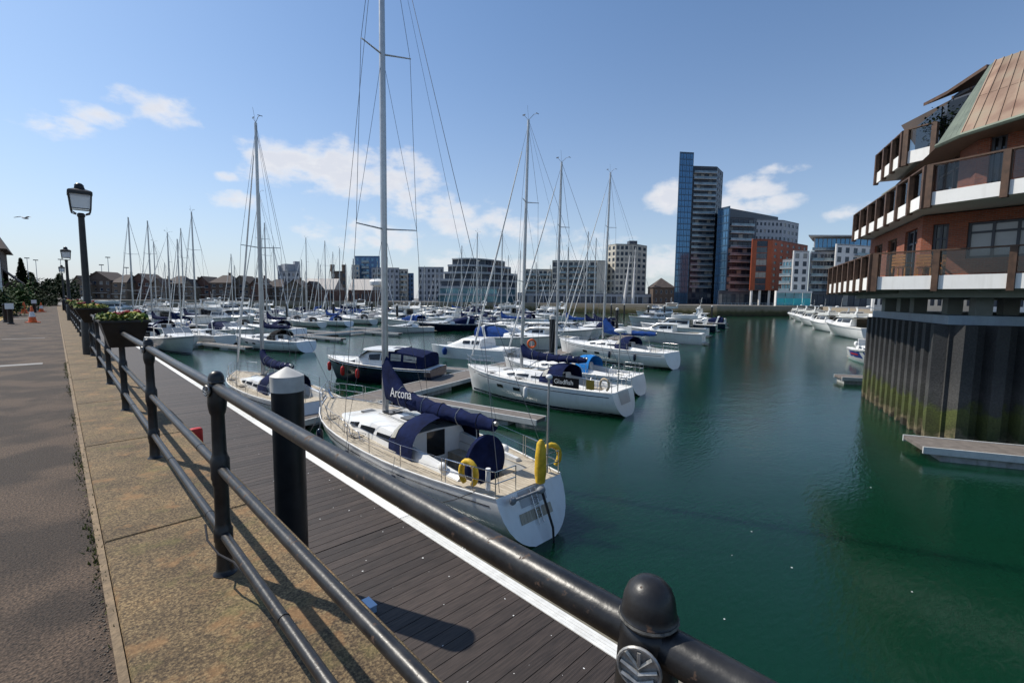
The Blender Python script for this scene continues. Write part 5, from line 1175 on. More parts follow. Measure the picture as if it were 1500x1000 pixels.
# motor yachts along the right-hand quay, sterns this way
QH = radians(197.5)
for k, (px, py, L_, lab) in enumerate(((1252, 497, 15, 'large cream-white flybridge yacht nearest the sheet-piled corner'), (1213, 486, 13.5, 'white flybridge yacht second along the right-hand quay'), (1192, 478, 13.5, 'white flybridge yacht third along the right-hand quay'), (1178, 472, 13, 'white motor yacht fourth along the right-hand quay'), (1167, 467.5, 12, 'white motor yacht at the far end of the right-hand quay'))):
    p = at(px, py, WATER); dirv = Vector((.953, .305)); c = Vector((p.x, p.y)) + dirv * (L_ * .35)
    motor_boat('motor_boat', lab, (c.x, c.y, WATER), atan2(dirv.y, dirv.x) + .34 + random.uniform(-.05, .05), L=L_, B=L_ * .31, fb=L_ * .125, style='fly', hull=gel, stripe=gel_navy, lod=1, group='motor yachts along the right-hand quay')
p = at(1262, 534, WATER)
wb, wh, wp = motor_boat('motor_boat', 'small white workboat with blue side panel beside the sheet-piled wall', (p.x + 1.2, p.y - .6, WATER), radians(200), L=8.5, B=2.9, fb=1.2, style='sport', hull=gel, stripe=mat('mint_band', (.35, .6, .5), .5), arch=False)
MB().loft([[Vector(wh.pt(u, k, -1)) + Vector((0, -.012, 0)) for k in (.55, .9)] for u in (.2, .4, .6, .75)], closed=False).build('side_panel', mat('royal_blue_panel', (.02, .04, .25), .35), wb, recalc=False)
MB().loft([[Vector(wh.pt(u, k, -1)) + Vector((0, -.02, 0)) for k in (.68, .78)] for u in (.25, .4, .55)], closed=False).build('side_stripe', red, wb, recalc=False)
for k in range(3): MB().loft([[(wp['x0'] + .2 + dx, (k - 1) * .55 + .17 * cos(a), wp['zb'] + .35 + .26 * sin(a)) for a in [2 * pi * j / 10 for j in range(10)]] for dx in (-.5, .25)]).build('outboard_engine', (whitep, gel_navy, whitep)[k], wb, sm=40)
# ------------------------------------------------------------------ rows of boats further off, copied from a few patterns
random.seed(21)
ORD = 'first second third fourth fifth sixth seventh eighth ninth tenth eleventh twelfth thirteenth fourteenth fifteenth sixteenth seventeenth eighteenth nineteenth twentieth'.split()
protos = []
def P(o, d): protos.append((o, d))
P(sail_yacht('sailing_yacht', 'x', (0, 0, 0), 0, L=11, B=3.5, lod=0, cover=navy, hood=navy)[0], 'white sailing yacht with navy sail cover')
P(sail_yacht('sailing_yacht', 'x', (0, 0, 0), 0, L=12, B=3.7, lod=0, cover=blue, hood=blue, mast_h=17)[0], 'white sailing yacht with blue sail cover')
P(sail_yacht('sailing_yacht', 'x', (0, 0, 0), 0, L=10, B=3.3, lod=0, cover=None, boom=False, hood=grey_cv, mast_h=12.5, spreaders=1, hull=gel_cream)[0], 'bare-masted pale sailing yacht')
P(sail_yacht('sailing_yacht', 'x', (0, 0, 0), 0, L=12, B=3.6, lod=0, cover=grey_cv, hood=navy, hull=gel_navy, stripe=whitep)[0], 'dark-hulled sailing yacht')
P(motor_boat('motor_boat', 'x', (0, 0, 0), 0, L=10, B=3.3, style='sport', lod=0, canopy=navy)[0], 'low white sports boat with navy canopy')
P(motor_boat('motor_boat', 'x', (0, 0, 0), 0, L=11, B=3.6, fb=1.35, style='cabin', lod=0)[0], 'white cabin cruiser')
P(motor_boat('motor_boat', 'x', (0, 0, 0), 0, L=14, B=4.4, fb=1.7, style='fly', lod=0)[0], 'white flybridge motor yacht')
P(motor_boat('motor_boat', 'x', (0, 0, 0), 0, L=11, B=3.6, fb=1.3, style='sport', lod=0, canopy=blue)[0], 'white sports boat with blue canopy')
used = [False] * len(protos)
def row(desc, x0, x1, step, base, slope, side, start, wts, skip=()):
    x = x0; k = 0
    while x < x1:
        y = base + slope * x; i = random.choices(range(len(protos)), wts)[0]; o, d = protos[i]
        nrm = Vector((-slope, 1)).normalized(); c = Vector((x, y)) + nrm * side * 7.4
        ang = atan2(nrm.y, nrm.x) + (pi if random.random() < .35 else 0) + random.uniform(-.05, .05)
        lab = '%s, %s %s' % (d, ORD[k], desc); sc = random.uniform(.88, 1.08)
        loc = (c.x + random.uniform(-.5, .5), c.y + random.uniform(-.5, .5), WATER)
        if not used[i]:
            used[i] = True; o.location = loc; o.rotation_euler = (0, 0, ang); o.scale = (sc, sc, sc); o['label'] = lab
        else: copy_tree(o, None, loc, ang, lab, sc)
        x += step * random.uniform(.9, 1.15); k += 1
S = (4, 1, 7, 1, 2, 5, 2, .6); M_ = (1.5, .6, 2, .6, 2, 7, 5, 1)
row('along the second pontoon\'s near side', 54, 104, 5.6, 59, .325, -1, 0, S)
row('along the second pontoon\'s far side', 52, 104, 5.6, 59, .325, 1, 0, M_)
row('along the first pontoon\'s far side', 40, 74, 6.2, 19.1, .30, 1, 0, M_)
row('along the third pontoon\'s near side', 14, 128, 6.4, 98, .325, -1, 0, S)
row('along the third pontoon\'s far side', 16, 128, 7.0, 98, .325, 1, 0, M_)
row('in the farthest row', 20, 122, 6.6, 140, .24, 1, 0, (1, 1, 1, 1, 4, 6, 6, 4))
row('beside the inner end of the second pontoon', 9, 30, 5.4, 60.5, .325, 1, 0, S)
row('in the row before the third pontoon', 10, 60, 6.0, 84, .30, -.2, 0, S)
row('between the third pontoon and the farthest row', 12, 120, 7.0, 122, .30, .3, 0, S)
for i, u in enumerate(used):
    if not u:
        for ch in list(protos[i][0].children): 
            for g_ in list(ch.children): bpy.data.objects.remove(g_)
            bpy.data.objects.remove(ch)
        bpy.data.objects.remove(protos[i][0])
# ------------------------------------------------------------------ more mooring piles
PL = [(808, 541, 'tall lone mooring pile in front of the waterfront flats'), (385, 478, 'mooring pile just right of the tall dark mast'), (421, 470, 'mooring pile left of the long broadside yacht'), (489, 471, 'mooring pile at the stern of the long broadside yacht'),
      (274, 472, 'mooring pile in front of the left-hand houses'), (230, 466, 'mooring pile beside the radar-mast motor yacht'), (545, 466, 'mooring pile left of the tallest mast'), (582, 477, 'mooring pile just right of the tallest mast'),
      (592, 466, 'mooring pile behind the red-seated open boat'), (903, 491, 'mooring pile in front of the white residential tower'), (742, 463, 'mooring pile in front of the flats'), (973, 470, 'mooring pile below the glass tower'), (949, 474, 'mooring pile below the brown brick house'),
      (1024, 473, 'outermost mooring pile by the channel'), (1042, 471, 'mooring pile nearest the stone quay wall'), (914, 465, 'mooring pile at the foot of the white residential tower'), (453, 462, 'mooring pile in front of the brick sheds'), (477, 463, 'mooring pile under the grey church tower'), (895, 465, 'small mooring pile below the waterfront flats'), (690, 462, 'mooring pile below the curved hotel')]
for px, py, lab in PL:
    p = at(px, py, WATER); pile(p.x, p.y, .45, .24, lab)
p = at(808, 527, WATER); lb = thing('lifebuoy', 'orange lifebuoy hung beside the tall lone pile', 'lifebuoy', (31.0, 29.0, DECK), radians(-40))
MB().tube([(.36 * cos(a), 0, 1.25 + .36 * sin(a)) for a in [2 * pi * k / 20 for k in range(20)]], .09, 8, closed=True).build('ring', orange, lb, sm=60); MB().box2(-.05, .05, .08, .16, 0, 1.7).build('stand', whitep, lb)

mb = MB()
for i in range(9):
    px, py = random.uniform(850, 1480), random.uniform(620, 980); p = at(px, py, WATER); r = random.uniform(.012, .035)
    if p.x < 6.8: continue
    mb.add([(p.x + r * random.uniform(.4, 1.2) * cos(k * 1.26), p.y + r * random.uniform(.4, 1.2) * sin(k * 1.26), WATER + .012) for k in range(5)], [tuple(range(5))])
tag(mb.build('floating_debris', whitep, None, recalc=False), 'scattered feathers and flecks floating on the green water', 'debris', kind='stuff')
# ================================================================== buildings
WMESH = {}
WR = random.Random(3)
def win_mesh(w, h, m, div=1, fm=None, kind='v'):
    key = (round(w, 2), round(h, 2), m.name, div, fm.name if fm else None)
    if key not in WMESH:
        mb = MB().box2(-w / 2, w / 2, -.03, .03, 0, h); ng = len(mb.f); fr = fm or dark_r; b = .06 if h < 2.6 else .08
        for x in [-w / 2 + b / 2 + (w - b) * k / div for k in range(div + 1)]: mb.box2(x - b / 2, x + b / 2, -.075, .031, .001, h - .001)
        mb.box2(-w / 2 + .002, w / 2 - .002, -.07, .032, 0.002, b); mb.box2(-w / 2 + .002, w / 2 - .002, -.07, .032, h - b, h - .002)
        me = mb.mesh('window', recalc=False); me.materials.append(m); me.materials.append(fr)
        for i, pl in enumerate(me.polygons): pl.material_index = 0 if i < ng else 1
        WMESH[key] = me
    return WMESH[key]
def facade(root, p, q, z0, spec, wallm, wall_out):
    """wall with real openings between p and q (outer side on the right of p->q); windows are set back"""
    p, q = Vector(p[:2]), Vector(q[:2]); d = q - p; W = d.length; d.normalize(); n = Vector((d.y, -d.x)); rz = atan2(d.y, d.x)
    fl, fh, bays = spec['floors'], spec['fh'], spec['bays']; wf, hf = spec.get('wf', .6), spec.get('hf', .6); sill = spec.get('sill', .25)
    gm, div, fm = spec.get('glass', gl_dark), spec.get('div', 1), spec.get('frame'); th = .35; base = spec.get('base', 0); top = z0 + base + fl * fh + spec.get('parapet', .6)
    bw = W / bays; ww = bw * wf; wh = fh * hf
    def bx(a, b, za, zb):
        if b - a < .01 or zb - za < .01: return
        A_, B_ = p + d * a, p + d * b; wall_out.slabline(A_, B_, th, za, zb)
    if base: bx(0, W, z0, z0 + base)
    for f in range(fl):
        zb = z0 + base + f * fh; bx(0, W, zb, zb + fh * sill); bx(0, W, zb + fh * sill + wh, zb + fh)
        for b in range(bays + 1):
            a0 = 0 if b == 0 else b * bw - (bw - ww) / 2; a1 = W if b == bays else b * bw + (bw - ww) / 2; bx(a0, a1, zb + fh * sill, zb + fh * sill + wh)
        for b in range(bays):
            if (b, f) in spec.get('skip', ()): 
                continue
            c = p + d * ((b + .5) * bw) - n * .2; gv = gm if gm is not gl_dark or WR.random() < .6 else (gl_mid if WR.random() < .62 else gl_curt); link('window', win_mesh(ww - .004, wh - .004, gv, div, fm), root, (c.x, c.y, zb + fh * sill + .002), rz)
        if spec.get('balc') and f >= spec.get('balc0', 0):
            dp = spec.get('bdepth', 1.3)
            for (a, b) in spec['balc']:
                m_ = MB().slabline(p + d * W * a, p + d * W * b, dp, zb - .22, zb, off=dp + .002); bo = m_.build('balcony', spec.get('slab', slab_m), root)
                MB().slabline(p + d * W * a, p + d * W * b, .06, zb + .002, zb + 1.05, off=dp - .05).build('balustrade', spec.get('bal', balc), bo)
    bx(0, W, z0 + base + fl * fh, top)
    return top
def building(name, label, front, depth, z0, specs, wallm, roofm=lead_m, cat='building', plant=None, group=None):
    """front: points left to right as seen from the harbour; the body runs back by depth"""
    fr = [Vector(p[:2]) for p in front]; away = Vector((sin(YAW), cos(YAW)))
    c = sum(fr, Vector((0, 0))) / len(fr); away = c.normalized(); t = thing(name, label, cat, (0, 0, 0), 0, group)
    wall = MB(); top = z0
    for i in range(len(fr) - 1): top = max(top, facade(t, fr[i], fr[i + 1], z0, specs[i], wallm, wall))
    bk = [fr[-1] + away * depth, fr[0] + away * depth]
    for a, b in ((fr[-1], bk[0]), (bk[0], bk[1]), (bk[1], fr[0])): wall.slabline(a, b, .35, z0, top)
    wall.build('wall', wallm, t)
    MB().prism([tuple(v) for v in fr + bk], top - .5, top - .12).build('roof', roofm, t)
    # dark interior core keeps the glass from looking through
    ins = [v + (c + away * depth * .5 - v).normalized() * 2.0 for v in fr + bk]; MB().prism([tuple(v) for v in ins], z0, top - .55).build('core', dark_r, t)
    if plant:
        for (a, b, h_, m_) in plant:
            A_, B_ = fr[0].lerp(fr[-1], a) + away * 4, fr[0].lerp(fr[-1], b) + away * 4; MB().slabline(A_, B_, 4, top - .1, top + h_, off=0).build('rooftop_plant', m_, t)
    return t, top
def fp(px, D): p = atd(px, 440, D); return Vector((p.x, p.y))
def topz(px, py, D): return atd(px, py, D).z
def fit(px, py, D, z0, fl, par=.6, base=0): return (topz(px, py, D) - z0 - par - base) / fl
# --- glass tower
D = 250
tw, _ = building('glass_tower', 'tall dark glass residential tower with balcony bands, highest on the skyline', [fp(1007, D), fp(1041, D + 1), fp(1050, D + 12)], 22, 0,
    [dict(floors=24, fh=fit(1020, 243, D, 0, 24), bays=6, wf=.9, hf=.72, sill=.16, glass=gl_dark, balc=[(0.02, .97)], bdepth=1.2, balc0=3, slab=slab_m), dict(floors=24, fh=fit(1020, 243, D, 0, 24), bays=3, wf=.55, hf=.5, glass=gl_dark)], dark_r)
building('tower_blade', 'slim blue glass blade rising above the left side of the tower', [fp(987, D - 3), fp(1007, D - 2)], 20, 0, [dict(floors=26, fh=fit(997, 225, D, 0, 26), bays=4, wf=.93, hf=.9, sill=.05, glass=gl_blue, div=2)], mat('blue_spandrel', (.06, .12, .19), .3, .3))
D = 236
building('dark_apartment_block', 'dark apartment block with stacked balconies between the tower and the terracotta block', [fp(1062, D), fp(1098, D + 2), fp(1140, D + 26)], 20, 0,
    [dict(floors=12, fh=fit(1080, 318, D, 0, 12), bays=5, wf=.9, hf=.7, sill=.16, balc=[(.05, .98)], balc0=2, bdepth=1.4), dict(floors=12, fh=fit(1080, 318, D, 0, 12), bays=6, wf=.5, hf=.5)], dark_r, plant=[(.0, .9, 5.0, dark_r)])
building('glass_corner_block', 'blue glazed corner volume beside the dark apartment block', [fp(1045, D + 6), fp(1062, D - 1)], 18, 0, [dict(floors=13, fh=fit(1053, 302, D, 0, 13), bays=4, wf=.93, hf=.88, sill=.06, glass=gl_blue, div=2)], mat('blue_spandrel', (.06, .12, .19), .3, .3))
building('grey_apartment_block', 'pale grey upper block with small windows behind the terracotta block', [fp(1100, 240), fp(1140, 242), fp(1163, 252)], 16, 0, [dict(floors=12, fh=fit(1120, 321, 240, 0, 12), bays=7, wf=.5, hf=.45, sill=.3), dict(floors=12, fh=fit(1120, 321, 240, 0, 12), bays=4, wf=.5, hf=.45, sill=.3)], grey_r)
D = 216
zb = topz(1110, 425, D)
building('terracotta_block', 'terracotta-red apartment block standing on slim columns', [fp(1097, D), fp(1127, D), fp(1178, D + 22)], 16, zb,
    [dict(floors=8, fh=fit(1110, 350, D, zb, 8), bays=1, wf=.52, hf=.93, sill=.02, glass=gl_dark, div=3), dict(floors=8, fh=fit(1110, 350, D, zb, 8), bays=6, wf=.42, hf=.42, sill=.3, frame=grey_r, skip=((1, 3), (4, 6)))], red_r)
cols = thing('column_row', 'pale columns under the terracotta block', 'columns', (0, 0, 0))
for px, d in ((1100, D + 1), (1112, D + 1), (1126, D + 1.2), (1145, D + 8), (1165, D + 16)):
    p = fp(px, d); MB().lathe([(.55, 0), (.55, zb)], 12, (p.x, p.y, 0)).build('column', white_r, cols, sm=40)
building('ground_floor_shops', 'dark glazed ground floor behind the columns', [fp(1052, D + 8), fp(1140, D + 10)], 6, 0, [dict(floors=1, fh=zb - .8, bays=14, wf=.9, hf=.8, sill=.05, glass=gl_dark)], dark_r)
# --- white apartments by the right-hand quay
D = 200
f5 = lambda top, fl, z0=0: fit(1200, top, D, z0, fl)
z6 = topz(1160, 426, D)
building('white_apartment_wing', 'white rendered stair wing with small dark windows', [fp(1158, D), fp(1181, D + 1)], 12, z6, [dict(floors=5, fh=fit(1170, 367, D, z6, 5), bays=2, wf=.5, hf=.62, sill=.2, frame=dark_r)], white_r)
building('balcony_apartment_wing', 'glass-fronted apartments with continuous balconies between the white wings', [fp(1183, D + 3), fp(1222, D + 3)], 12, z6, [dict(floors=5, fh=fit(1170, 367, D, z6, 5), bays=8, wf=.9, hf=.8, sill=.1, glass=gl_dark, balc=[(0, 1)], bdepth=1.4)], grey_r)
building('balcony_stack', 'small stack of glass balconies at the end of the white wing', [fp(1143, D + 6), fp(1157, D + 3)], 10, z6, [dict(floors=4, fh=fit(1170, 367, D, z6, 5), bays=3, wf=.8, hf=.75, sill=.1, glass=gl_teal, balc=[(-.1, 1)], bdepth=1.8)], grey_r)
building('white_apartment_block', 'white rendered block with square windows above the brick building balconies', [fp(1219, D - 2), fp(1242, D), fp(1330, D + 14)], 14, z6, [dict(floors=5, fh=fit(1230, 358, D, z6, 5), bays=2, wf=.5, hf=.6, sill=.2, frame=dark_r), dict(floors=5, fh=fit(1230, 358, D, z6, 5), bays=8, wf=.5, hf=.6, sill=.2, balc=[(.05, .45)], bdepth=1.3)], white_r)
z7 = topz(1200, 366, D + 6)
pt_, tp_ = building('glass_penthouse', 'blue glass penthouse storey with thin overhanging roof', [fp(1187, D + 8), fp(1245, D + 7), fp(1320, D + 18)], 10, z7, [dict(floors=1, fh=topz(1200, 347, D + 6) - z7, bays=9, wf=.94, hf=.9, sill=.02, glass=gl_blue, parapet=.2, balc=[(-.1, 1)], bdepth=2), dict(floors=1, fh=topz(1200, 347, D + 6) - z7, bays=8, wf=.94, hf=.9, sill=.02, glass=gl_blue, parapet=.2)], grey_r)
MB().prism([tuple(fp(1178, D + 4)), tuple(fp(1247, D + 3)), tuple(fp(1325, D + 14)), tuple(fp(1325, D + 28)), tuple(fp(1185, D + 22))], tp_ - .1, tp_ + .35).build('overhanging_roof', slab_m, pt_)
cf = thing('quayside_cafe', 'glazed waterside pavilion with white frame and turquoise panels', 'building', (0, 0, 0))
a, b = fp(1137, D - 4), fp(1188, D - 3)
dd = (b - a)
for k in range(4): MB().slabline(a + dd * (k / 4 + .01), a + dd * ((k + 1) / 4 - .01), .2, .3, z6 * .5).build('panel', turq, cf)
for k in range(4): MB().slabline(a + dd * (k / 4 + .01), a + dd * ((k + 1) / 4 - .01), .2, z6 * .5, z6 - .9).build('pane', gl_teal, cf)
MB().slabline(a - dd * .03, b, 1.2, z6 - .9, z6 - .1, off=.5).build('roof_band', white_r, cf); MB().slabline(a - dd * .03, a - dd * .005, 1.2, 0, z6 - .9, off=.5).build('corner_post', white_r, cf)
building('shop_row', 'dark glazed shop fronts along the right-hand quay', [fp(1189, D - 1), fp(1330, D + 6)], 8, 0, [dict(floors=1, fh=z6 - .6, bays=16, wf=.9, hf=.85, sill=.03, glass=gl_dark)], dark_r)
# --- restaurants glimpsed below the brick building
for k, (p0x, p1x, dep, lab, wm) in enumerate(((1278, 1345, 95, 'white restaurant front glimpsed between the concrete columns', white_r), (1350, 1425, 80, 'pale cafe front glimpsed under the brick building', cream_r), (1430, 1560, 70, 'white waterside restaurant glimpsed at the right edge under the brick building', white_r))):
    building('restaurant', lab, [fp(p0x, dep), fp(p1x, dep)], 8, 0, [dict(floors=1, fh=4.2, bays=7, wf=.6, hf=.55, sill=.3, glass=gl_dark)], wm)
# --- centre and left skyline
D = 245
building('white_residential_tower', 'white residential tower with grid of dark windows left of the glass tower', [fp(888, D + 6), fp(900, D), fp(931, D + 1), fp(945, D + 8)], 18, 0, [dict(floors=10, fh=fit(905, 357, D, 0, 10), bays=2, wf=.5, hf=.6), dict(floors=10, fh=fit(905, 357, D, 0, 10), bays=5, wf=.66, hf=.62), dict(floors=10, fh=fit(905, 357, D, 0, 10), bays=2, wf=.6, hf=.55)], cream_r, plant=[(.55, .75, 3, dark_r)])
building('waterfront_flats', 'long block of flats with dark glazed bays and cream piers', [fp(808, D + 2), fp(878, D)], 16, 0, [dict(floors=7, fh=fit(840, 381, D, 0, 7), bays=9, wf=.72, hf=.74, sill=.12, glass=gl_dark, balc=[(.10, .3), (.36, .62), (.70, .95)], bdepth=1.0, slab=dark_r)], cream_r)
building('cream_end_wall', 'blank cream gable end of the waterfront flats', [fp(873, D - 1), fp(887, D - .5)], 15, 0, [dict(floors=1, fh=topz(880, 381, D) - .8, bays=1, wf=.05, hf=.05)], cream_r)
building('low_flats', 'lower dark flats left of the long block of flats', [fp(768, D + 6), fp(808, D + 5)], 14, 0, [dict(floors=6, fh=fit(790, 393, D, 0, 6), bays=6, wf=.75, hf=.74, sill=.12, glass=gl_dark, balc=[(.05, .45), (.55, .97)], slab=dark_r)], cream_r)
building('promenade_arcade', 'low dark arcade running along the foot of the waterfront flats', [fp(758, D - 8), fp(957, D - 9)], 6, 0, [dict(floors=1, fh=4.4, bays=26, wf=.85, hf=.75, sill=.03, glass=gl_dark)], grey_r)
bh = thing('brown_brick_house', 'brown brick house with pyramid roof left of the glass tower', 'building', (0, 0, 0)); a, b = fp(957, 232), fp(987, 231); aw = Vector((sin(YAW), cos(YAW))) * 10; ze = topz(970, 421, 232); zr = topz(970, 407, 237)
w_ = MB(); facade(bh, a, b, 0, dict(floors=2, fh=(ze - .3) / 2, bays=4, wf=.35, hf=.45, sill=.3, parapet=.3, frame=white_r), hbrick[1], w_); w_.slabline(b, b + aw, .3, 0, ze); w_.slabline(a + aw, a, .3, 0, ze); w_.build('wall', hbrick[1], bh)
ap = (a + b) / 2 + aw * .5; o_ = (b - a).normalized() * .5
MB().add([(*(a - o_ - aw * .05), ze), (*(b + o_ - aw * .05), ze), (*(b + o_ + aw), ze), (*(a - o_ + aw), ze), (*ap, zr)], [(0, 1, 4), (1, 2, 4), (2, 3, 4), (3, 0, 4), (3, 2, 1, 0)]).build('roof', roof_tile, bh)
# sculpture masts by the white tower
sc_ = thing('sail_sculpture', 'pair of white blade-like sculpture masts in front of the white residential tower', 'sculpture', (0, 0, 0))
for (x0, y0, x1, y1) in ((914, 436, 923, 372), (927, 436, 931, 362)):
    a_, b_ = atd(x0, y0, 236), atd(x1, y1, 236); MB().tube([(a_.x, a_.y, 0), tuple(b_)], [.9, .12], 6).build('blade', white_r, sc_, sm=50)
# curved hotel with stepped decks
ht = thing('curved_hotel', 'curved grey hotel with stepped open decks and glazed lower floors', 'hotel', (0, 0, 0)); D = 225
zt = topz(700, 378, D); FLN = 6; fh = zt / FLN
for f in range(FLN):
    l0 = 641 + (f ** 1.6) * 1.6; r0 = 757 - max(0, f - 3) * 9; pts = []
    for k in range(9):
        g = k / 8; px = lerp(l0, r0, g); pts.append(fp(px, D - 6 * sin(pi * g) + 14 * g * g + f * .8))
    slab = [tuple(v) for v in pts] + [tuple(v + Vector((sin(YAW), cos(YAW))) * (16 - f)) for v in pts[::-1]]
    so = MB().prism(slab, (f + 1) * fh - .45, (f + 1) * fh + (.55 if f < FLN - 1 else .1)).build('deck_band', grey_r if f != FLN - 1 else slab_m, ht)
    for k in range(8):
        a_, b_ = pts[k] + Vector((sin(YAW), cos(YAW))) * 1.6, pts[k + 1] + Vector((sin(YAW), cos(YAW))) * 1.6
        MB().slabline(a_, b_, .2, f * fh + (.56 if f else 0), (f + 1) * fh - .46).build('window', gl_dark if f > 1 else gl_teal, ht)
        MB().slabline(a_.lerp(b_, .96), b_.lerp(a_, -.04) if False else a_.lerp(b_, 1.0), .3, f * fh + (.56 if f else 0), (f + 1) * fh - .46, off=.06).build('mullion', slab_m, ht)
for lab, x0, x1, py, dd_, fl, bays, wm, gm, kw in (('pale grey apartment block just left of the hotel', 613, 650, 391, 262, 6, 6, grey_r, gl_dark, {}), ('narrow blue-panelled block between two grey blocks', 596, 606, 400, 266, 6, 2, mat('blue_panel', (.10, .19, .33), .5, var=(.4, .2)), gl_dark, {}),
        ('beige apartment block with balconies right of the tallest mast', 570, 598, 394, 264, 6, 5, cream_r, gl_dark, dict(balc=[(.55, .95)])), ('grey flats with dark window bays behind the tallest mast', 545, 585, 392, 262, 6, 6, grey_r, gl_dark, dict(balc=[(.1, .4)])),
        ('blue-glass apartment tower left of the tallest mast', 521, 557, 375, 268, 8, 5, mat('blue_panel', (.10, .19, .33), .5, var=(.4, .2)), gl_blue, dict(balc=[(.3, .6)])), ('slim pale block at the foot of the blue-glass tower', 516, 527, 388, 266, 7, 2, cream_r, gl_blue, {}),
        ('grey roof-plant block rising behind the houses', 408, 441, 397, 280, 5, 5, grey_r, gl_dark, {}), ('squat dark brick warehouse with corner turrets', 486, 508, 397, 255, 4, 3, hbrick[1], gl_dark, {})):
    bt, tp = building('apartment_block', lab, [fp(x0, dd_), fp(x1, dd_ - 1)], 14, 0, [dict(floors=fl, fh=fit((x0 + x1) / 2, py, dd_, 0, fl), bays=bays, wf=.5, hf=.55, sill=.25, glass=gm, **kw)], wm)
    if 'turret' in lab:
        for px in (488, 505): p = fp(px, 256); MB().box2(p.x - .9, p.x + .9, p.y - .9, p.y + .9, tp - .2, tp + 3.5).build('turret', hbrick[1], bt)
    if 'roof-plant' in lab:
        for px, w, h_ in ((412, 2.5, 3.5), (426, 8, 4.2), (436, 3, 6)): p = fp(px, 284); MB().box((p.x, p.y, tp + h_ / 2), (w, w, h_)).build('rooftop_plant', grey_r, bt)
# sheds with pale pitched roofs
for x0, x1, lab in ((440, 490, 'long brick shed with pale pitched roof'), (510, 546, 'smaller brick shed with pale pitched roof right of the warehouse')):
    sh = thing('brick_shed', lab, 'shed', (0, 0, 0)); a, b = fp(x0, 205), fp(x1, 203); aw = Vector((sin(YAW), cos(YAW))) * 12; ze = topz(460, 424, 205); zr = topz(460, 408, 211)
    w_ = MB(); facade(sh, a, b, 0, dict(floors=1, fh=ze - .2, bays=6, wf=.45, hf=.5, sill=.2, parapet=.2), hbrick[2], w_); w_.slabline(b, b + aw, .3, 0, ze); w_.build('wall', hbrick[2], sh)
    m1, m2 = a + aw * .5, b + aw * .5
    MB().add([(*a, ze), (*b, ze), (*m2, zr), (*m1, zr), (*(a + aw), ze), (*(b + aw), ze)], [(0, 1, 2, 3), (3, 2, 5, 4), (0, 3, 4), (1, 5, 2)]).build('roof', mat('pale_sheet_roof', (.36, .33, .31), .6, var=(.5, .1)), sh)
# terraced houses at the head of the harbour
HS = [(106, 126, 404, 0), (126, 164, 398, 1), (165, 187, 402, 0), (190, 222, 401, 2), (222, 242, 408, 0), (242, 268, 404, 1), (269, 285, 409, 0), (286, 309, 405, 2), (309, 340, 403, 1), (340, 366, 404, 0), (366, 388, 407, 2), (388, 416, 409, 1), (416, 446, 410, 0), (446, 462, 412, 2)]
ADJ = ['end-of-terrace buff', 'broad buff-gabled', 'narrow brown', 'wide red-brown', 'low brown', 'tall buff', 'small recessed', 'steep-roofed brown', 'double-fronted', 'plain brown', 'stepped red-brown', 'low buff', 'hip-roofed', 'last small']
for i, (x0, x1, py, mi) in enumerate(HS):
    dd_ = 168 + i * 1.6 + (i % 2) * 2; a, b = fp(x0, dd_), fp(x1, dd_ - .5); aw = Vector((sin(YAW), cos(YAW))) * 9; zr = topz((x0 + x1) / 2, py, dd_ + 4); ze = zr - 3.0; wm = hbrick[mi]
    t = thing('terraced_house', '%s house, %s of the harbour-head terrace from the promenade' % (ADJ[i], ORD[i]), 'house', (0, 0, 0), 0, 'terraced houses at the head of the harbour')
    w_ = MB(); nb = max(2, round((b - a).length / 2.6)); facade(t, a, b, 0, dict(floors=3, fh=(ze - .1) / 3, bays=nb, wf=.5, hf=.5, sill=.28, parapet=.1, frame=white_r, glass=gl_dark), wm, w_)
    w_.slabline(b, b + aw, .3, 0, ze); w_.slabline(a + aw, a, .3, 0, ze); m_ = (a + b) / 2
    gable = i % 3 != 2
    if gable:                                                     # gable towards the water
        w_.add([(*a, ze), (*b, ze), (*m_, zr - .15)], [(0, 1, 2)]); w_.build('wall', wm, t)
        o_ = (b - a).normalized() * .4; f_ = -aw.normalized() * .4
        for s0 in (a - o_, b + o_): MB().add([(*(s0 + f_), ze - .25), (*(m_ + f_), zr), (*(m_ + aw), zr), (*(s0 + aw), ze - .25), (*(s0 + f_), ze - .45), (*(m_ + f_), zr - .2), (*(m_ + aw), zr - .2), (*(s0 + aw), ze - .45)], [(0, 1, 2, 3), (4, 5, 6, 7), (0, 1, 5, 4), (3, 0, 4, 7)]).build('roof_slope', roof_tile, t)
    else:
        w_.build('wall', wm, t); o_ = (b - a).normalized() * .4; r0, r1 = a.lerp(b, .28) + aw * .5, a.lerp(b, .72) + aw * .5; A2, B2 = a - o_ - aw * .05, b + o_ - aw * .05; C2, D2 = b + o_ + aw, a - o_ + aw
        MB().add([(*A2, ze - .1), (*B2, ze - .1), (*C2, ze - .1), (*D2, ze - .1), (*r0, zr), (*r1, zr)], [(0, 1, 5, 4), (1, 2, 5), (2, 3, 4, 5), (3, 0, 4), (3, 2, 1, 0)]).build('roof', roof_tile, t)
    if i % 2 == 0: c_ = m_ + aw * .5; MB().box((c_.x + .8, c_.y, zr + .1), (.7, .7, 1.8)).build('chimney', wm, t)
    MB().slabline(a + (b - a) * .1, b - (b - a) * .1, 1.1, (ze / 3) - .15, (ze / 3), off=1.1).build('balcony', slab_m, t)
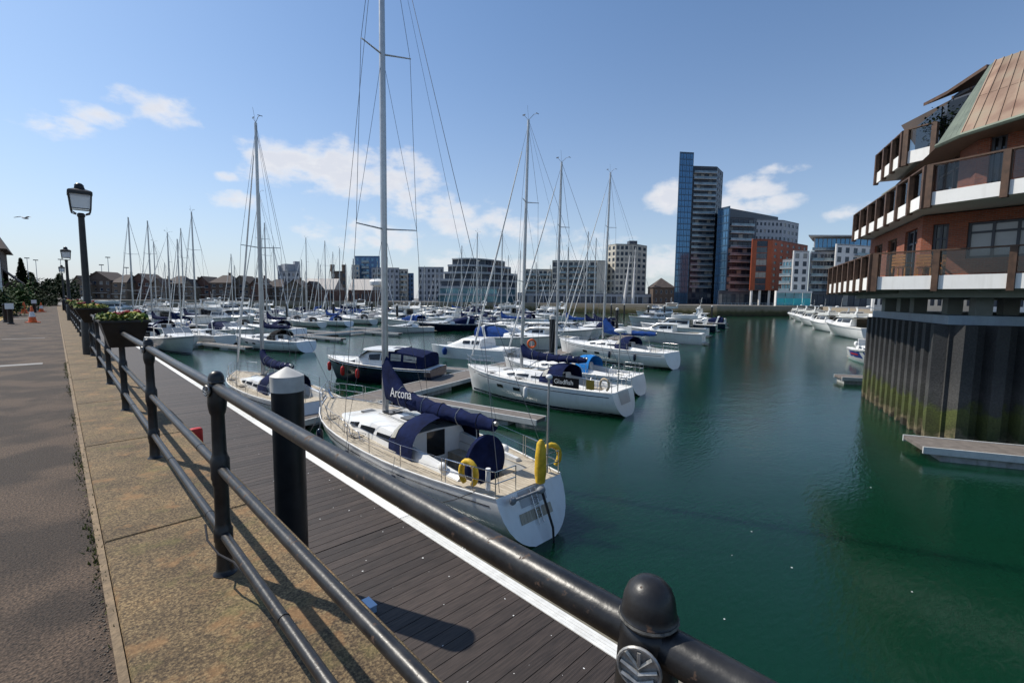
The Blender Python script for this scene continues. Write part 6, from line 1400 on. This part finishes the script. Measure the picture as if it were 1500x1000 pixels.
# wooded hill, flood-light masts, dark house on the left
random.seed(5)
mb = MB()
for i in range(5200):
    px = random.uniform(40, 150); dd_ = random.uniform(255, 300); p = fp(px, dd_); hz_ = 1 + 13 * (.6 + .4 * sin(px * .23) * sin(px * .071 + 1)) * random.random() ** .5; c = Vector((p.x, p.y, hz_)); s = random.uniform(.6, 1.3); a = random.uniform(0, 6.28)
    d_ = Vector((cos(a), sin(a), random.uniform(-.5, .9))) * s; e_ = Vector((-sin(a), cos(a), random.uniform(-.5, .5))) * s * .7; mb.add([c - d_, c + e_, c + d_, c - e_], [(0, 1, 2, 3)])
tag(mb.build('far_wood', leaf_d, None, recalc=False), 'dark wooded slope behind the end of the promenade', 'trees', kind='stuff')
for i, (px, py, lab) in enumerate(((44.5, 378, 'slim floodlight mast above the conifer'), (57, 381, 'thin aerial mast right of the conifer'), (162, 377, 'tall floodlight mast above the houses'), (93, 380, 'thin mast behind the second lantern lamp'), (152, 388, 'short floodlight mast left of the tall one'), (188, 392, 'distant small floodlight mast over the houses'))):
    p = fp(px, 205); zt = topz(px, py, 205); t = thing('light_mast', lab, 'light mast', (p.x, p.y, 0), 0, 'floodlight masts behind the houses'); MB().tube([(0, 0, 0), (0, 0, zt)], [.16, .1], 6).build('mast_pole', steel_b, t)
    MB().box((0, 0, zt), (1.6, 1.6, .3)).build('lamp_head', dark_r, t)
lh = thing('brick_house', 'dark brick house with deep eaves at the left edge', 'house', (0, 0, 0))
w_ = MB(); facade(lh, (-12, 74), (-3.95, 74), 0, dict(floors=2, fh=3.0, bays=4, wf=.4, hf=.5, sill=.3, parapet=.5), hbrick[1], w_); w_.slabline((-3.95, 74), (-3.95, 84), .3, 0, 6.5); w_.build('wall', hbrick[1], lh)
MB().add([(-12.5, 73.2, 6.4), (-3.4, 73.2, 6.4), (-3.4, 85, 6.4), (-12.5, 85, 6.4), (-12.5, 79, 10.4), (-5.2, 79, 10.4)], [(0, 1, 5, 4), (1, 2, 5), (2, 3, 4, 5), (3, 2, 1, 0)]).build('roof', roof_tile, lh)
MB().box2(-4.3, -3.98, 73.6, 73.95, 0, 6.4).build('white_pipe', white_r, lh)
lw = thing('garage_block', 'low dark garage with sloping roof beside the conifer', 'garage', (0, 0, 0)); MB().box2(-8, -3.3, 76, 86, 0, 2.6).build('wall', hbrick[1], lw) if False else MB().box2(-3.9, -2.9, 76, 84, 0, 3.0).build('wall', hbrick[1], lw)
MB().add([(-4.2, 75.6, 4.6), (-2.6, 75.6, 2.9), (-2.6, 84.4, 2.9), (-4.2, 84.4, 4.6), (-4.2, 75.6, 4.4), (-2.6, 75.6, 2.7), (-2.6, 84.4, 2.7), (-4.2, 84.4, 4.4)], [(0, 1, 2, 3), (4, 5, 6, 7), (0, 1, 5, 4), (1, 2, 6, 5)]).build('roof', roof_tile, lw)
# railing and people-height clutter along the far quay
qr = thing('far_quay_railing', 'thin dark railing along the top of the stone quay wall', 'railing', (0, 0, 0)); rl = MB()
a, b = Vector((184, 73.6)), Vector((216, 56)); n_ = 22
for z in (.55, 1.1): MB().tube([(a.x, a.y, z), (b.x, b.y, z)], .045, 5).build('rail', steel_b, qr)
for k in range(n_ + 1): c = a.lerp(b, k / n_); MB().tube([(c.x, c.y, -.03), (c.x, c.y, 1.12)], .05, 5).build('post', steel_b, qr)
# ================================================================== brick building on the sheet-piled podium (right)
bb = thing('brick_balcony_building', 'brick building with white-fascia balconies on a sheet-piled podium at the right', 'building', (0, 0, 0))
PC, PL_, PR = Vector((26.1, 1.0)), Vector((35.95, 4.8)), Vector((30.6, -8.0))
pod = [tuple(PR), tuple(PC), tuple(PL_), (42, 0), (46, -30), (34, -30)]
MB().prism([tuple(Vector(p) + (Vector((37, -8)) - Vector(p)).normalized() * .45) for p in pod], -6, .80).build('podium_core', dark_r, bb)
zc0, zc1 = .80, 1.17
MB().prism([tuple(Vector(p) + (Vector(p) - Vector((37, -8))).normalized() * .12) for p in pod], zc0, zc1).build('cap_beam', steel_b, bb)
# sheet piles, one by one
def pan(w, dpt): 
    pr = [(0, 0), (w * .14, 0), (w * .30, dpt), (w * .70, dpt), (w * .86, 0), (w, 0)]; mb = MB()
    for z0, z1 in ((-6, zc0),): mb.loft([[(x, -y, z0) for x, y in pr], [(x, -y, z1) for x, y in pr]], closed=False)
    me = mb.mesh('sheet_pile', recalc=False); me.materials.append(piling); return me
for a, b, n_ in ((PC, PL_, 12), (PR, PC, 10)):
    d_ = (b - a); w = d_.length / n_; 
    # outer side: left of PC->PL (towards +Y), so run the pans from PL to PC
    A_, B_ = (b, a) if a is PC else (a, b); A_, B_ = (b, a); d_ = (B_ - A_); rz = atan2(d_.y, d_.x); me = pan(w, .42)
    for k in range(n_):
        c = A_ + d_ * (k / n_) ; link('sheet_pile', me, bb, (c.x, c.y, 0), rz)
# columns under the lowest balcony
for px, dep in ((1303, 27.5), (1326, 25.5), (1346, 24.0), (1396, 21.5), (1438, 19.5), (1478, 21)):
    p = fp(px, dep); MB().box((p.x, p.y, (zc1 + 2.15) / 2 + .2), (.55, .55, 2.15 - zc1 + .4), .4).build('column', soffit_g, bb)
# balconies
def balcony(ptsxy, zr, hgt_rail, fas, npost, soff, wallset, lvl):
    """ptsxy: outer edge left end -> corner -> right end; zr rail top"""
    zf = zr - hgt_rail; zb_ = zf - fas
    pts = [Vector(p) for p in ptsxy]; inner = Vector((36, -9))
    poly = [tuple(p) for p in pts] + [tuple(pts[-1] + (inner - pts[-1]).normalized() * 5.5), tuple(pts[0] + (inner - pts[0]).normalized() * 4.5)]
    MB().prism([tuple(Vector(p) + (inner - Vector(p)).normalized() * .12) for p in poly], zb_ + .06, zf - .02).build('balcony_slab', soff, bb)
    for i in range(len(pts) - 1):
        a, b = pts[i], pts[i + 1]; d_ = b - a; n = npost[i]; L_ = d_.length; u = d_.normalized(); nr = Vector((u.y, -u.x)); rz = atan2(u.y, u.x)
        if (a + b).dot(nr) > 0: nr = -nr                          # towards the camera side
        for k in range(n):
            s, e = a + d_ * (k / n), a + d_ * ((k + 1) / n); tw = .11 if i else .10
            s2, e2 = s + u * tw, e - u * tw
            m_ = (s2 + e2) / 2; ln = (e2 - s2).length
            MB().box((m_.x, m_.y, (zf + zb_) / 2), (ln, .10, fas), rz).build('fascia_panel', conc_lit, bb)
            MB().box((m_.x - nr.x * .02, m_.y - nr.y * .02, zf + hgt_rail * .5), (ln, .018, hgt_rail - .1), rz).build('glass_pane', glazing, bb)
        for k in range(n + 1):
            if i > 0 and k == 0: c = a + u * .12
            else: c = a + d_ * (k / n)
            MB().box((c.x + nr.x * .05, c.y + nr.y * .05, (zb_ + zr) / 2 - .05), (.2, .2, zr - zb_ + .06), rz).build('timber_post', timber, bb)
        m_ = (a + b) / 2; MB().box((m_.x + nr.x * .03, m_.y + nr.y * .03, zr), (L_, .13, .06), rz).build('handrail', timber, bb)
    return zf, zb_
Z1, Z2, Z3 = 3.78, 7.0, 9.7
g2 = lambda px, py, z: (at(px, py, z).x, at(px, py, z).y)
C1, E1 = Vector(g2(1280, 372, Z1)), Vector(g2(1218, 393, Z1)); R1 = C1 + (Vector(g2(1500, 359, Z1)) - C1) * 1.9
C2, E2 = Vector(g2(1360, 243, Z2)), Vector(g2(1255, 314, Z2)); R2 = C2 + (Vector(g2(1500, 215, Z2)) - C2) * 2.6
C3, E3, R3 = Vector(g2(1326, 192, Z3)), Vector(g2(1288, 226, Z3)), Vector(g2(1372, 179, Z3))
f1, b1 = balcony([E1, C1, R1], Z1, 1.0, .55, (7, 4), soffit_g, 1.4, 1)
f2, b2 = balcony([E2, C2, R2], Z2, 1.05, .5, (7, 3), soffit_m, 1.4, 2)
f3, b3 = balcony([E3, C3, R3], Z3, 1.0, .55, (3, 1), soffit_m, 1.4, 3)
# sloping ribbed soffit brackets under the lowest balcony
inner = Vector((36, -9))
for a, b, n in ((E1, C1, 7), (C1, R1, 4)):
    for k in range(n):
        p = a.lerp(b, (k + .5) / n); q = p + (inner - p).normalized() * 3.2; d_ = q - p; rz = atan2(d_.y, d_.x); c = (p + q) / 2
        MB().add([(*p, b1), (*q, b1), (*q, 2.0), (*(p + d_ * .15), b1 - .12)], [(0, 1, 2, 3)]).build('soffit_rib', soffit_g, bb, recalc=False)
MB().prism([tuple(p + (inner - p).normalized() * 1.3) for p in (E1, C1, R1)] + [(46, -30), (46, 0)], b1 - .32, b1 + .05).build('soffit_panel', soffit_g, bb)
# brick storeys set back behind the balconies
def storey(E, C, R, setb, z0, z1, openings_l, openings_r, nm='wall'):
    dl, dr = (C - E).normalized(), (R - C).normalized(); inn = lambda p, d_: p + Vector((-d_.y, d_.x)) * setb if (Vector((-d_.y, d_.x))).dot(inner - p) > 0 else p - Vector((-d_.y, d_.x)) * setb
    El, Cl = inn(E, dl), inn(C, dl); Cr, Rr = inn(C, dr), inn(R, dr)
    # intersection corner
    den = dl.x * dr.y - dl.y * dr.x; s = ((Cr.x - El.x) * dr.y - (Cr.y - El.y) * dr.x) / den; K = El + dl * s
    wall = MB()
    for (p, q, ops, m_) in ((El, K, openings_l, 0), (K, Rr, openings_r, 1)):
        d_ = q - p; W = d_.length; u = d_.normalized(); nr = Vector((u.y, -u.x)); sg = 1 if nr.dot(p - inner) > 0 else -1; rz = atan2(u.y, u.x)
        def bx(a, b, za, zb):
            if b - a > .02 and zb - za > .02: m2 = p + u * (a + b) / 2 - nr * sg * .17; wall.box((m2.x, m2.y, (za + zb) / 2), (b - a, .34, zb - za), rz)
        x = 0
        for (a, b, s0, s1, kind) in ops:
            a, b = a * W, b * W; bx(x, a, z0, z1); bx(a, b, z0, s0); bx(a, b, s1, z1); x = b
            m2 = p + u * (a + b) / 2 - nr * sg * .2; fr = timber if kind == 'd' else dark_r
            w_, h_ = b - a, s1 - s0
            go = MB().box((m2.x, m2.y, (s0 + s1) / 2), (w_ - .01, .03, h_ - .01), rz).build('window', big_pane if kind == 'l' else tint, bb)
            fm_ = MB(); nn = 2 if w_ < 2.2 else 3
            for k in range(nn + 1): c = p + u * (a + .05 + (w_ - .1) * k / nn) - nr * sg * .16; fm_.box((c.x, c.y, (s0 + s1) / 2), (.09, .09, h_ - .02), rz)
            for zz in (s0 + .05, s1 - .05, lerp(s0, s1, .72)): fm_.box((m2.x + nr.x * sg * .02, m2.y + nr.y * sg * .02, zz), (w_ - .02, .07, .09), rz)
            fm_.build('window_frame', fr, go)
        bx(x, W, z0, z1)
    wall.build(nm, brick_m, bb); return El, K, Rr
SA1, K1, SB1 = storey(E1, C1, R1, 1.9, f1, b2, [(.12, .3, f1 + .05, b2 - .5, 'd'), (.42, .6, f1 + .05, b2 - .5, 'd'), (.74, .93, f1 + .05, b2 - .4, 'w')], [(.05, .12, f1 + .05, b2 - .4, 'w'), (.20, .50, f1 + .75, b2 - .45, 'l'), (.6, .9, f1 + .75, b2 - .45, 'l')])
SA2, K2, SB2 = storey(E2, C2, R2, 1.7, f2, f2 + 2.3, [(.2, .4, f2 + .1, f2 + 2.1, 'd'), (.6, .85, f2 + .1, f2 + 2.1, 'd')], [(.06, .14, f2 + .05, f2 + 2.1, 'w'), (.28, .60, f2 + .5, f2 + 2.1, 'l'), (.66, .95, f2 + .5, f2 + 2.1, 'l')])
# copper mansard: panels laid one beside the other with standing seams
ez = f2 + 2.15
ea = Vector(g2(1408, 196, ez)); eb = Vector(g2(1500, 167, ez)); eb = ea + (eb - ea) * 2.2
ta = Vector(g2(1459, 88, ez + 3.4)); tb = Vector(g2(1500, 74, ez + 3.4)); tb = ta + (tb - ta) * 3.2
NPN = 11
for k in range(NPN):
    p0, p1, q0, q1 = ea.lerp(eb, k / NPN), ea.lerp(eb, (k + .985) / NPN), ta.lerp(tb, k / NPN), ta.lerp(tb, (k + .985) / NPN)
    for j, (s0, s1) in enumerate(((0, .49), (.495, 1))):
        a0, a1, c0, c1 = p0.lerp(q0, s0), p1.lerp(q1, s0), p0.lerp(q0, s1), p1.lerp(q1, s1); z0, z1 = lerp(ez, ez + 3.4, s0), lerp(ez, ez + 3.4, s1); bk = Vector((.06, -.02, ))
        MB().add([(*a0, z0), (*a1, z0), (*c1, z1), (*c0, z1), (a0.x + .05, a0.y, z0), (a1.x + .05, a1.y, z0), (c1.x + .05, c1.y, z1), (c0.x + .05, c0.y, z1)], [(0, 1, 2, 3), (7, 6, 5, 4), (0, 1, 5, 4), (1, 2, 6, 5), (2, 3, 7, 6), (3, 0, 4, 7)]).build('copper_panel', copper, bb)
    MB().tube([(*p0, ez), (*q0, ez + 3.4)], .035, 5).build('standing_seam', copper, bb)
green_cu = mat('green_copper', (.13, .155, .12), .6, .2, var=(1.5, .25))
# the narrow green return face to the left of the corner, eaves board and ridge
el = Vector(g2(1372, 214, ez - .05)); tl = Vector(g2(1449, 97, ez + 3.38))
NG = 4
for k in range(NG):
    a0, a1 = ea.lerp(el, k / NG), ea.lerp(el, (k + .97) / NG); c0, c1 = ta.lerp(tl, k / NG), ta.lerp(tl, (k + .97) / NG)
    MB().add([(*a0, ez), (*a1, ez), (*c1, ez + 3.4), (*c0, ez + 3.4), (a0.x + .06, a0.y - .03, ez), (a1.x + .06, a1.y - .03, ez), (c1.x + .06, c1.y - .03, ez + 3.4), (c0.x + .06, c0.y - .03, ez + 3.4)], [(0, 1, 2, 3), (7, 6, 5, 4), (0, 1, 5, 4), (1, 2, 6, 5), (2, 3, 7, 6), (3, 0, 4, 7)]).build('copper_panel', green_cu, bb)
MB().tube([(*(el), ez - .06), (*ea, ez - .06), (*eb, ez - .06)], .09, 6).build('gutter', green_cu, bb)
back = [Vector((31, 1.5)), Vector((34, -14))]
MB().add([(*el, ez - .1), (*ea, ez - .1), (*eb, ez - .1), (34, -14, ez - .1), (33, 4, ez - .1)], [(0, 1, 2, 3, 4)]).build('eaves_soffit', timber, bb, recalc=False)
MB().add([(*tl, ez + 3.4), (*ta, ez + 3.4), (*tb, ez + 3.4), (34, -14, ez + 3.6), (32, 1.0, ez + 3.5)], [(0, 1, 2, 3, 4)]).build('flat_roof', lead_m, bb, recalc=False)
# dormer canopy, upper flat behind the top balcony
ins = lambda p, s: p + (inner - p).normalized() * s
A3, B3, D3 = ins(E3, 1.4), ins(C3, 1.5), ins(R3, 1.2)
w_ = MB(); 
for a, b in ((A3, B3), (B3, D3)):
    m_ = (a + b) / 2; rz = atan2((b - a).y, (b - a).x); MB().box((m_.x, m_.y, f3 + 1.1), ((b - a).length * .8, .05, 2.0), rz).build('window', tint, bb); w_.box((m_.x + .3, m_.y - .3, f3 + 1.15), ((b - a).length, .2, 2.3), rz)
w_.build('upper_wall', dark_r, bb)
can = [Vector(g2(1387, 135, f3 + 3.0)), Vector(g2(1445, 98, f3 + 3.3))]
MB().add([(*can[0], f3 + 2.9), (*can[1], f3 + 3.25), (31, 0, f3 + 3.3), (32, 3, f3 + 2.9), (*can[0], f3 + 3.05), (*can[1], f3 + 3.4), (31, 0, f3 + 3.45), (32, 3, f3 + 3.05)], [(3, 2, 1, 0), (4, 5, 6, 7), (0, 1, 5, 4), (1, 2, 6, 5), (2, 3, 7, 6), (3, 0, 4, 7)]).build('canopy', timber, bb)
MB().add([(*ins(A3, .2), f3 + 1.0), (*ins(B3, .4), f3 + 2.3), (31, 1, f3 + 3.0), (33.5, 4, f3 + 2.6)], [(0, 1, 2, 3)]).build('sloping_roof', roof_tile, bb, recalc=False)
lo = [Vector(g2(1290, 280, f3 - 1.3)), Vector(g2(1345, 262, f3 - 1.0))]
MB().add([(*lo[0], f3 - 1.5), (*lo[1], f3 - 1.5), (*ins(lo[1], 1.5), f3 - .4), (*ins(lo[0], 1.5), f3 - .4)], [(0, 1, 2, 3)]).build('lower_eaves', green_cu, bb, recalc=False)
for a_, k_, r_, za, zb2 in ((SA1, K1, SB1, f1, b2), (SA2, K2, SB2, f2, f2 + 2.3)): MB().prism([tuple(ins(a_, .9)), tuple(ins(k_, .9)), tuple(ins(r_, .9)), (46, -28), (46, 0)], za + .02, zb2 - .02).build('inner_core', dark_r, bb)
fd = can[0].x * sin(YAW) + can[0].y * cos(YAW)
dq = [atd(1396, 141, fd + .9), atd(1448, 104, fd + .9), atd(1452, 190, fd + .9), atd(1392, 205, fd + .9)]
MB().add([tuple(p) for p in dq] + [(p.x + .08, p.y - .1, p.z) for p in dq], [(0, 1, 2, 3), (7, 6, 5, 4), (0, 1, 5, 4), (2, 3, 7, 6), (3, 0, 4, 7)]).build('dormer_window', tint, bb)
for t_ in (0, .5, 1): MB().tube([tuple(dq[0].lerp(dq[1], t_)), tuple(dq[3].lerp(dq[2], t_))], .06, 5).build('dormer_mullion', timber, bb)
pl = [ins(R3, .5), ins(C3.lerp(R3, .5), .5)]
for k, p in enumerate(pl): foliage_thing('balcony_plant', ('leafy pot plant on the top balcony, nearer the roof', 'leafy pot plant in the middle of the top balcony')[k], 'plant', (p.x, p.y, f3), lambda: (random.gauss(0, .25), random.gauss(0, .25), abs(random.gauss(.9, .35))), 260, .13, leaf_d, cname='foliage')
# garden chairs, table and a seated person on the first balcony
dl = (C1 - R1).normalized()
def chair(p, rz, lab):
    t = thing('garden_chair', lab, 'chair', (p.x, p.y, f1), rz, 'timber garden chairs on the lowest balcony')
    for sx in (-.24, .24):
        for sy in (-.22, .22): MB().box((sx, sy, .2), (.05, .05, .4)).build('leg', pine, t)
        MB().box((sx, 0, .6), (.06, .5, .04)).build('armrest', pine, t)
    for k in range(5): MB().box((0, -.2 + k * .1, .42), (.5, .085, .03)).build('seat_slat', pine, t)
    for k in range(4): MB().box((0, .26, .52 + k * .13), (.5, .03, .1)).build('back_slat', pine, t)
def onb(px, inset): 
    p = Vector(g2(px, 372, Z1)); u = (px - 1280) / 220.0; p = C1 + (Vector(g2(1500, 359, Z1)) - C1) * 0 if False else p; return ins(p, inset)
chair(onb(1297, .7), 1.2, 'timber garden chair at the corner of the lowest balcony'); chair(onb(1326, .8), 1.5, 'timber garden chair beside the balcony table'); chair(onb(1340, .7), -1.4, 'timber garden chair behind the first wide post'); chair(onb(1356, .9), 1.9, 'timber garden chair nearest the seated person')
tp = onb(1369, .75); tb_ = thing('garden_table', 'small round timber table on the lowest balcony', 'table', (tp.x, tp.y, f1)); MB().lathe([(.4, .68), (.42, .69), (.42, .72), (.4, .73)], 16).build('table_top', pine, tb_, sm=40); MB().lathe([(.2, 0), (.05, .05), (.04, .68)], 10).build('pedestal', pine, tb_, sm=40)
pp = onb(1381, .9); pe = thing('person', 'person in dark clothes seated on the lowest balcony', 'person', (pp.x, pp.y, f1), radians(190))
vs = [(0, 0, .48), (0, 0, .75), (0, 0, 1.0), (0, 0, 1.1), (0, .01, 1.26), (.09, .0, .48), (.11, .42, .5), (.11, .44, .06), (-.09, 0, .48), (-.11, .42, .5), (-.11, .44, .06), (.2, 0, 1.02), (.25, .1, .78), (.12, .34, .74), (-.2, 0, 1.02), (-.25, .1, .78), (-.12, .34, .74), (.11, .55, .04), (-.11, .55, .04)]
es = [(0, 1), (1, 2), (2, 3), (3, 4), (0, 5), (5, 6), (6, 7), (0, 8), (8, 9), (9, 10), (2, 11), (11, 12), (12, 13), (2, 14), (14, 15), (15, 16), (7, 17), (10, 18)]
rad = [.15, .14, .15, .06, .10, .09, .07, .05, .09, .07, .05, .07, .05, .035, .07, .05, .035, .045, .045]
me = bpy.data.meshes.new('body'); me.from_pydata(vs, es, []); o = link('body', me, pe); o.modifiers.new('s', 'SKIN'); ss = o.modifiers.new('d', 'SUBSURF'); ss.levels = ss.render_levels = 1
for i, v in enumerate(me.skin_vertices[0].data if me.skin_vertices else []): v.radius = (rad[i], rad[i])
me.materials.append(cloth_d)
MB().ball((0, .04, 1.27), (.085, .10, .12), 10, 8).ball((0, .14, 1.26), (.015, .02, .02), 6, 4).build('face', skin_m, pe, sm=70); MB().ball((0, .0, 1.31), (.097, .105, .105), 10, 8).build('hair', cloth_d, pe, sm=70)
